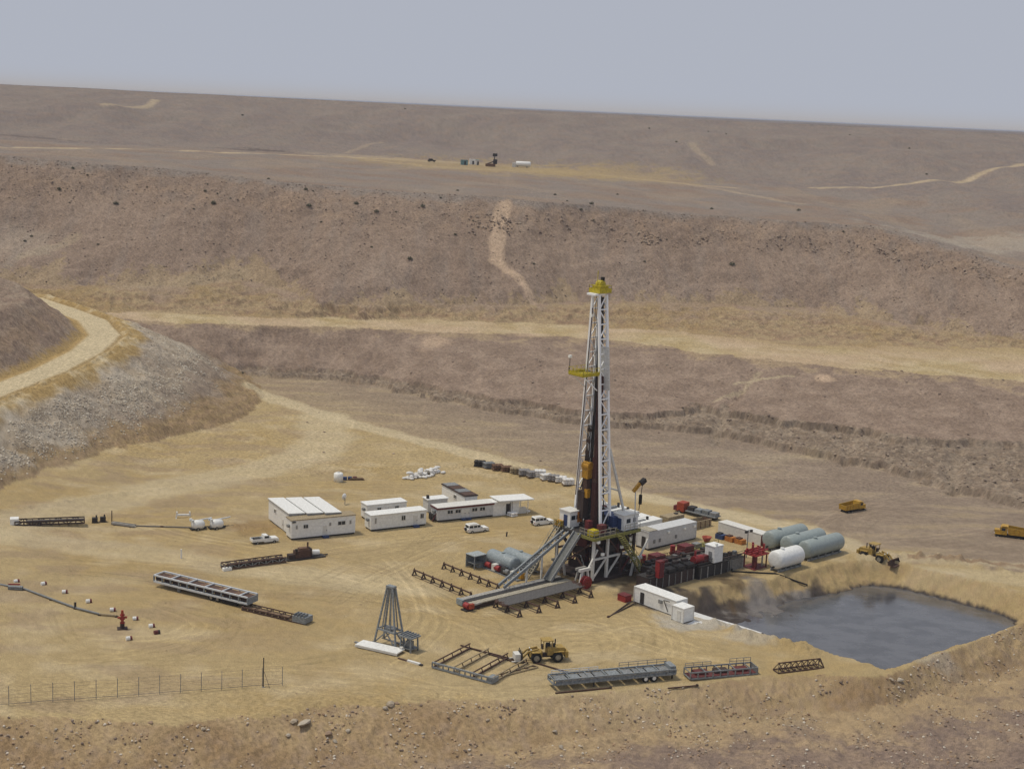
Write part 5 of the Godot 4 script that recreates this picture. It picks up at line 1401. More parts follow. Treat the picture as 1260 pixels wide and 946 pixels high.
# ---------------------------------------------------------------- vehicles, front along local +x
func suv(at: Vector3, yaw: float, label: String) -> Node3D:
	var o := thing("off_road_car", at, yaw, label, "car", "white cars by the cabins")
	prism(o, "body", [Vector2(-2.35, 0.45), Vector2(2.3, 0.45), Vector2(2.4, 0.7), Vector2(2.3, 1.05), Vector2(0.95, 1.15), Vector2(-2.3, 1.15), Vector2(-2.42, 0.8)], 1.85, "white")
	prism(o, "cabin_roof", [Vector2(-2.25, 1.14), Vector2(0.95, 1.14), Vector2(0.25, 1.82), Vector2(-0.3, 1.9), Vector2(-2.0, 1.9), Vector2(-2.15, 1.8)], 1.66, "white")
	for s in [-1.0, 1.0]:
		for a in [[-1.65, 0.85], [-0.7, 0.75], [0.1, 0.6]]:
			bx(o, "side_window", Vector3(a[0], 1.5, s * 0.825), Vector3(a[1], 0.46, 0.04), "glass")
		bx(o, "headlight", Vector3(2.36, 0.85, s * 0.7), Vector3(0.1, 0.2, 0.3), "lamp")
		bx(o, "tail_light", Vector3(-2.4, 0.9, s * 0.82), Vector3(0.06, 0.35, 0.14), "red")
		bx(o, "mirror", Vector3(0.7, 1.25, s * 1.02), Vector3(0.12, 0.2, 0.2), "dark")
		for x in [-1.45, 1.5]: wheel(o, Vector3(x, 0.38, s * 0.82), 0.38, 0.26)
	bx(o, "windscreen", Vector3(0.62, 1.48, 0), Vector3(0.05, 0.62, 1.4), "glass", Vector3(0, 0, 0.78))
	bx(o, "rear_window", Vector3(-2.22, 1.5, 0), Vector3(0.05, 0.5, 1.3), "glass")
	put(o, "spare_wheel", unit_tube, Transform3D(Basis(Vector3.BACK, PI / 2).scaled_local(Vector3(0.7, 0.22, 0.7)), Vector3(-2.5, 0.95, 0)), "tyre")
	bx(o, "bumper", Vector3(2.42, 0.5, 0), Vector3(0.16, 0.22, 1.7), "grey")
	bx(o, "roof_rack", Vector3(-1.0, 1.97, 0), Vector3(1.6, 0.05, 1.3), "offwhite")
	return o

func vehicles() -> void:
	suv(Vector3(-5.89, 0, -294.64), 0.5428, "white off-road car parked in front of the red-edged cabin")
	suv(Vector3(7.57, 0, -302.32), 0.5422, "white off-road car parked alone, nearer the rig")
	# pickup
	var pk := thing("pickup_truck", Vector3(-46.55, 0, -280.36), 0.5156, "white pickup truck at the left end of the large white cabin", "pickup")
	prism(pk, "body", [Vector2(-0.35, 0.5), Vector2(2.55, 0.5), Vector2(2.62, 0.75), Vector2(2.5, 1.1), Vector2(1.1, 1.18), Vector2(-0.35, 1.18)], 1.8, "white")
	prism(pk, "cab", [Vector2(-0.4, 1.17), Vector2(1.1, 1.17), Vector2(0.5, 1.75), Vector2(-0.3, 1.78)], 1.62, "white")
	bx(pk, "bed_floor", Vector3(-1.5, 0.7, 0), Vector3(2.3, 0.12, 1.7), "dark")
	for s in [-1.0, 1.0]:
		bx(pk, "bed_side", Vector3(-1.5, 0.95, s * 0.87), Vector3(2.3, 0.55, 0.08), "white")
		bx(pk, "side_window", Vector3(0.15, 1.45, s * 0.815), Vector3(0.9, 0.4, 0.04), "glass")
		bx(pk, "headlight", Vector3(2.57, 0.9, s * 0.65), Vector3(0.1, 0.2, 0.3), "lamp")
		for x in [-1.7, 1.7]: wheel(pk, Vector3(x, 0.38, s * 0.8), 0.38, 0.26)
	bx(pk, "tailgate", Vector3(-2.65, 0.95, 0), Vector3(0.08, 0.55, 1.7), "white")
	bx(pk, "windscreen", Vector3(0.83, 1.47, 0), Vector3(0.05, 0.62, 1.35), "glass", Vector3(0, 0, 0.8))
	bx(pk, "cargo", Vector3(-1.6, 1.05, 0.1), Vector3(1.2, 0.5, 1.1), "dark")
	# wheel loader with pallet forks
	var l1 := thing("wheel_loader", Vector3(6.8, 0, -224.29), -2.8801, "dusty yellow wheel loader with forks driving between the steel frames", "loader", "wheel loaders")
	loader(l1, false)
	var l2 := thing("wheel_loader", Vector3(73.65, 0, -287.28), -0.7611, "dusty yellow wheel loader with a bucket above the pit's far bank", "loader", "wheel loaders")
	loader(l2, true)
	# dump trucks
	var d1 := thing("dump_truck", Vector3(76.8, 0, -323.72), 0.6258, "yellow dump truck standing alone on the brown valley floor", "dump truck", "yellow dump trucks")
	dump_truck(d1)
	d1.scale = Vector3.ONE * 0.86
	var d2 := copy(d1, "dump_truck", Vector3(107.37, 0, -307.52), 2.7971, "yellow dump truck at the right edge of the picture", "yellow dump trucks")
	d2.scale = Vector3.ONE * 0.95
	# flatbed lorry behind
	var fb := thing("flatbed_truck", Vector3(41.53, 0, -313.73), 2.4327, "flatbed truck with a red cab behind the generator houses", "truck")
	bx(fb, "cab", Vector3(4.2, 1.7, 0), Vector3(1.8, 1.9, 2.2), "redorange")
	bx(fb, "windscreen", Vector3(5.12, 2.1, 0), Vector3(0.06, 0.7, 1.9), "glass")
	bx(fb, "bonnet", Vector3(5.5, 1.2, 0), Vector3(1.2, 1.0, 1.8), "dirtyred")
	bx(fb, "chassis", Vector3(0.4, 0.8, 0), Vector3(10.0, 0.3, 1.0), "dark")
	bx(fb, "bed", Vector3(-1.0, 1.15, 0), Vector3(7.6, 0.2, 2.4), "steel")
	for k in 4: bx(fb, "cargo", Vector3(-3.8 + k * 1.9, 1.6, 0.2), Vector3(1.5, 0.7 + 0.3 * (k % 2), 1.7), ["grey", "steel", "bluegrey", "dark"][k])
	for s in [-1.0, 1.0]:
		for x in [-3.6, -2.4, 4.4]: wheel(fb, Vector3(x, 0.5, s * 0.95), 0.5, 0.4)

func loader(o: Node3D, bucket: bool) -> void:
	prism(o, "engine_hood", [Vector2(-3.5, 1.1), Vector2(-0.5, 1.1), Vector2(-0.5, 2.4), Vector2(-3.2, 2.25), Vector2(-3.5, 1.9)], 1.7, "loader")
	bx(o, "counterweight", Vector3(-3.55, 1.2, 0), Vector3(0.5, 1.0, 2.3), "loader")
	bx(o, "front_frame", Vector3(1.2, 1.2, 0), Vector3(1.8, 1.1, 1.2), "loader")
	bx(o, "axle_frame", Vector3(-0.6, 0.95, 0), Vector3(4.4, 0.5, 0.9), "rustdark")
	# open canopy: four posts and a flat top
	for x in [-1.2, 0.2]:
		for z in [-0.75, 0.75]: bar(o, "canopy_post", Vector3(x, 2.2, z), Vector3(x, 3.4, z), 0.12, "loader")
	bx(o, "canopy_roof", Vector3(-0.5, 3.45, 0), Vector3(1.8, 0.12, 1.8), "loader")
	bx(o, "seat", Vector3(-0.7, 2.5, 0), Vector3(0.6, 0.7, 0.6), "dark")
	bx(o, "steering_console", Vector3(0.2, 2.3, 0), Vector3(0.3, 0.7, 0.6), "rustdark")
	tube(o, "exhaust", Vector3(-2.0, 2.3, 0.4), Vector3(-2.0, 3.3, 0.4), 0.1, "dark")
	tube(o, "air_cleaner", Vector3(-1.6, 2.3, -0.4), Vector3(-1.6, 2.9, -0.4), 0.18, "dark")
	for s in [-1.0, 1.0]:
		bar(o, "lift_arm", Vector3(0.9, 2.1, s * 0.55), Vector3(2.6, 1.7, s * 0.55), 0.24, "loader")
		bar(o, "lift_arm", Vector3(2.6, 1.7, s * 0.55), Vector3(3.6, 0.7, s * 0.55), 0.24, "loader")
		bx(o, "fender", Vector3(-2.2, 1.75, s * 1.05), Vector3(1.7, 0.12, 0.6), "loader")
		bx(o, "fender", Vector3(1.4, 1.75, s * 1.05), Vector3(1.5, 0.12, 0.6), "loader")
		bx(o, "headlight", Vector3(2.15, 2.0, s * 0.5), Vector3(0.15, 0.2, 0.25), "lamp")
		for x in [-2.1, 1.4]: wheel(o, Vector3(x, 0.85, s * 1.05), 0.85, 0.6)
	if bucket:
		prism(o, "bucket", [Vector2(3.5, 0.2), Vector2(4.9, 0.1), Vector2(4.9, 0.2), Vector2(3.9, 0.4), Vector2(3.7, 0.8), Vector2(4.2, 1.4), Vector2(4.1, 1.5), Vector2(3.4, 0.9)], 2.9, "rust")
		for z in [-1.4, 1.4]: prism(o, "bucket_cheek", [Vector2(3.5, 0.2), Vector2(4.8, 0.15), Vector2(4.2, 1.4), Vector2(3.5, 0.9)], 0.08, "rustdark", Vector3(0, 0, z))
	else:
		bx(o, "fork_carriage", Vector3(3.7, 0.9, 0), Vector3(0.2, 1.2, 2.2), "dark")
		for z in [-0.8, 0.8]: bx(o, "fork", Vector3(4.5, 0.35, z), Vector3(1.6, 0.12, 0.2), "offwhite")
		for z in [-0.8, 0.0, 0.8]: bar(o, "load_guard", Vector3(3.7, 1.4, z), Vector3(3.7, 2.0, z), 0.12, "dark")
		bx(o, "carried_spool", Vector3(4.3, 0.95, 0), Vector3(0.9, 1.0, 1.6), "offwhite")

func dump_truck(o: Node3D) -> void:
	bx(o, "chassis", Vector3(0, 0.95, 0), Vector3(7.0, 0.35, 1.0), "dark")
	prism(o, "dump_body", [Vector2(-3.7, 1.3), Vector2(1.0, 1.3), Vector2(1.3, 2.9), Vector2(-3.9, 2.6)], 0.1, "truck", Vector3(0, 0, 1.2))
	prism(o, "dump_body_side", [Vector2(-3.7, 1.3), Vector2(1.0, 1.3), Vector2(1.3, 2.9), Vector2(-3.9, 2.6)], 0.1, "truck", Vector3(0, 0, -1.2))
	bx(o, "dump_floor", Vector3(-1.35, 1.36, 0), Vector3(4.8, 0.14, 2.4), "rust")
	bx(o, "headboard", Vector3(1.15, 2.15, 0), Vector3(0.12, 1.7, 2.4), "truck", Vector3(0, 0, -0.18))
	bx(o, "cab_shield", Vector3(1.9, 3.0, 0), Vector3(1.4, 0.1, 2.3), "truck")
	bx(o, "tailgate", Vector3(-3.8, 1.9, 0), Vector3(0.12, 1.2, 2.4), "truck", Vector3(0, 0, 0.12))
	for k in 5:
		for z in [-1.29, 1.29]: bx(o, "rib", Vector3(-3.3 + k * 1.05, 2.0, z), Vector3(0.14, 1.3, 0.1), "amber")
	bx(o, "cab", Vector3(2.1, 1.95, 0), Vector3(1.5, 1.7, 2.2), "truck")
	bx(o, "bonnet", Vector3(3.4, 1.55, 0), Vector3(1.3, 1.0, 1.7), "truck")
	bx(o, "windscreen", Vector3(2.87, 2.35, 0), Vector3(0.05, 0.65, 1.9), "glass")
	bx(o, "grille", Vector3(4.07, 1.5, 0), Vector3(0.06, 0.8, 1.2), "dark")
	for s in [-1.0, 1.0]:
		bx(o, "side_window", Vector3(2.15, 2.35, s * 1.11), Vector3(0.8, 0.6, 0.04), "glass")
		bx(o, "headlight", Vector3(4.0, 1.35, s * 0.95), Vector3(0.12, 0.25, 0.25), "lamp")
		bx(o, "mudguard", Vector3(3.3, 1.2, s * 1.0), Vector3(1.4, 0.12, 0.5), "truck")
		for x in [-2.6, -1.3, 3.2]: wheel(o, Vector3(x, 0.52, s * 1.0), 0.52, 0.45)

# ---------------------------------------------------------------- steel frames and trailers
func truss_box(o: Node, l: float, w: float, y0: float, y1: float, n: int, t: float, m, post_m, diag := true) -> void:
	for z in [-w * 0.5, w * 0.5]:
		bar(o, "top_chord", Vector3(-l * 0.5, y1, z), Vector3(l * 0.5, y1, z), t, m)
		bar(o, "bottom_chord", Vector3(-l * 0.5, y0, z), Vector3(l * 0.5, y0, z), t * 1.2, m)
		for k in n + 1:
			var x := lerpf(-l * 0.5, l * 0.5, float(k) / n)
			bar(o, "post", Vector3(x, y0, z), Vector3(x, y1, z), t * 0.9, post_m)
			if diag and k < n:
				var x1 := lerpf(-l * 0.5, l * 0.5, float(k + 1) / n)
				bar(o, "brace", Vector3(x, y0 if k % 2 == 0 else y1, z), Vector3(x1, y1 if k % 2 == 0 else y0, z), t * 0.6, post_m)
	for k in n + 1:
		var x := lerpf(-l * 0.5, l * 0.5, float(k) / n)
		bar(o, "crossbar", Vector3(x, y0, -w * 0.5), Vector3(x, y0, w * 0.5), t, m)
		if k % 2 == 0: bar(o, "top_crossbar", Vector3(x, y1, -w * 0.5), Vector3(x, y1, w * 0.5), t * 0.8, m)

func mid(a: Vector3, b: Vector3) -> Vector3:
	var c := (a + b) * 0.5
	c.y = gh(c.x, c.z)
	return c

func steelwork() -> void:
	# trailer left: long deck with a row of dark openings
	var ya: float = -0.4964
	var a := thing("mast_trailer", mid(Vector3(-59.77, 0, -250.65), Vector3(-43.25, 0, -241.7)) + Vector3(0.3, 0, -1.2), ya, "long grey steel trailer with a row of side openings, left of the small tower", "trailer")
	truss_box(a, 20.6, 2.6, 1.0, 2.1, 11, 0.24, "galv", "bluegrey", false)
	for k in 11:
		bx(a, "deck_plate", Vector3(-9.36 + k * 1.872, 1.85, 0), Vector3(1.84, 0.12, 2.2), ["rust", "brownbox"][k % 2])
		bx(a, "inner_panel", Vector3(-9.36 + k * 1.872, 1.5, 0.9), Vector3(1.7, 0.7, 0.06), "rustdark")
	bar(a, "lower_beam", Vector3(-8.5, 0.9, 1.0), Vector3(9.0, 0.85, 1.0), 0.3, "bluegrey", 0.5)
	bar(a, "lower_beam", Vector3(-8.5, 0.9, -1.0), Vector3(9.0, 0.85, -1.0), 0.3, "bluegrey", 0.5)
	for s in [-1.0, 1.0]:
		for x in [2.4, 3.8]: wheel(a, Vector3(x, 0.55, s * 1.1), 0.55, 0.4)
		bx(a, "landing_leg", Vector3(9.2, 0.55, s * 1.0), Vector3(0.5, 1.1, 0.4), "black")
		bx(a, "landing_leg", Vector3(-5.0, 0.45, s * 0.9), Vector3(0.6, 0.9, 0.3), "steel")
	bx(a, "tool_chest", Vector3(6.4, 0.6, 0.8), Vector3(3.2, 0.8, 1.0), "black")
	bx(a, "end_plate", Vector3(10.4, 1.5, 0), Vector3(0.12, 1.1, 2.6), "bluegrey")
	# trailer in front with twin axle
	var yb: float = 0.3470
	var b := thing("flat_trailer", mid(Vector3(8.22, 0, -211.91), Vector3(27.06, 0, -218.72)) + Vector3(-0.4, 0, -1.1), yb, "long blue grey truss trailer with white hubs near the embankment edge", "trailer")
	truss_box(b, 20.0, 2.5, 1.0, 1.65, 14, 0.22, "bluegrey", "bluegrey", false)
	for z in [-1.22, 1.22]: bx(b, "side_plate", Vector3(-0.4, 1.28, z), Vector3(18.6, 0.34, 0.06), "bluegrey")
	for k in 9: bx(b, "deck_plate", Vector3(-8.6 + k * 2.15, 1.5, 0), Vector3(1.9, 0.08, 2.1), ["steel", "bluegrey", "grey"][k % 3])
	for z in [-1.1]:
		rail(b, Vector3(-9.6, 1.7, z), Vector3(-2.0, 1.7, z), "galv", 0.6, 5)
		rail(b, Vector3(1.5, 1.8, z), Vector3(9.4, 1.8, z), "steel", 0.8, 5)
	bx(b, "gooseneck", Vector3(9.6, 1.6, 0), Vector3(1.0, 1.1, 2.2), "bluegrey")
	for s in [-1.0, 1.0]:
		for x in [5.0, 6.4]: wheel(b, Vector3(x, 0.58, s * 1.15), 0.58, 0.42, "white")
		bx(b, "landing_leg", Vector3(-3.4, 0.5, s * 0.9), Vector3(0.2, 1.0, 0.2), "dark")
		bx(b, "hitch_leg", Vector3(9.7, 0.55, s * 0.7), Vector3(0.2, 1.1, 0.2), "dark")
	for k in 2:
		var ba := thing("steel_bar", mid(Vector3(9.32, 0, -212.04), Vector3(16.11, 0, -214.45)) + Vector3(k * 15.2, 0.1, 0.9 - k * 3.2), yb, ["thin rusty bar on the ground under the front trailer's left end", "thin rusty bar on the ground under the front trailer's hitch end"][k], "bar", "rusty bars under the trailer")
		bx(ba, "shaft", Vector3(0, 0.05, 0), Vector3(9.0 - k * 4.0, 0.18, 0.2), "rust")
		bx(ba, "end_lug", Vector3(4.4 - k * 2.0, 0.12, 0), Vector3(0.3, 0.24, 0.35), "rustdark")
	# box frame
	var yc: float = 0.3186
	var c := thing("railed_skid", mid(Vector3(29.14, 0, -218.3), Vector3(40.41, 0, -222.02)) + Vector3(-0.4, 0, -1.2), yc, "grey railed steel skid with a dark red inside, right of the front trailer", "steel frame")
	truss_box(c, 11.4, 2.4, 0.15, 1.15, 9, 0.18, "steel", "grey", false)
	bx(c, "deck", Vector3(0, 0.3, 0), Vector3(11.2, 0.1, 2.2), "maroon")
	for k in 3: bx(c, "inner_bin", Vector3(-3.4 + k * 3.4, 0.6, -0.3), Vector3(2.2, 0.6, 1.1), ["maroon", "rustdark", "maroon"][k])
	rail(c, Vector3(-5.6, 1.15, -1.15), Vector3(-1.2, 1.15, -1.15), "grey", 0.7, 3)
	rail(c, Vector3(2.0, 1.15, -1.15), Vector3(5.6, 1.15, -1.15), "grey", 0.9, 3)
	bx(c, "end_plate", Vector3(5.75, 0.7, 0), Vector3(0.1, 1.1, 2.4), "steel")
	# triangular truss
	var yd: float = 0.3929
	var d := thing("boom_section", mid(Vector3(43.25, 0, -222.37), Vector3(51.53, 0, -225.8)) + Vector3(-0.3, 0, -0.7), yd, "brown triangular lattice boom section lying nearest the pit", "lattice boom")
	var l := 8.4
	for z in [-0.8, 0.8]: bar(d, "bottom_chord", Vector3(-l * 0.5, 0.12, z), Vector3(l * 0.5, 0.12, z), 0.16, "rust")
	bar(d, "top_chord", Vector3(-l * 0.5 + 0.4, 1.4, 0), Vector3(l * 0.5 - 0.3, 1.4, 0), 0.16, "rust")
	for k in 9:
		var x := lerpf(-l * 0.5, l * 0.5, k / 8.0)
		for z in [-0.8, 0.8]:
			bar(d, "brace", Vector3(x, 0.12, z), Vector3(clampf(x + 0.5, -3.8, 3.9), 1.4, 0), 0.11, "rustdark")
			if k < 8: bar(d, "brace", Vector3(clampf(x + 0.5, -3.8, 3.9), 1.4, 0), Vector3(x + 1.05, 0.12, z), 0.11, "rust")
		bar(d, "crossbar", Vector3(x, 0.12, -0.8), Vector3(x, 0.12, 0.8), 0.11, "rust")
	# low frame right of the left trailer
	var ye: float = -0.4733
	var e := thing("low_frame", mid(Vector3(-43.23, 0, -240.87), Vector3(-32.62, 0, -235.44)) + Vector3(0.3, 0, -0.9), ye, "low rusty steel frame with a grey end block beyond the trailer's tail", "steel frame")
	truss_box(e, 12.6, 2.0, 0.15, 0.6, 10, 0.16, "rust", "tan", false)
	bx(e, "end_block", Vector3(5.4, 0.7, 0), Vector3(2.6, 1.0, 2.2), "bluegrey")
	for k in 4: bx(e, "end_fin", Vector3(4.5 + k * 0.6, 1.3, 0.4), Vector3(0.12, 0.6, 1.4), "steel")
	bx(e, "timber", Vector3(-1.6, 0.35, 0.2), Vector3(8.8, 0.12, 1.2), "wood")
	# frame beside the engine skid
	var yf: float = 0.5727
	var f := thing("pipe_cradle", mid(Vector3(-50.77, 0, -261.81), Vector3(-40.72, 0, -268.29)) + Vector3(-0.3, 0, -0.8), yf, "long low grey steel cradle with a white foot, left of the rusty engine", "steel frame")
	truss_box(f, 12.0, 1.9, 0.2, 1.0, 9, 0.18, "rust", "grey", true)
	bx(f, "pipe_load", Vector3(0.4, 0.55, 0), Vector3(11.0, 0.5, 1.1), "rustdark")
	bx(f, "white_foot", Vector3(-5.6, 0.25, 0.9), Vector3(1.6, 0.5, 0.8), "white")
	var g := thing("engine_skid", Vector3(-37.46, 0, -270.83) + Vector3(0, 0, -0.8), 0.5092, "rusty engine on a skid with a white drum, in front of the large white cabin", "engine")
	bx(g, "skid", Vector3(0, 0.2, 0), Vector3(7.6, 0.4, 2.0), "dark")
	bx(g, "engine_block", Vector3(-0.6, 1.1, 0), Vector3(3.0, 1.4, 1.4), "rust")
	bx(g, "cylinder_head", Vector3(-0.4, 2.0, 0), Vector3(1.8, 0.5, 1.0), "brownbox")
	bx(g, "gearbox", Vector3(-2.7, 0.8, 0), Vector3(1.3, 0.8, 1.2), "rustdark")
	tube(g, "exhaust", Vector3(0.4, 1.9, 0.3), Vector3(0.4, 3.3, 0.3), 0.16, "rust")
	tube(g, "white_drum", Vector3(1.5, 1.0, -0.3), Vector3(2.9, 0.9, -0.3), 0.55, "white")
	bx(g, "radiator", Vector3(1.0, 1.3, 0), Vector3(0.25, 1.6, 1.5), "rustdark")
	bx(g, "control_stand", Vector3(-1.9, 1.7, 0.5), Vector3(0.4, 1.1, 0.4), "dark")
	for z in [-0.6, 0.6]: bar(g, "tow_bar", Vector3(3.7, 0.3, z), Vector3(4.6, 0.5, 0), 0.14, "dark")
	# small tower frame
	var yt: float = -0.6463
	var tw := thing("tower_frame", Vector3(-17.68, 0, -228.23), yt, "slender grey A-shaped tower frame standing on the pad", "tower")
	for z in [-1.1, 1.1]:
		bar(tw, "leg", Vector3(-2.3, 0, z), Vector3(-0.55, 9.6, z * 0.3), 0.24, "bluegrey")
		bar(tw, "leg", Vector3(2.3, 0, z), Vector3(0.55, 9.6, z * 0.3), 0.24, "bluegrey")
		bar(tw, "inner_leg", Vector3(-0.9, 2.4, z * 0.8), Vector3(-0.3, 9.5, z * 0.3), 0.16, "steel")
		bar(tw, "inner_leg", Vector3(0.9, 2.4, z * 0.8), Vector3(0.3, 9.5, z * 0.3), 0.16, "steel")
		bar(tw, "crossbar", Vector3(-1.9, 2.5, z * 0.85), Vector3(1.9, 2.5, z * 0.85), 0.26, "bluegrey")
		bar(tw, "brace", Vector3(-2.2, 0.2, z), Vector3(0.1, 2.4, z * 0.85), 0.18, "steel")
		bar(tw, "brace", Vector3(2.2, 0.2, z), Vector3(-0.1, 2.4, z * 0.85), 0.18, "steel")
		bar(tw, "base_beam", Vector3(-2.6, 0.12, z), Vector3(2.6, 0.12, z), 0.24, "steel")
	for x in [-1.9, 0.0, 1.9]: bar(tw, "tie", Vector3(x, 2.5, -0.95), Vector3(x, 2.5, 0.95), 0.2, "bluegrey")
	bx(tw, "head", Vector3(0, 9.65, 0), Vector3(1.5, 0.3, 0.9), "bluegrey")
	bx(tw, "winch_box", Vector3(0.2, 2.75, 0), Vector3(1.8, 0.4, 1.4), "steel")
	var tb := thing("work_stand", Vector3(-14.4, 0, -226.08), yt, "grey steel work stand beside the slender tower frame", "steel frame")
	for x in [-1.1, 1.1]:
		for z in [-0.9, 0.9]:
			bar(tb, "leg", Vector3(x, 0, z), Vector3(x * 0.9, 2.4, z * 0.9), 0.2, "bluegrey")
	bx(tb, "top", Vector3(0, 2.45, 0), Vector3(2.9, 0.22, 2.2), "bluegrey")
	for k in 5: bx(tb, "roller", Vector3(-1.1 + k * 0.55, 2.65, 0), Vector3(0.2, 0.22, 2.0), "steel")
	bx(tb, "lower_shelf", Vector3(0, 0.5, 0), Vector3(2.2, 0.15, 1.8), "steel")
	bx(tb, "motor", Vector3(0.1, 1.1, 0), Vector3(1.0, 1.0, 0.9), "grey")
	bar(tb, "brace", Vector3(-1.1, 0.2, 0.9), Vector3(1.0, 2.3, 0.85), 0.12, "steel")
	var ws := thing("white_deck", Vector3(-18.98, 0, -225.5), -0.4436, "flat white deck panel lying in front of the slender tower frame", "panel")
	bx(ws, "deck", Vector3(0, 0.5, 0), Vector3(7.6, 0.22, 2.5), "white")
	bx(ws, "edge_frame", Vector3(0, 0.36, 1.2), Vector3(7.7, 0.3, 0.12), "offwhite")
	for x in [-3.0, 0.0, 3.0]: bx(ws, "support", Vector3(x, 0.18, 0.3), Vector3(0.4, 0.36, 1.8), "dark")
	bx(ws, "hitch", Vector3(-4.2, 0.45, 0), Vector3(0.8, 0.2, 0.4), "grey")
	bx(ws, "cleat", Vector3(3.4, 0.75, -0.9), Vector3(0.5, 0.4, 0.4), "offwhite")
	var wbm := thing("white_beam", Vector3(-13.48, 0, -220.54), -0.5693, "short white and rust beam lying left of the rack frame", "beam")
	bx(wbm, "beam", Vector3(0.3, 0.2, 0), Vector3(2.4, 0.3, 0.4), "white")
	bx(wbm, "rusty_end", Vector3(-1.8, 0.15, 0), Vector3(1.8, 0.2, 0.3), "rust")
	bx(wbm, "bolt_plate", Vector3(1.7, 0.15, 0), Vector3(0.5, 0.2, 0.5), "dark")
	# big rack frame lying flat
	var yr: float = -0.5322
	var r := thing("rack_frame", mid(Vector3(-11.57, 0, -220.08), Vector3(5.75, 0, -220.85)), yr, "wide flat rack frame of brown and grey rails left of the loader", "steel frame")
	var u: Vector3 = Vector3(-2.14, 0, -214.53) - Vector3(-11.57, 0, -220.08)
	var rl := u.length()
	var zc := 10.5
	for k in 2:
		bar(r, "end_beam", Vector3(-rl * 0.5, 0.2 + k * 0.75, zc * 0.5), Vector3(rl * 0.5, 0.2 + k * 0.75, zc * 0.5), 0.24, "bluegrey")
	for k in 12:
		var x := lerpf(-rl * 0.5, rl * 0.5, k / 11.0)
		bar(r, "end_post", Vector3(x, 0.2, zc * 0.5), Vector3(x, 0.95, zc * 0.5), 0.16, "steel")
	bx(r, "corner_block", Vector3(rl * 0.5 - 0.5, 0.55, zc * 0.5 - 0.8), Vector3(1.1, 0.8, 1.6), "bluegrey")
	bar(r, "far_beam", Vector3(-rl * 0.5, 0.2, -zc * 0.5), Vector3(rl * 0.5, 0.2, -zc * 0.5), 0.2, "rust")
	for k in 4:
		var x := lerpf(-rl * 0.5 + 0.2, rl * 0.5 - 0.2, k / 3.0)
		for y in [0.2, 0.95]: bar(r, "rail", Vector3(x, y, -zc * 0.5), Vector3(x, y, zc * 0.5), 0.2 if y < 0.5 else 0.16, ["rust", "tan", "rust", "tan"][k])
		for j in 5:
			var z := lerpf(-zc * 0.5, zc * 0.5 - 0.6, j / 4.0)
			bar(r, "strut", Vector3(x, 0.2, z), Vector3(x, 0.95, z + 0.4), 0.12, "rust")
	for k in 2:
		var lb := thing("loose_rail", [mid(Vector3(-5.89, 0, -228.64), Vector3(2.21, 0, -222.84)), mid(Vector3(5.76, 0, -222.58), Vector3(10.37, 0, -219.37))][k] + Vector3(0, 0.12, 0), [-0.6211, -0.6088][k], ["thin rusty rail lying behind the rack frame", "thin rusty rail lying between the loader and the front trailer"][k], "rail", "loose rails on the pad")
		bx(lb, "rail", Vector3(0, 0, 0), Vector3([11.0, 6.5][k], 0.18, 0.18), "rust")
		bx(lb, "foot", Vector3(0, -0.06, 0), Vector3([11.0, 6.5][k], 0.06, 0.34), "rustdark")
	var lf := thing("ladder_frame", Vector3(2.24, 0, -218.38), 0.6744, "tan ladder-like frame lying right of the rack frame", "steel frame")
	for z in [-0.5, 0.5]: bar(lf, "side_rail", Vector3(-4.4, 0.2 + z * 0.1, z), Vector3(4.4, 0.2, z), 0.16, "tan")
	for k in 6: bar(lf, "rung", Vector3(-4.0 + k * 1.6, 0.22, -0.5), Vector3(-4.0 + k * 1.6 + 0.4, 0.22, 0.5), 0.14, "rust")
	# frames in the yard at the far left
	var le := thing("trailer_frame", mid(Vector3(-94.96, 0, -282.41), Vector3(-83.79, 0, -286)), 0.3102, "long low dark trailer frame with a white front at the far left", "trailer")
	truss_box(le, 13.0, 2.0, 0.4, 1.1, 8, 0.2, "rustdark", "rust", true)
	bx(le, "white_front", Vector3(-6.6, 1.0, 0), Vector3(1.6, 1.3, 1.8), "white")
	for k in 4: bx(le, "pipe_load", Vector3(1.0, 0.8, -0.6 + k * 0.4), Vector3(11.0, 0.25, 0.25), "pipe")
	for s in [-1.0, 1.0]: wheel(le, Vector3(-2.0, 0.4, s * 0.9), 0.4, 0.3)
	for k in 2:
		var du := thing("small_pump", [Vector3(-81.82, 0, -288.69), Vector3(-80.43, 0, -289.51)][k], 0.3, ["dark little pump unit left of the upright post", "dark little pump unit just beside the upright post"][k], "pump", "small pumps at the yard edge")
		bx(du, "body", Vector3(0, 0.7, 0), Vector3(1.1, 1.0, 0.9), "dark")
		bx(du, "skid", Vector3(0, 0.1, 0), Vector3(1.5, 0.2, 1.0), "rustdark")
		tube(du, "outlet", Vector3(0.3, 1.1, 0), Vector3(0.3, 1.7, 0), 0.14, "dark")
	var po := thing("upright_post", Vector3(-78.41, 0, -288.66), 0.0, "thin dark upright post at the back edge of the left yard", "post")
	tube(po, "shaft", Vector3.ZERO, Vector3(0, 2.8, 0), 0.1, "rustdark")
	bx(po, "base_plate", Vector3(0, 0.06, 0), Vector3(0.6, 0.12, 0.6), "rustdark")
	var pf := thing("pipe_bundle", Vector3(-75.64, 0, -287.34), -0.3037, "pale pipe bundle on a low frame right of the upright post", "pipes")
	for k in 5: tube(pf, "pipe", Vector3(-2.6, 0.4 + (k % 2) * 0.25, -0.5 + k * 0.25), Vector3(2.6, 0.4 + (k % 2) * 0.25, -0.5 + k * 0.25), 0.12, ["concrete", "pipe", "offwhite"][k % 3])
	for x in [-1.8, 1.8]: bx(pf, "sleeper", Vector3(x, 0.14, 0), Vector3(0.3, 0.28, 1.6), "wood")
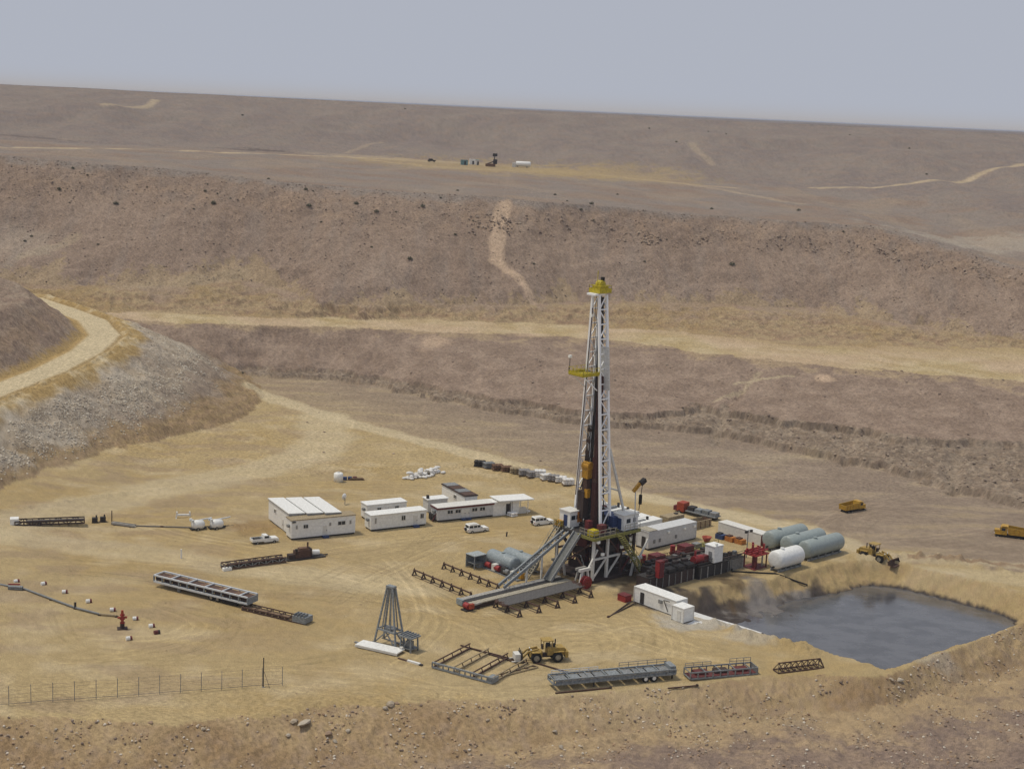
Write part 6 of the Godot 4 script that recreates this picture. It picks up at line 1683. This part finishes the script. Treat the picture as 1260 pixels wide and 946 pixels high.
	var lpz := thing("long_pipe", mid(Vector3(-73.33, 0, -287.14), Vector3(-62.97, 0, -287.67)) + Vector3(0, 0.15, 0), 0.0512, "single thin pipe lying along the back of the left yard", "pipe")
	tube(lpz, "pipe", Vector3(-5.6, 0, 0), Vector3(5.6, 0, 0), 0.12, "pipe")
	tube(lpz, "coupling", Vector3(-0.3, 0, 0), Vector3(0.3, 0, 0), 0.17, "rust")

# ---------------------------------------------------------------- small things on the pad
func small_things() -> void:
	# light tower trailers
	for k in 2:
		var o := thing("light_tower", [Vector3(-60.98, 0, -287.41), Vector3(-57.5, 0, -288.56)][k], [0.5987, 0.5975][k], ["white wheeled light tower with folded mast, left one of the pair", "white wheeled light tower with folded mast, right one of the pair"][k], "light tower", "light towers in the left yard")
		put(o, "hood", lathe_mesh([Vector2(-1.3, 0.1), Vector2(-1.15, 0.75), Vector2(-0.5, 1.0), Vector2(0.9, 0.95), Vector2(1.25, 0.6), Vector2(1.3, 0.1)], 14), Transform3D(Basis(), Vector3(0, 1.1, 0)), "white")
		bx(o, "frame", Vector3(0, 0.45, 0), Vector3(3.2, 0.2, 1.3), "dark")
		for s in [-1.0, 1.0]: wheel(o, Vector3(-0.3, 0.36, s * 0.85), 0.36, 0.25)
		bar(o, "folded_mast", Vector3(-1.2, 1.9, 0), Vector3(2.9, 2.2, 0), 0.2, "galv")
		bar(o, "draw_bar", Vector3(1.5, 0.5, 0), Vector3(3.0, 0.4, 0), 0.16, "dark")
		for s in [-0.5, 0.5]: bx(o, "lamp_head", Vector3(-1.3, 2.1, s), Vector3(0.4, 0.5, 0.6), "galv")
	var wf := thing("pipe_stand", Vector3(-65.59, 0, -295.04), 0.2, "small white H-shaped stand behind the light towers", "stand")
	for x in [-1.4, 1.4]: bar(wf, "leg", Vector3(x, 0, 0), Vector3(x * 0.9, 1.5, 0.2), 0.3, "white")
	bar(wf, "crossbar", Vector3(-1.3, 0.8, 0.1), Vector3(1.3, 0.8, 0.1), 0.35, "white")
	bar(wf, "foot", Vector3(-1.4, 0.1, -0.6), Vector3(-1.4, 0.1, 0.8), 0.2, "offwhite")
	bar(wf, "foot", Vector3(1.4, 0.1, -0.6), Vector3(1.4, 0.1, 0.8), 0.2, "offwhite")
	var vt := thing("vertical_tank", Vector3(-38.25, 0, -329.74), 0.0, "white upright cylindrical tank beyond the large white cabin", "tank")
	put(vt, "shell", lathe_mesh([Vector2(0.1, 0.001), Vector2(0.1, 1.05), Vector2(2.2, 1.05), Vector2(2.35, 0.8), Vector2(2.45, 0.001)], 20), Transform3D(Basis(Vector3.BACK, PI / 2), Vector3.ZERO), "white")
	bx(vt, "base", Vector3(0, 0.08, 0), Vector3(2.3, 0.16, 2.3), "concrete")
	tube(vt, "filler_cap", Vector3(0, 2.4, 0), Vector3(0, 2.6, 0), 0.25, "offwhite")
	for k in 3:
		var dr := thing("blue_drum", Vector3(-36.98, 0, -331.48) + Vector3(k * 1.1, 0, -0.3 * k), 0.0, ["blue drum right beside the white upright tank", "blue drum in the middle of the row by the white upright tank", "reddish drum at the end of the row by the white upright tank"][k], "drum", "drums by the upright tank")
		tube(dr, "body", Vector3(0, 0.02, 0), Vector3(0, 1.0, 0), 0.48, ["blue", "blue", "maroon"][k])
		for y in [0.35, 0.68]: tube(dr, "hoop", Vector3(0, y - 0.03, 0), Vector3(0, y + 0.03, 0), 0.5, ["blue", "blue", "maroon"][k])
		tube(dr, "bung", Vector3(0.25, 1.0, 0), Vector3(0.25, 1.05, 0), 0.08, "dark")
	var bl := thing("timber_stack", Vector3(-34.45, 0, -331.95), 0.2, "low reddish brown timber stack right of the blue drums", "timber")
	for k in 4: bx(bl, "plank", Vector3(0, 0.12 + k * 0.2, 0.1 * (k % 2)), Vector3(4.2 - k * 0.4, 0.18, 1.0), ["brownbox", "wood"][k % 2])
	var wd := thing("satellite_dish", Vector3(-34.52, 0, -310.61), 0.4, "small white dish on a short pole behind the large white cabin", "dish")
	tube(wd, "pole", Vector3.ZERO, Vector3(0, 1.6, 0), 0.08, "grey")
	put(wd, "dish", lathe_mesh([Vector2(0.0, 0.001), Vector2(0.06, 0.35), Vector2(0.25, 0.75), Vector2(0.22, 0.76), Vector2(0.02, 0.36), Vector2(-0.05, 0.001)], 16), Transform3D(Basis(Vector3.UP, 2.2), Vector3(0, 1.9, 0)), "white")
	bar(wd, "feed_arm", Vector3(0, 1.6, 0), Vector3(-0.5, 1.95, 0.4), 0.06, "grey")
	# loose white sacks heap
	var spots := []
	for i in 46:
		var t := rng.randf()
		var c: Vector3 = (Vector3(-23.2, 0, -334.8)).lerp(Vector3(-15.98, 0, -342.4), t)
		spots.append(c + Vector3(rng.randf_range(-1.6, 1.6), 0, rng.randf_range(-2.4, 2.2) * (0.5 + 0.5 * sin(t * PI))))
	var placed := []
	for p in spots:
		var y := gh(p.x, p.z) + 0.28
		for q in placed:
			if Vector2(q.x - p.x, q.z - p.z).length() < 0.75: y = maxf(y, q.y + 0.42)
		y = minf(y, 1.6)
		var q := Vector3(p.x, y, p.z)
		placed.append(q)
		var s := thing("white_sack", q, rng.randf() * PI, "white sack in the loose heap beyond the plain white cabins", "sack", "loose white sacks in a heap")
		put(s, "bag", sack_mesh(), Transform3D(Basis().scaled(Vector3(1.25, 0.62, 0.9)), Vector3.ZERO), "sack")
		bx(s, "tied_end", Vector3(0.7, 0.02, 0), Vector3(0.22, 0.12, 0.3), "offwhite")
	# row of pallets
	var row: Array = [Vector3(-6.86, 0, -349.81), Vector3(-4.69, 0, -348.58), Vector3(-2.52, 0, -346.55), Vector3(-0.39, 0, -345.34), Vector3(1.73, 0, -344.14), Vector3(3.84, 0, -342.17), Vector3(5.74, 0, -340.95), Vector3(7.45, 0, -341.27), Vector3(8.94, 0, -339.22), Vector3(10.61, 0, -337.99), Vector3(12.3, 0, -337.53), Vector3(13.93, 0, -335.56)]
	var kinds := ["dark", "steel", "brownbox", "brownbox", "tan", "sackgrey", "sackgrey", "sack", "sack", "sackgrey", "sack", "sack"]
	var says := ["dark drums pallet at the left end of the pallet row", "grey bundle pallet second from the left end of the row", "brown carton pallet third from the left end of the row", "brown carton pallet fourth from the left end of the row", "tan carton pallet fifth from the left in the row", "grey sack pallet sixth from the left in the row",
		"grey sack pallet in the middle of the row, seventh from left", "tall white sack pallet eighth from the left in the row", "white sack pallet fourth from the mast end of the row", "grey sack pallet third from the mast end of the row", "white sack pallet second from the mast end of the row", "white sack pallet at the mast end of the row"]
	for i in row.size():
		var o := thing("pallet", row[i], rng.randf_range(-0.2, 0.5), says[i], "pallet", "row of loaded pallets")
		o.position.y = gh(o.position.x, o.position.z)
		sack_pile(o, 3, 3, 4 if i == 7 else 3, kinds[i])
	# bollard-like post between the cars
	var bp := thing("short_post", Vector3(0.25, 0, -292.1), 0.0, "short dark post standing between the two off-road cars", "post")
	tube(bp, "shaft", Vector3.ZERO, Vector3(0.1, 1.1, 0), 0.15, "dark")
	bx(bp, "foot", Vector3(0, 0.05, 0), Vector3(0.5, 0.1, 0.5), "rustdark")
	var mk := thing("marker_post", Vector3(-59.9, 0, -267.91), 0.0, "thin white post with a foot standing alone on the pad", "post")
	tube(mk, "shaft", Vector3.ZERO, Vector3(0, 1.9, 0), 0.14, "white")
	bx(mk, "foot", Vector3(0.2, 0.06, 0), Vector3(1.1, 0.12, 0.5), "offwhite")
	# wellhead with pipeline
	var wh := thing("wellhead", Vector3(-60.78, 0, -229.74), 0.3, "red wellhead valve tree at the end of the thin pipeline", "wellhead")
	bx(wh, "cellar_plate", Vector3(0, 0.1, 0), Vector3(1.6, 0.2, 1.4), "rustdark")
	tube(wh, "casing_head", Vector3(0, 0.1, 0), Vector3(0, 1.0, 0), 0.35, "rustdark")
	tube(wh, "tree_body", Vector3(0, 1.0, 0), Vector3(0, 2.9, 0), 0.22, "redorange")
	for y in [1.1, 1.7, 2.4]: tube(wh, "flange", Vector3(0, y - 0.08, 0), Vector3(0, y + 0.08, 0), 0.4, "red")
	for s in [-1.0, 1.0]: tube(wh, "wing_valve", Vector3(0, 1.95, 0), Vector3(s * 0.75, 1.95, 0), 0.18, "redorange")
	tube(wh, "hand_wheel", Vector3(0, 2.0, 0.45), Vector3(0, 2.0, 0.52), 0.34, "red")
	bx(wh, "cap", Vector3(0, 3.0, 0), Vector3(0.35, 0.3, 0.35), "redorange")
	var pts: Array = [Vector3(-91.45, 0, -249.69), Vector3(-81.82, 0, -246.15), Vector3(-76, 0, -241.78), Vector3(-70.76, 0, -237.91), Vector3(-65.98, 0, -235.32), Vector3(-63.07, 0, -234.91)]
	var pl := thing("flow_line", pts[2], 0.0, "thin grey pipeline leading from the left edge to the red wellhead", "pipeline")
	for k in pts.size() - 1:
		tube(pl, "pipe_length", pts[k] - pts[2] + Vector3(0, 0.35, 0), pts[k + 1] - pts[2] + Vector3(0, 0.35, 0), 0.17, "steel" if k < 4 else "tan")
		bx(pl, "support", pts[k + 1] - pts[2] + Vector3(0, 0.12, 0), Vector3(0.5, 0.36, 0.4), "rustdark")
	bx(pl, "valve", pts[3] - pts[2] + Vector3(0, 0.8, 0), Vector3(0.3, 0.9, 0.3), "dark")
	bx(pl, "choke_box", pts[1] - pts[2] + Vector3(-1.6, 0.5, 0), Vector3(2.4, 0.5, 0.8), "steel")
	bar(pl, "red_bar", pts[1] - pts[2] + Vector3(-3.4, 0.5, -1.6), pts[1] - pts[2] + Vector3(-1.4, 0.5, -1.8), 0.2, "red")
	# half-painted drums marking the wellhead plot
	var dm: Array = [Vector3(-84.7, 0, -249.99), Vector3(-79.76, 0, -249.34), Vector3(-74.96, 0, -245.59), Vector3(-69.66, 0, -241.4), Vector3(-64.63, 0, -237.73), Vector3(-59.89, 0, -233.95), Vector3(-56.49, 0, -230.89), Vector3(-58.57, 0, -224.78), Vector3(-54.95, 0, -228.04)]
	var dsay := ["white and red marker drum at the far left end of the row", "white and red marker drum second from the left", "white and red marker drum third from the left", "white and red marker drum fourth from the left, behind the pipeline's end", "white and red marker drum left of the red wellhead", "white and red marker drum just right of the red wellhead", "white and red marker drum at the right end of the row",
		"white and red marker drum standing nearest the viewer, below the wellhead", "small dark red marker drum beside the last white one"]
	for i in dm.size():
		var o := thing("marker_drum", dm[i], 0.5 + rng.randf_range(-0.3, 0.3), dsay[i], "drum", "marker drums round the wellhead")
		var small := i == 8
		tube(o, "shell", Vector3(-0.32, 0.34, 0), Vector3(0.28, 0.34, 0), 0.34, "maroon" if small else "white")
		tube(o, "painted_end", Vector3(0.28, 0.34, 0), Vector3(0.6, 0.34, 0), 0.345, "dark" if small else "dirtyred")
		tube(o, "hoop", Vector3(-0.05, 0.34, 0), Vector3(0.05, 0.34, 0), 0.36, "maroon" if small else "offwhite")
	# wire fence
	var f0: Vector3 = Vector3(-73.73, 0, -195.7)
	var f1: Vector3 = Vector3(-31.79, 0, -209.2)
	var fe := thing("wire_fence", (f0 + f1) * 0.5, 0.0, "thin wire fence along the lower left edge of the pad", "fence")
	var n := 15
	for k in n + 1:
		var p := f0.lerp(f1, float(k) / n) - fe.position
		p.y = gh(p.x + fe.position.x, p.z + fe.position.z)
		tube(fe, "fence_post", p, p + Vector3(0, 2.9, 0), 0.045, "steel")
		if k < n:
			var q := f0.lerp(f1, float(k + 1) / n) - fe.position
			q.y = gh(q.x + fe.position.x, q.z + fe.position.z)
			for y in [0.55, 1.1, 1.65, 2.2, 2.7]: bar(fe, "wire", p + Vector3(0, y, 0), q + Vector3(0, y, 0), 0.014, "pipe")
			bar(fe, "bottom_rail", p + Vector3(0, 0.28, 0), q + Vector3(0, 0.28, 0), 0.05, "pipe")
	var fp := thing("tall_pole", Vector3(-34.41, 0, -208.1), 0.0, "tall thin pole rising above the right end of the wire fence", "pole")
	tube(fp, "shaft", Vector3.ZERO, Vector3(0, 4.6, 0), 0.075, "dark")
	bar(fp, "stay", Vector3(1.0, 0, 0.2), Vector3(0.05, 2.6, 0), 0.05, "pipe")
	bx(fp, "foot", Vector3(0, 0.06, 0), Vector3(0.4, 0.12, 0.4), "concrete")

func far_site() -> void:
	var a: Vector3 = Vector3(-0.04, 51.42, -875.09)
	a.y = gh(a.x, a.z)
	var t := thing("distant_tank", a, -0.05, "white horizontal tank on the far plateau site", "tank")
	put(t, "shell", tank_mesh(8.6, 1.5), Transform3D(Basis(), Vector3(0.8, 2.1, 0)), "white")
	bx(t, "end_box", Vector3(-4.4, 1.4, 0), Vector3(2.2, 2.6, 2.4), "offwhite")
	for x in [-2.4, 3.0]: bx(t, "saddle", Vector3(x, 0.4, 0), Vector3(0.5, 1.2, 2.2), "grey")
	var b: Vector3 = Vector3(-16.56, 51.83, -856.92)
	b.y = gh(b.x, b.z)
	var r := thing("distant_rig", b, 0.0, "small dark drilling machine on the far plateau site", "machine")
	bx(r, "base", Vector3(-1.2, 0.9, 0), Vector3(5.6, 1.4, 2.6), "brownbox")
	bx(r, "engine", Vector3(1.4, 2.8, 0), Vector3(2.2, 2.6, 2.4), "dark")
	for z in [-0.6, 0.6]: bar(r, "mast", Vector3(0.6, 1.4, z), Vector3(1.2, 7.2, z), 0.5, "dark")
	bx(r, "mast_head", Vector3(1.2, 6.6, 0), Vector3(2.6, 1.6, 1.6), "dark")
	bar(r, "boom", Vector3(0.8, 3.0, 0), Vector3(-3.6, 1.2, 0), 0.5, "rustdark")
	for k in 3:
		var c: Vector3 = [Vector3(-32.54, 52.12, -854.35), Vector3(-28.58, 52.09, -872.47), Vector3(-25.56, 52.02, -865.52)][k]
		c.y = gh(c.x, c.z)
		var h := thing("distant_cabin", c, 0.1, ["pale teal cabin at the left end of the far plateau site", "white domed cabin in the middle of the far plateau site", "small pale cabin just left of the far dark machine"][k], "cabin", "cabins on the far site")
		bx(h, "wall", Vector3(0, 1.4, 0), Vector3([4.0, 3.2, 1.6][k], 2.8, 3.0), ["teal", "white", "offwhite"][k])
		bx(h, "roof", Vector3(0, 2.9, 0), Vector3([4.3, 3.5, 1.9][k], 0.2, 3.3), ["grey", "white", "teal"][k])
		bx(h, "door", Vector3(0.4, 1.1, 1.52), Vector3(0.9, 2.0, 0.06), "dark")
	var d: Vector3 = Vector3(-51.92, 52.46, -871.6)
	d.y = gh(d.x, d.z)
	var q := thing("distant_vehicle", d, 0.0, "tiny dark vehicle left of the far plateau site's cabins", "vehicle")
	prism(q, "body", [Vector2(-2.3, 0.5), Vector2(2.3, 0.5), Vector2(2.2, 1.2), Vector2(-2.2, 1.2)], 1.8, "dark")
	prism(q, "cab", [Vector2(-1.8, 1.2), Vector2(1.0, 1.2), Vector2(0.4, 1.9), Vector2(-1.6, 1.9)], 1.6, "dark")
	for x in [-1.4, 1.4]:
		for s in [-1.0, 1.0]: wheel(q, Vector3(x, 0.4, s * 0.8), 0.4, 0.25)

# ---------------------------------------------------------------- shrubs and stones
func rock_mesh(seed_: int) -> ArrayMesh:
	var r := RandomNumberGenerator.new()
	r.seed = seed_
	var t := (1.0 + sqrt(5.0)) / 2.0
	var v := [Vector3(-1, t, 0), Vector3(1, t, 0), Vector3(-1, -t, 0), Vector3(1, -t, 0), Vector3(0, -1, t), Vector3(0, 1, t), Vector3(0, -1, -t), Vector3(0, 1, -t), Vector3(t, 0, -1), Vector3(t, 0, 1), Vector3(-t, 0, -1), Vector3(-t, 0, 1)]
	for i in 12: v[i] = v[i].normalized() * r.randf_range(0.36, 0.62) * Vector3(1, 0.7, 0.85)
	var f := [0, 11, 5, 0, 5, 1, 0, 1, 7, 0, 7, 10, 0, 10, 11, 1, 5, 9, 5, 11, 4, 11, 10, 2, 10, 7, 6, 7, 1, 8, 3, 9, 4, 3, 4, 2, 3, 2, 6, 3, 6, 8, 3, 8, 9, 4, 9, 5, 2, 4, 11, 6, 2, 10, 8, 6, 7, 9, 8, 1]
	var st := SurfaceTool.new()
	st.begin(Mesh.PRIMITIVE_TRIANGLES)
	st.set_smooth_group(-1)
	for i in range(0, f.size(), 3):
		for j in [0, 2, 1]: st.add_vertex(v[f[i + j]])
	st.generate_normals()
	return st.commit()

func stones(called: String, label: String, spots: Array, mesh: Mesh, cols: Array, lo: float, hi: float) -> void:
	var mm := MultiMesh.new()
	mm.transform_format = MultiMesh.TRANSFORM_3D
	mm.use_colors = true
	mm.mesh = mesh
	mm.instance_count = spots.size()
	for i in spots.size():
		var s := lerpf(lo, hi, pow(rng.randf(), 3.0))
		var p: Vector3 = spots[i]
		mm.set_instance_transform(i, Transform3D(Basis.from_euler(Vector3(rng.randf() * 0.5, rng.randf() * TAU, rng.randf() * 0.5)).scaled(Vector3(s, s * rng.randf_range(0.6, 1.0), s)), p + Vector3(0, s * 0.12, 0)))
		var c: Color = cols[rng.randi() % cols.size()]
		var g := rng.randf_range(0.8, 1.12)
		mm.set_instance_color(i, Color(c.r * g, c.g * g, c.b * g))
	var mi := MultiMeshInstance3D.new()
	mi.name = called
	mi.multimesh = mm
	var m := StandardMaterial3D.new()
	m.vertex_color_use_as_albedo = true
	m.roughness = 0.95
	mi.material_override = m
	mi.set_meta("kind", "stuff")
	mi.set_meta("label", label)
	mi.set_meta("category", "stones")
	add_child(mi)

func plants_and_rocks() -> void:
	var pr := PackedFloat32Array([0, 0, 0, 0, 0, 0])
	# shrubs on the far slope
	var kinds := []
	for k in 4:
		var st := SurfaceTool.new()
		st.begin(Mesh.PRIMITIVE_TRIANGLES)
		for i in 130:
			var d := Vector3(rng.randfn(), absf(rng.randfn()) * 0.8, rng.randfn()).normalized() * pow(rng.randf(), 0.4)
			var c := Vector3(d.x, 0.25 + d.y * 0.95, d.z) * 0.5 * Vector3(1, 1.2, 1)
			var u := Vector3(rng.randfn(), rng.randfn(), rng.randfn()).normalized() * 0.1
			var w := u.cross(Vector3(rng.randfn(), rng.randfn(), rng.randfn())).normalized() * 0.08
			for q in [c - u, c + w, c + u, c - u, c + u, c - w]: st.add_vertex(q)
		st.generate_normals()
		kinds.append(st.commit())
	var bush: Array = [Vector3(-170.89, 53.39, -576.25), Vector3(-172.22, 46.96, -563.15), Vector3(-149.79, 43.72, -558.67), Vector3(-173.67, 33.43, -535.16), Vector3(-119.16, 48.95, -570.52), Vector3(-113.98, 44.32, -560.34), Vector3(-114.09, 47.78, -568.24), Vector3(-108.52, 46.1, -564.84), Vector3(-120, 41.72, -554.77), Vector3(-81.6, 50.45, -573.95), Vector3(-78.91, 50.85, -574.52), Vector3(-78.82, 45.39, -563.71), Vector3(-72.75, 40.99, -553.11), Vector3(-119.49, 31, -531.43), Vector3(-174.8, 31.38, -531.43), Vector3(-166.47, 43.67, -556.99), Vector3(-164.34, 51.38, -572.8), Vector3(-119.7, 52.25, -577.4), Vector3(-61.43, 47.28, -565.41), Vector3(-53.07, 44.17, -558.67), Vector3(-36.18, 45.91, -562.03), Vector3(-37.97, 29.82, -528.26), Vector3(-52.11, 33.23, -534.1), Vector3(-24.9, 51.77, -596.76), Vector3(-30.13, 49.9, -570.52), Vector3(14.19, 50.45, -622.97), Vector3(27.74, 49.62, -587.3), Vector3(23.31, 47.95, -576.25), Vector3(27.97, 44.43, -572.23), Vector3(5.9, 30.62, -540), Vector3(-45.79, 43.94, -558.11), Vector3(-17.12, 43.21, -556.99), Vector3(18.23, 50.14, -587.3), Vector3(-8.14, 47.55, -565.41), Vector3(46.78, 29.95, -553.11), Vector3(80.02, 30.46, -559.78), Vector3(119.04, 46.97, -645.79), Vector3(125.4, 43.01, -583.2), Vector3(79.41, 47.52, -626.09), Vector3(136.66, 40.83, -577.98), Vector3(-82.64, 0.53, -452.5), Vector3(-191.35, 68.98, -1036.13), Vector3(-90.61, 76.23, -1158.86), Vector3(64.32, 65.81, -1054.94), Vector3(103.07, 63.33, -1023.77), Vector3(93.35, 72.64, -1132.52), Vector3(129.14, 67.36, -1065.53), Vector3(141.37, 67.39, -1063.4), Vector3(238.51, 74.69, -1114.55), Vector3(250.02, 67.76, -985.62), Vector3(228.19, 59.65, -856.06), Vector3(323.8, 76.23, -1139.33), Vector3(42.81, 49.19, -668.12), Vector3(-96.91, 53.45, -580.29), Vector3(-141.7, 49.98, -572.23), Vector3(-148.87, 31.11, -531.43), Vector3(-23.12, 38.32, -547.61), Vector3(55.83, 37.1, -568.24)]
	var big := [1, 2, 5, 9, 11, 18, 19, 20, 21, 26, 35]
	for i in bush.size():
		var p: Vector3 = bush[i]
		p.y = gh(p.x, p.z) - 0.05
		var far_: bool = p.z < -620.0
		var s := rng.randf_range(1.7, 2.3) if i in big else rng.randf_range(0.8, 1.4)
		if far_: s *= 1.5
		var o := thing("desert_shrub", p, rng.randf() * TAU, "small dark desert shrub far up on the bare plateau hill" if far_ else ("larger dark grey green shrub on the brown slope across the valley" if i in big else "small dark shrub dotted on the brown slope across the valley"), "shrub", "shrubs on the plateau hill" if far_ else ("larger shrubs on the far slope" if i in big else "small shrubs on the far slope"))
		put(o, "foliage", kinds[i % 4], Transform3D(Basis().scaled(Vector3(s, s * 0.8, s)), Vector3.ZERO), "shrub")
		for k in 3: bar(o, "stem", Vector3(0, -0.1, 0), Vector3(cos(k * 2.1) * s * 0.25, s * 0.35, sin(k * 2.1) * s * 0.25), 0.07, "twig")
	# stones
	var rm := [rock_mesh(1), rock_mesh(2), rock_mesh(3)]
	var pale := [lin(198, 188, 170), lin(182, 170, 152), lin(214, 206, 190), lin(166, 152, 134)]
	var drab := [lin(146, 129, 114), lin(130, 114, 101), lin(164, 147, 130), lin(116, 101, 90)]
	var warm := [lin(176, 150, 122), lin(192, 176, 154), lin(150, 124, 98), lin(206, 196, 180)]
	var a := []
	while a.size() < 11000:
		var x := rng.randf_range(-150, -72)
		var z := rng.randf_range(-440, -300)
		surf(x, z, pr)
		if pr[4] > 0.2 and pr[3] > 13.0 and x + n14.get_noise_2d(x, z) * 10.0 < -86.0:
			var lowness := 1.0 - clampf(pr[0] / 16.0, 0.0, 1.0)
			var dens := smoothstep(0.1, 0.45, lowness) * smoothstep(0.82, 0.62, lowness) + 0.12 * smoothstep(0.95, 0.7, lowness)
			if rng.randf() < dens * (0.6 + n14.get_noise_2d(x, z)): a.append(Vector3(x, pr[0], z))
	stones("fill_stones", "pale broken stones strewn on the road's fill slope", a, rm[0], pale, 0.09, 0.6)
	var b := []
	while b.size() < 7500:
		var x := rng.randf_range(-90, 100)
		var z := rng.randf_range(-262, -182)
		surf(x, z, pr)
		if (pr[1] == 2.0 or (pr[1] == 1.0 and rng.randf() < 0.6)) and pr[5] < 0.0:
			if rng.randf() < 0.3 + n14.get_noise_2d(x * 1.4, z * 1.4) * 1.5: b.append(Vector3(x, pr[0], z))
	stones("embankment_stones", "stones scattered over the pad's front embankment", b, rm[1], warm + warm + drab, 0.09, 0.6)
	var c := []
	while c.size() < 10000:
		var x := rng.randf_range(-240, 240)
		var z := rng.randf_range(-610, -490)
		surf(x, z, pr)
		if pr[1] == 8.0:
			var d := 0.25 + smoothstep(0.6, 0.75, pr[2]) * 0.5 + n14.get_noise_2d(x, z) * 0.7
			if rng.randf() < d: c.append(Vector3(x, pr[0], z))
	stones("slope_stones", "stones covering the brown slope across the valley", c, rm[2], drab + drab + [lin(170, 150, 130)], 0.15, 0.85)
	var rim := []
	while rim.size() < 700:
		var x := rng.randf_range(-20, 190)
		var z := rng.randf_range(-600, -540)
		surf(x, z, pr)
		if pr[1] == 8.0 and pr[2] > 0.62 and pr[2] < 0.80 and rng.randf() < 0.15 + n14.get_noise_2d(x * 0.7, z) * 1.4: rim.append(Vector3(x, pr[0], z))
	stones("rim_stones", "blocky stones along the rock ledge high on the far slope", rim, rm[1], drab + [lin(172, 152, 132)], 0.4, 1.7)
	var e := []
	while e.size() < 1800:
		var x := rng.randf_range(-90, 160)
		var z := rng.randf_range(-470, -325)
		surf(x, z, pr)
		if (pr[1] == 4.0 or (pr[1] == 5.0 and rng.randf() < 0.12) or (pr[1] == 3.0 and z < -350.0 and rng.randf() < 0.02)) and pr[4] <= 0.0:
			e.append(Vector3(x, pr[0], z))
	stones("gully_stones", "stones lying along the gully banks", e, rm[0], drab + [lin(176, 158, 138)], 0.15, 1.1)
	var f := []
	while f.size() < 1500:
		var x := rng.randf_range(-90, 70)
		var z := rng.randf_range(-345, -200)
		surf(x, z, pr)
		if pr[1] == 3.0 and pr[5] < 0.0 and pr[4] <= 0.0 and rng.randf() < 0.1 + maxf(0.0, n14.get_noise_2d(x, z)): f.append(Vector3(x, pr[0] - 0.02, z))
	stones("pad_stones", "small stones and clods on the sandy pad", f, rm[1], [lin(170, 148, 110), lin(140, 120, 92), lin(190, 172, 140)], 0.06, 0.3)
	# boulders one can pick out on the embankment
	var bo: Array = [Vector3(-26.89, -0.5, -197.67), Vector3(-28.28, -0.4, -197.85), Vector3(-23.34, -1, -196.71), Vector3(-22.31, -1.5, -195.77), Vector3(-20.74, -0.8, -197.65), Vector3(-15.38, 0, -203.6), Vector3(-14.51, 0, -204.3), Vector3(-16.01, -0.2, -202.82), Vector3(-28.73, -1.5, -195.06), Vector3(-1.32, -1.5, -203.48), Vector3(2.33, 0, -206.26), Vector3(8.45, -3, -203.45), Vector3(62.83, -4.4, -223.61), Vector3(61.22, -4.4, -222.77), Vector3(80.6, -4.2, -237.28), Vector3(9.24, -4.5, -199.13), Vector3(-10.35, -2.5, -199.38), Vector3(-40.15, -1.5, -193.8), Vector3(-47.38, -0.5, -193.7), Vector3(-59.85, -1, -191.83)]
	var bsay := ["long flat pale slab leaning at the embankment crest", "pale boulder just left of the long flat slab at the crest", "pale angular boulder right of the flat slab", "small pale boulder below the angular one, right of the flat slab", "pale boulder on the embankment crest, right of the slab group", "pale flat stone on the crest below the tower frame", "small white stone touching the flat stone below the tower frame", "brownish stone left of the flat stone below the tower frame",
		"pale stone low on the embankment under the flat slab", "single pale stone on the slope below the rack frame", "pale stone on the crest below the loader", "white stone low on the slope below the front trailer", "pale boulder at the embankment foot below the pit", "small red-brown boulder at the embankment foot below the pit", "pale stone near the right picture edge below the berm", "grey stone at the bottom edge right of centre", "tan stone on the embankment at middle left of the bottom edge", "pale stone on the bare slope below the wire fence", "stone on the crest below the wire fence's right half", "stone on the embankment near the left picture edge"]
	for i in bo.size():
		var p: Vector3 = bo[i]
		p.y = gh(p.x, p.z)
		var s: float = [2.2, 1.2, 1.3, 0.9, 1.0, 1.5, 0.8, 1.0, 0.8, 0.8, 0.9, 0.8, 1.1, 1.0, 0.9, 0.9, 0.8, 0.8, 0.8, 0.7][i]
		var o := thing("boulder", p, rng.randf() * TAU, bsay[i], "boulder", "boulders on the embankment")
		var m := StandardMaterial3D.new()
		m.albedo_color = [Color8(206, 194, 174), Color8(196, 180, 156), Color8(176, 150, 126), Color8(190, 178, 160)][i % 4]
		m.albedo_texture = grime
		m.uv1_triplanar = true
		m.uv1_scale = Vector3.ONE * 0.8
		m.roughness = 0.95
		put(o, "stone", rm[i % 3], Transform3D(Basis.from_euler(Vector3(0.2, 0, 0.15)).scaled_local(Vector3(s * (1.5 if i == 0 else 1.1), s * (0.4 if i == 0 else 0.8), s)), Vector3(0, s * 0.15, 0)), m)
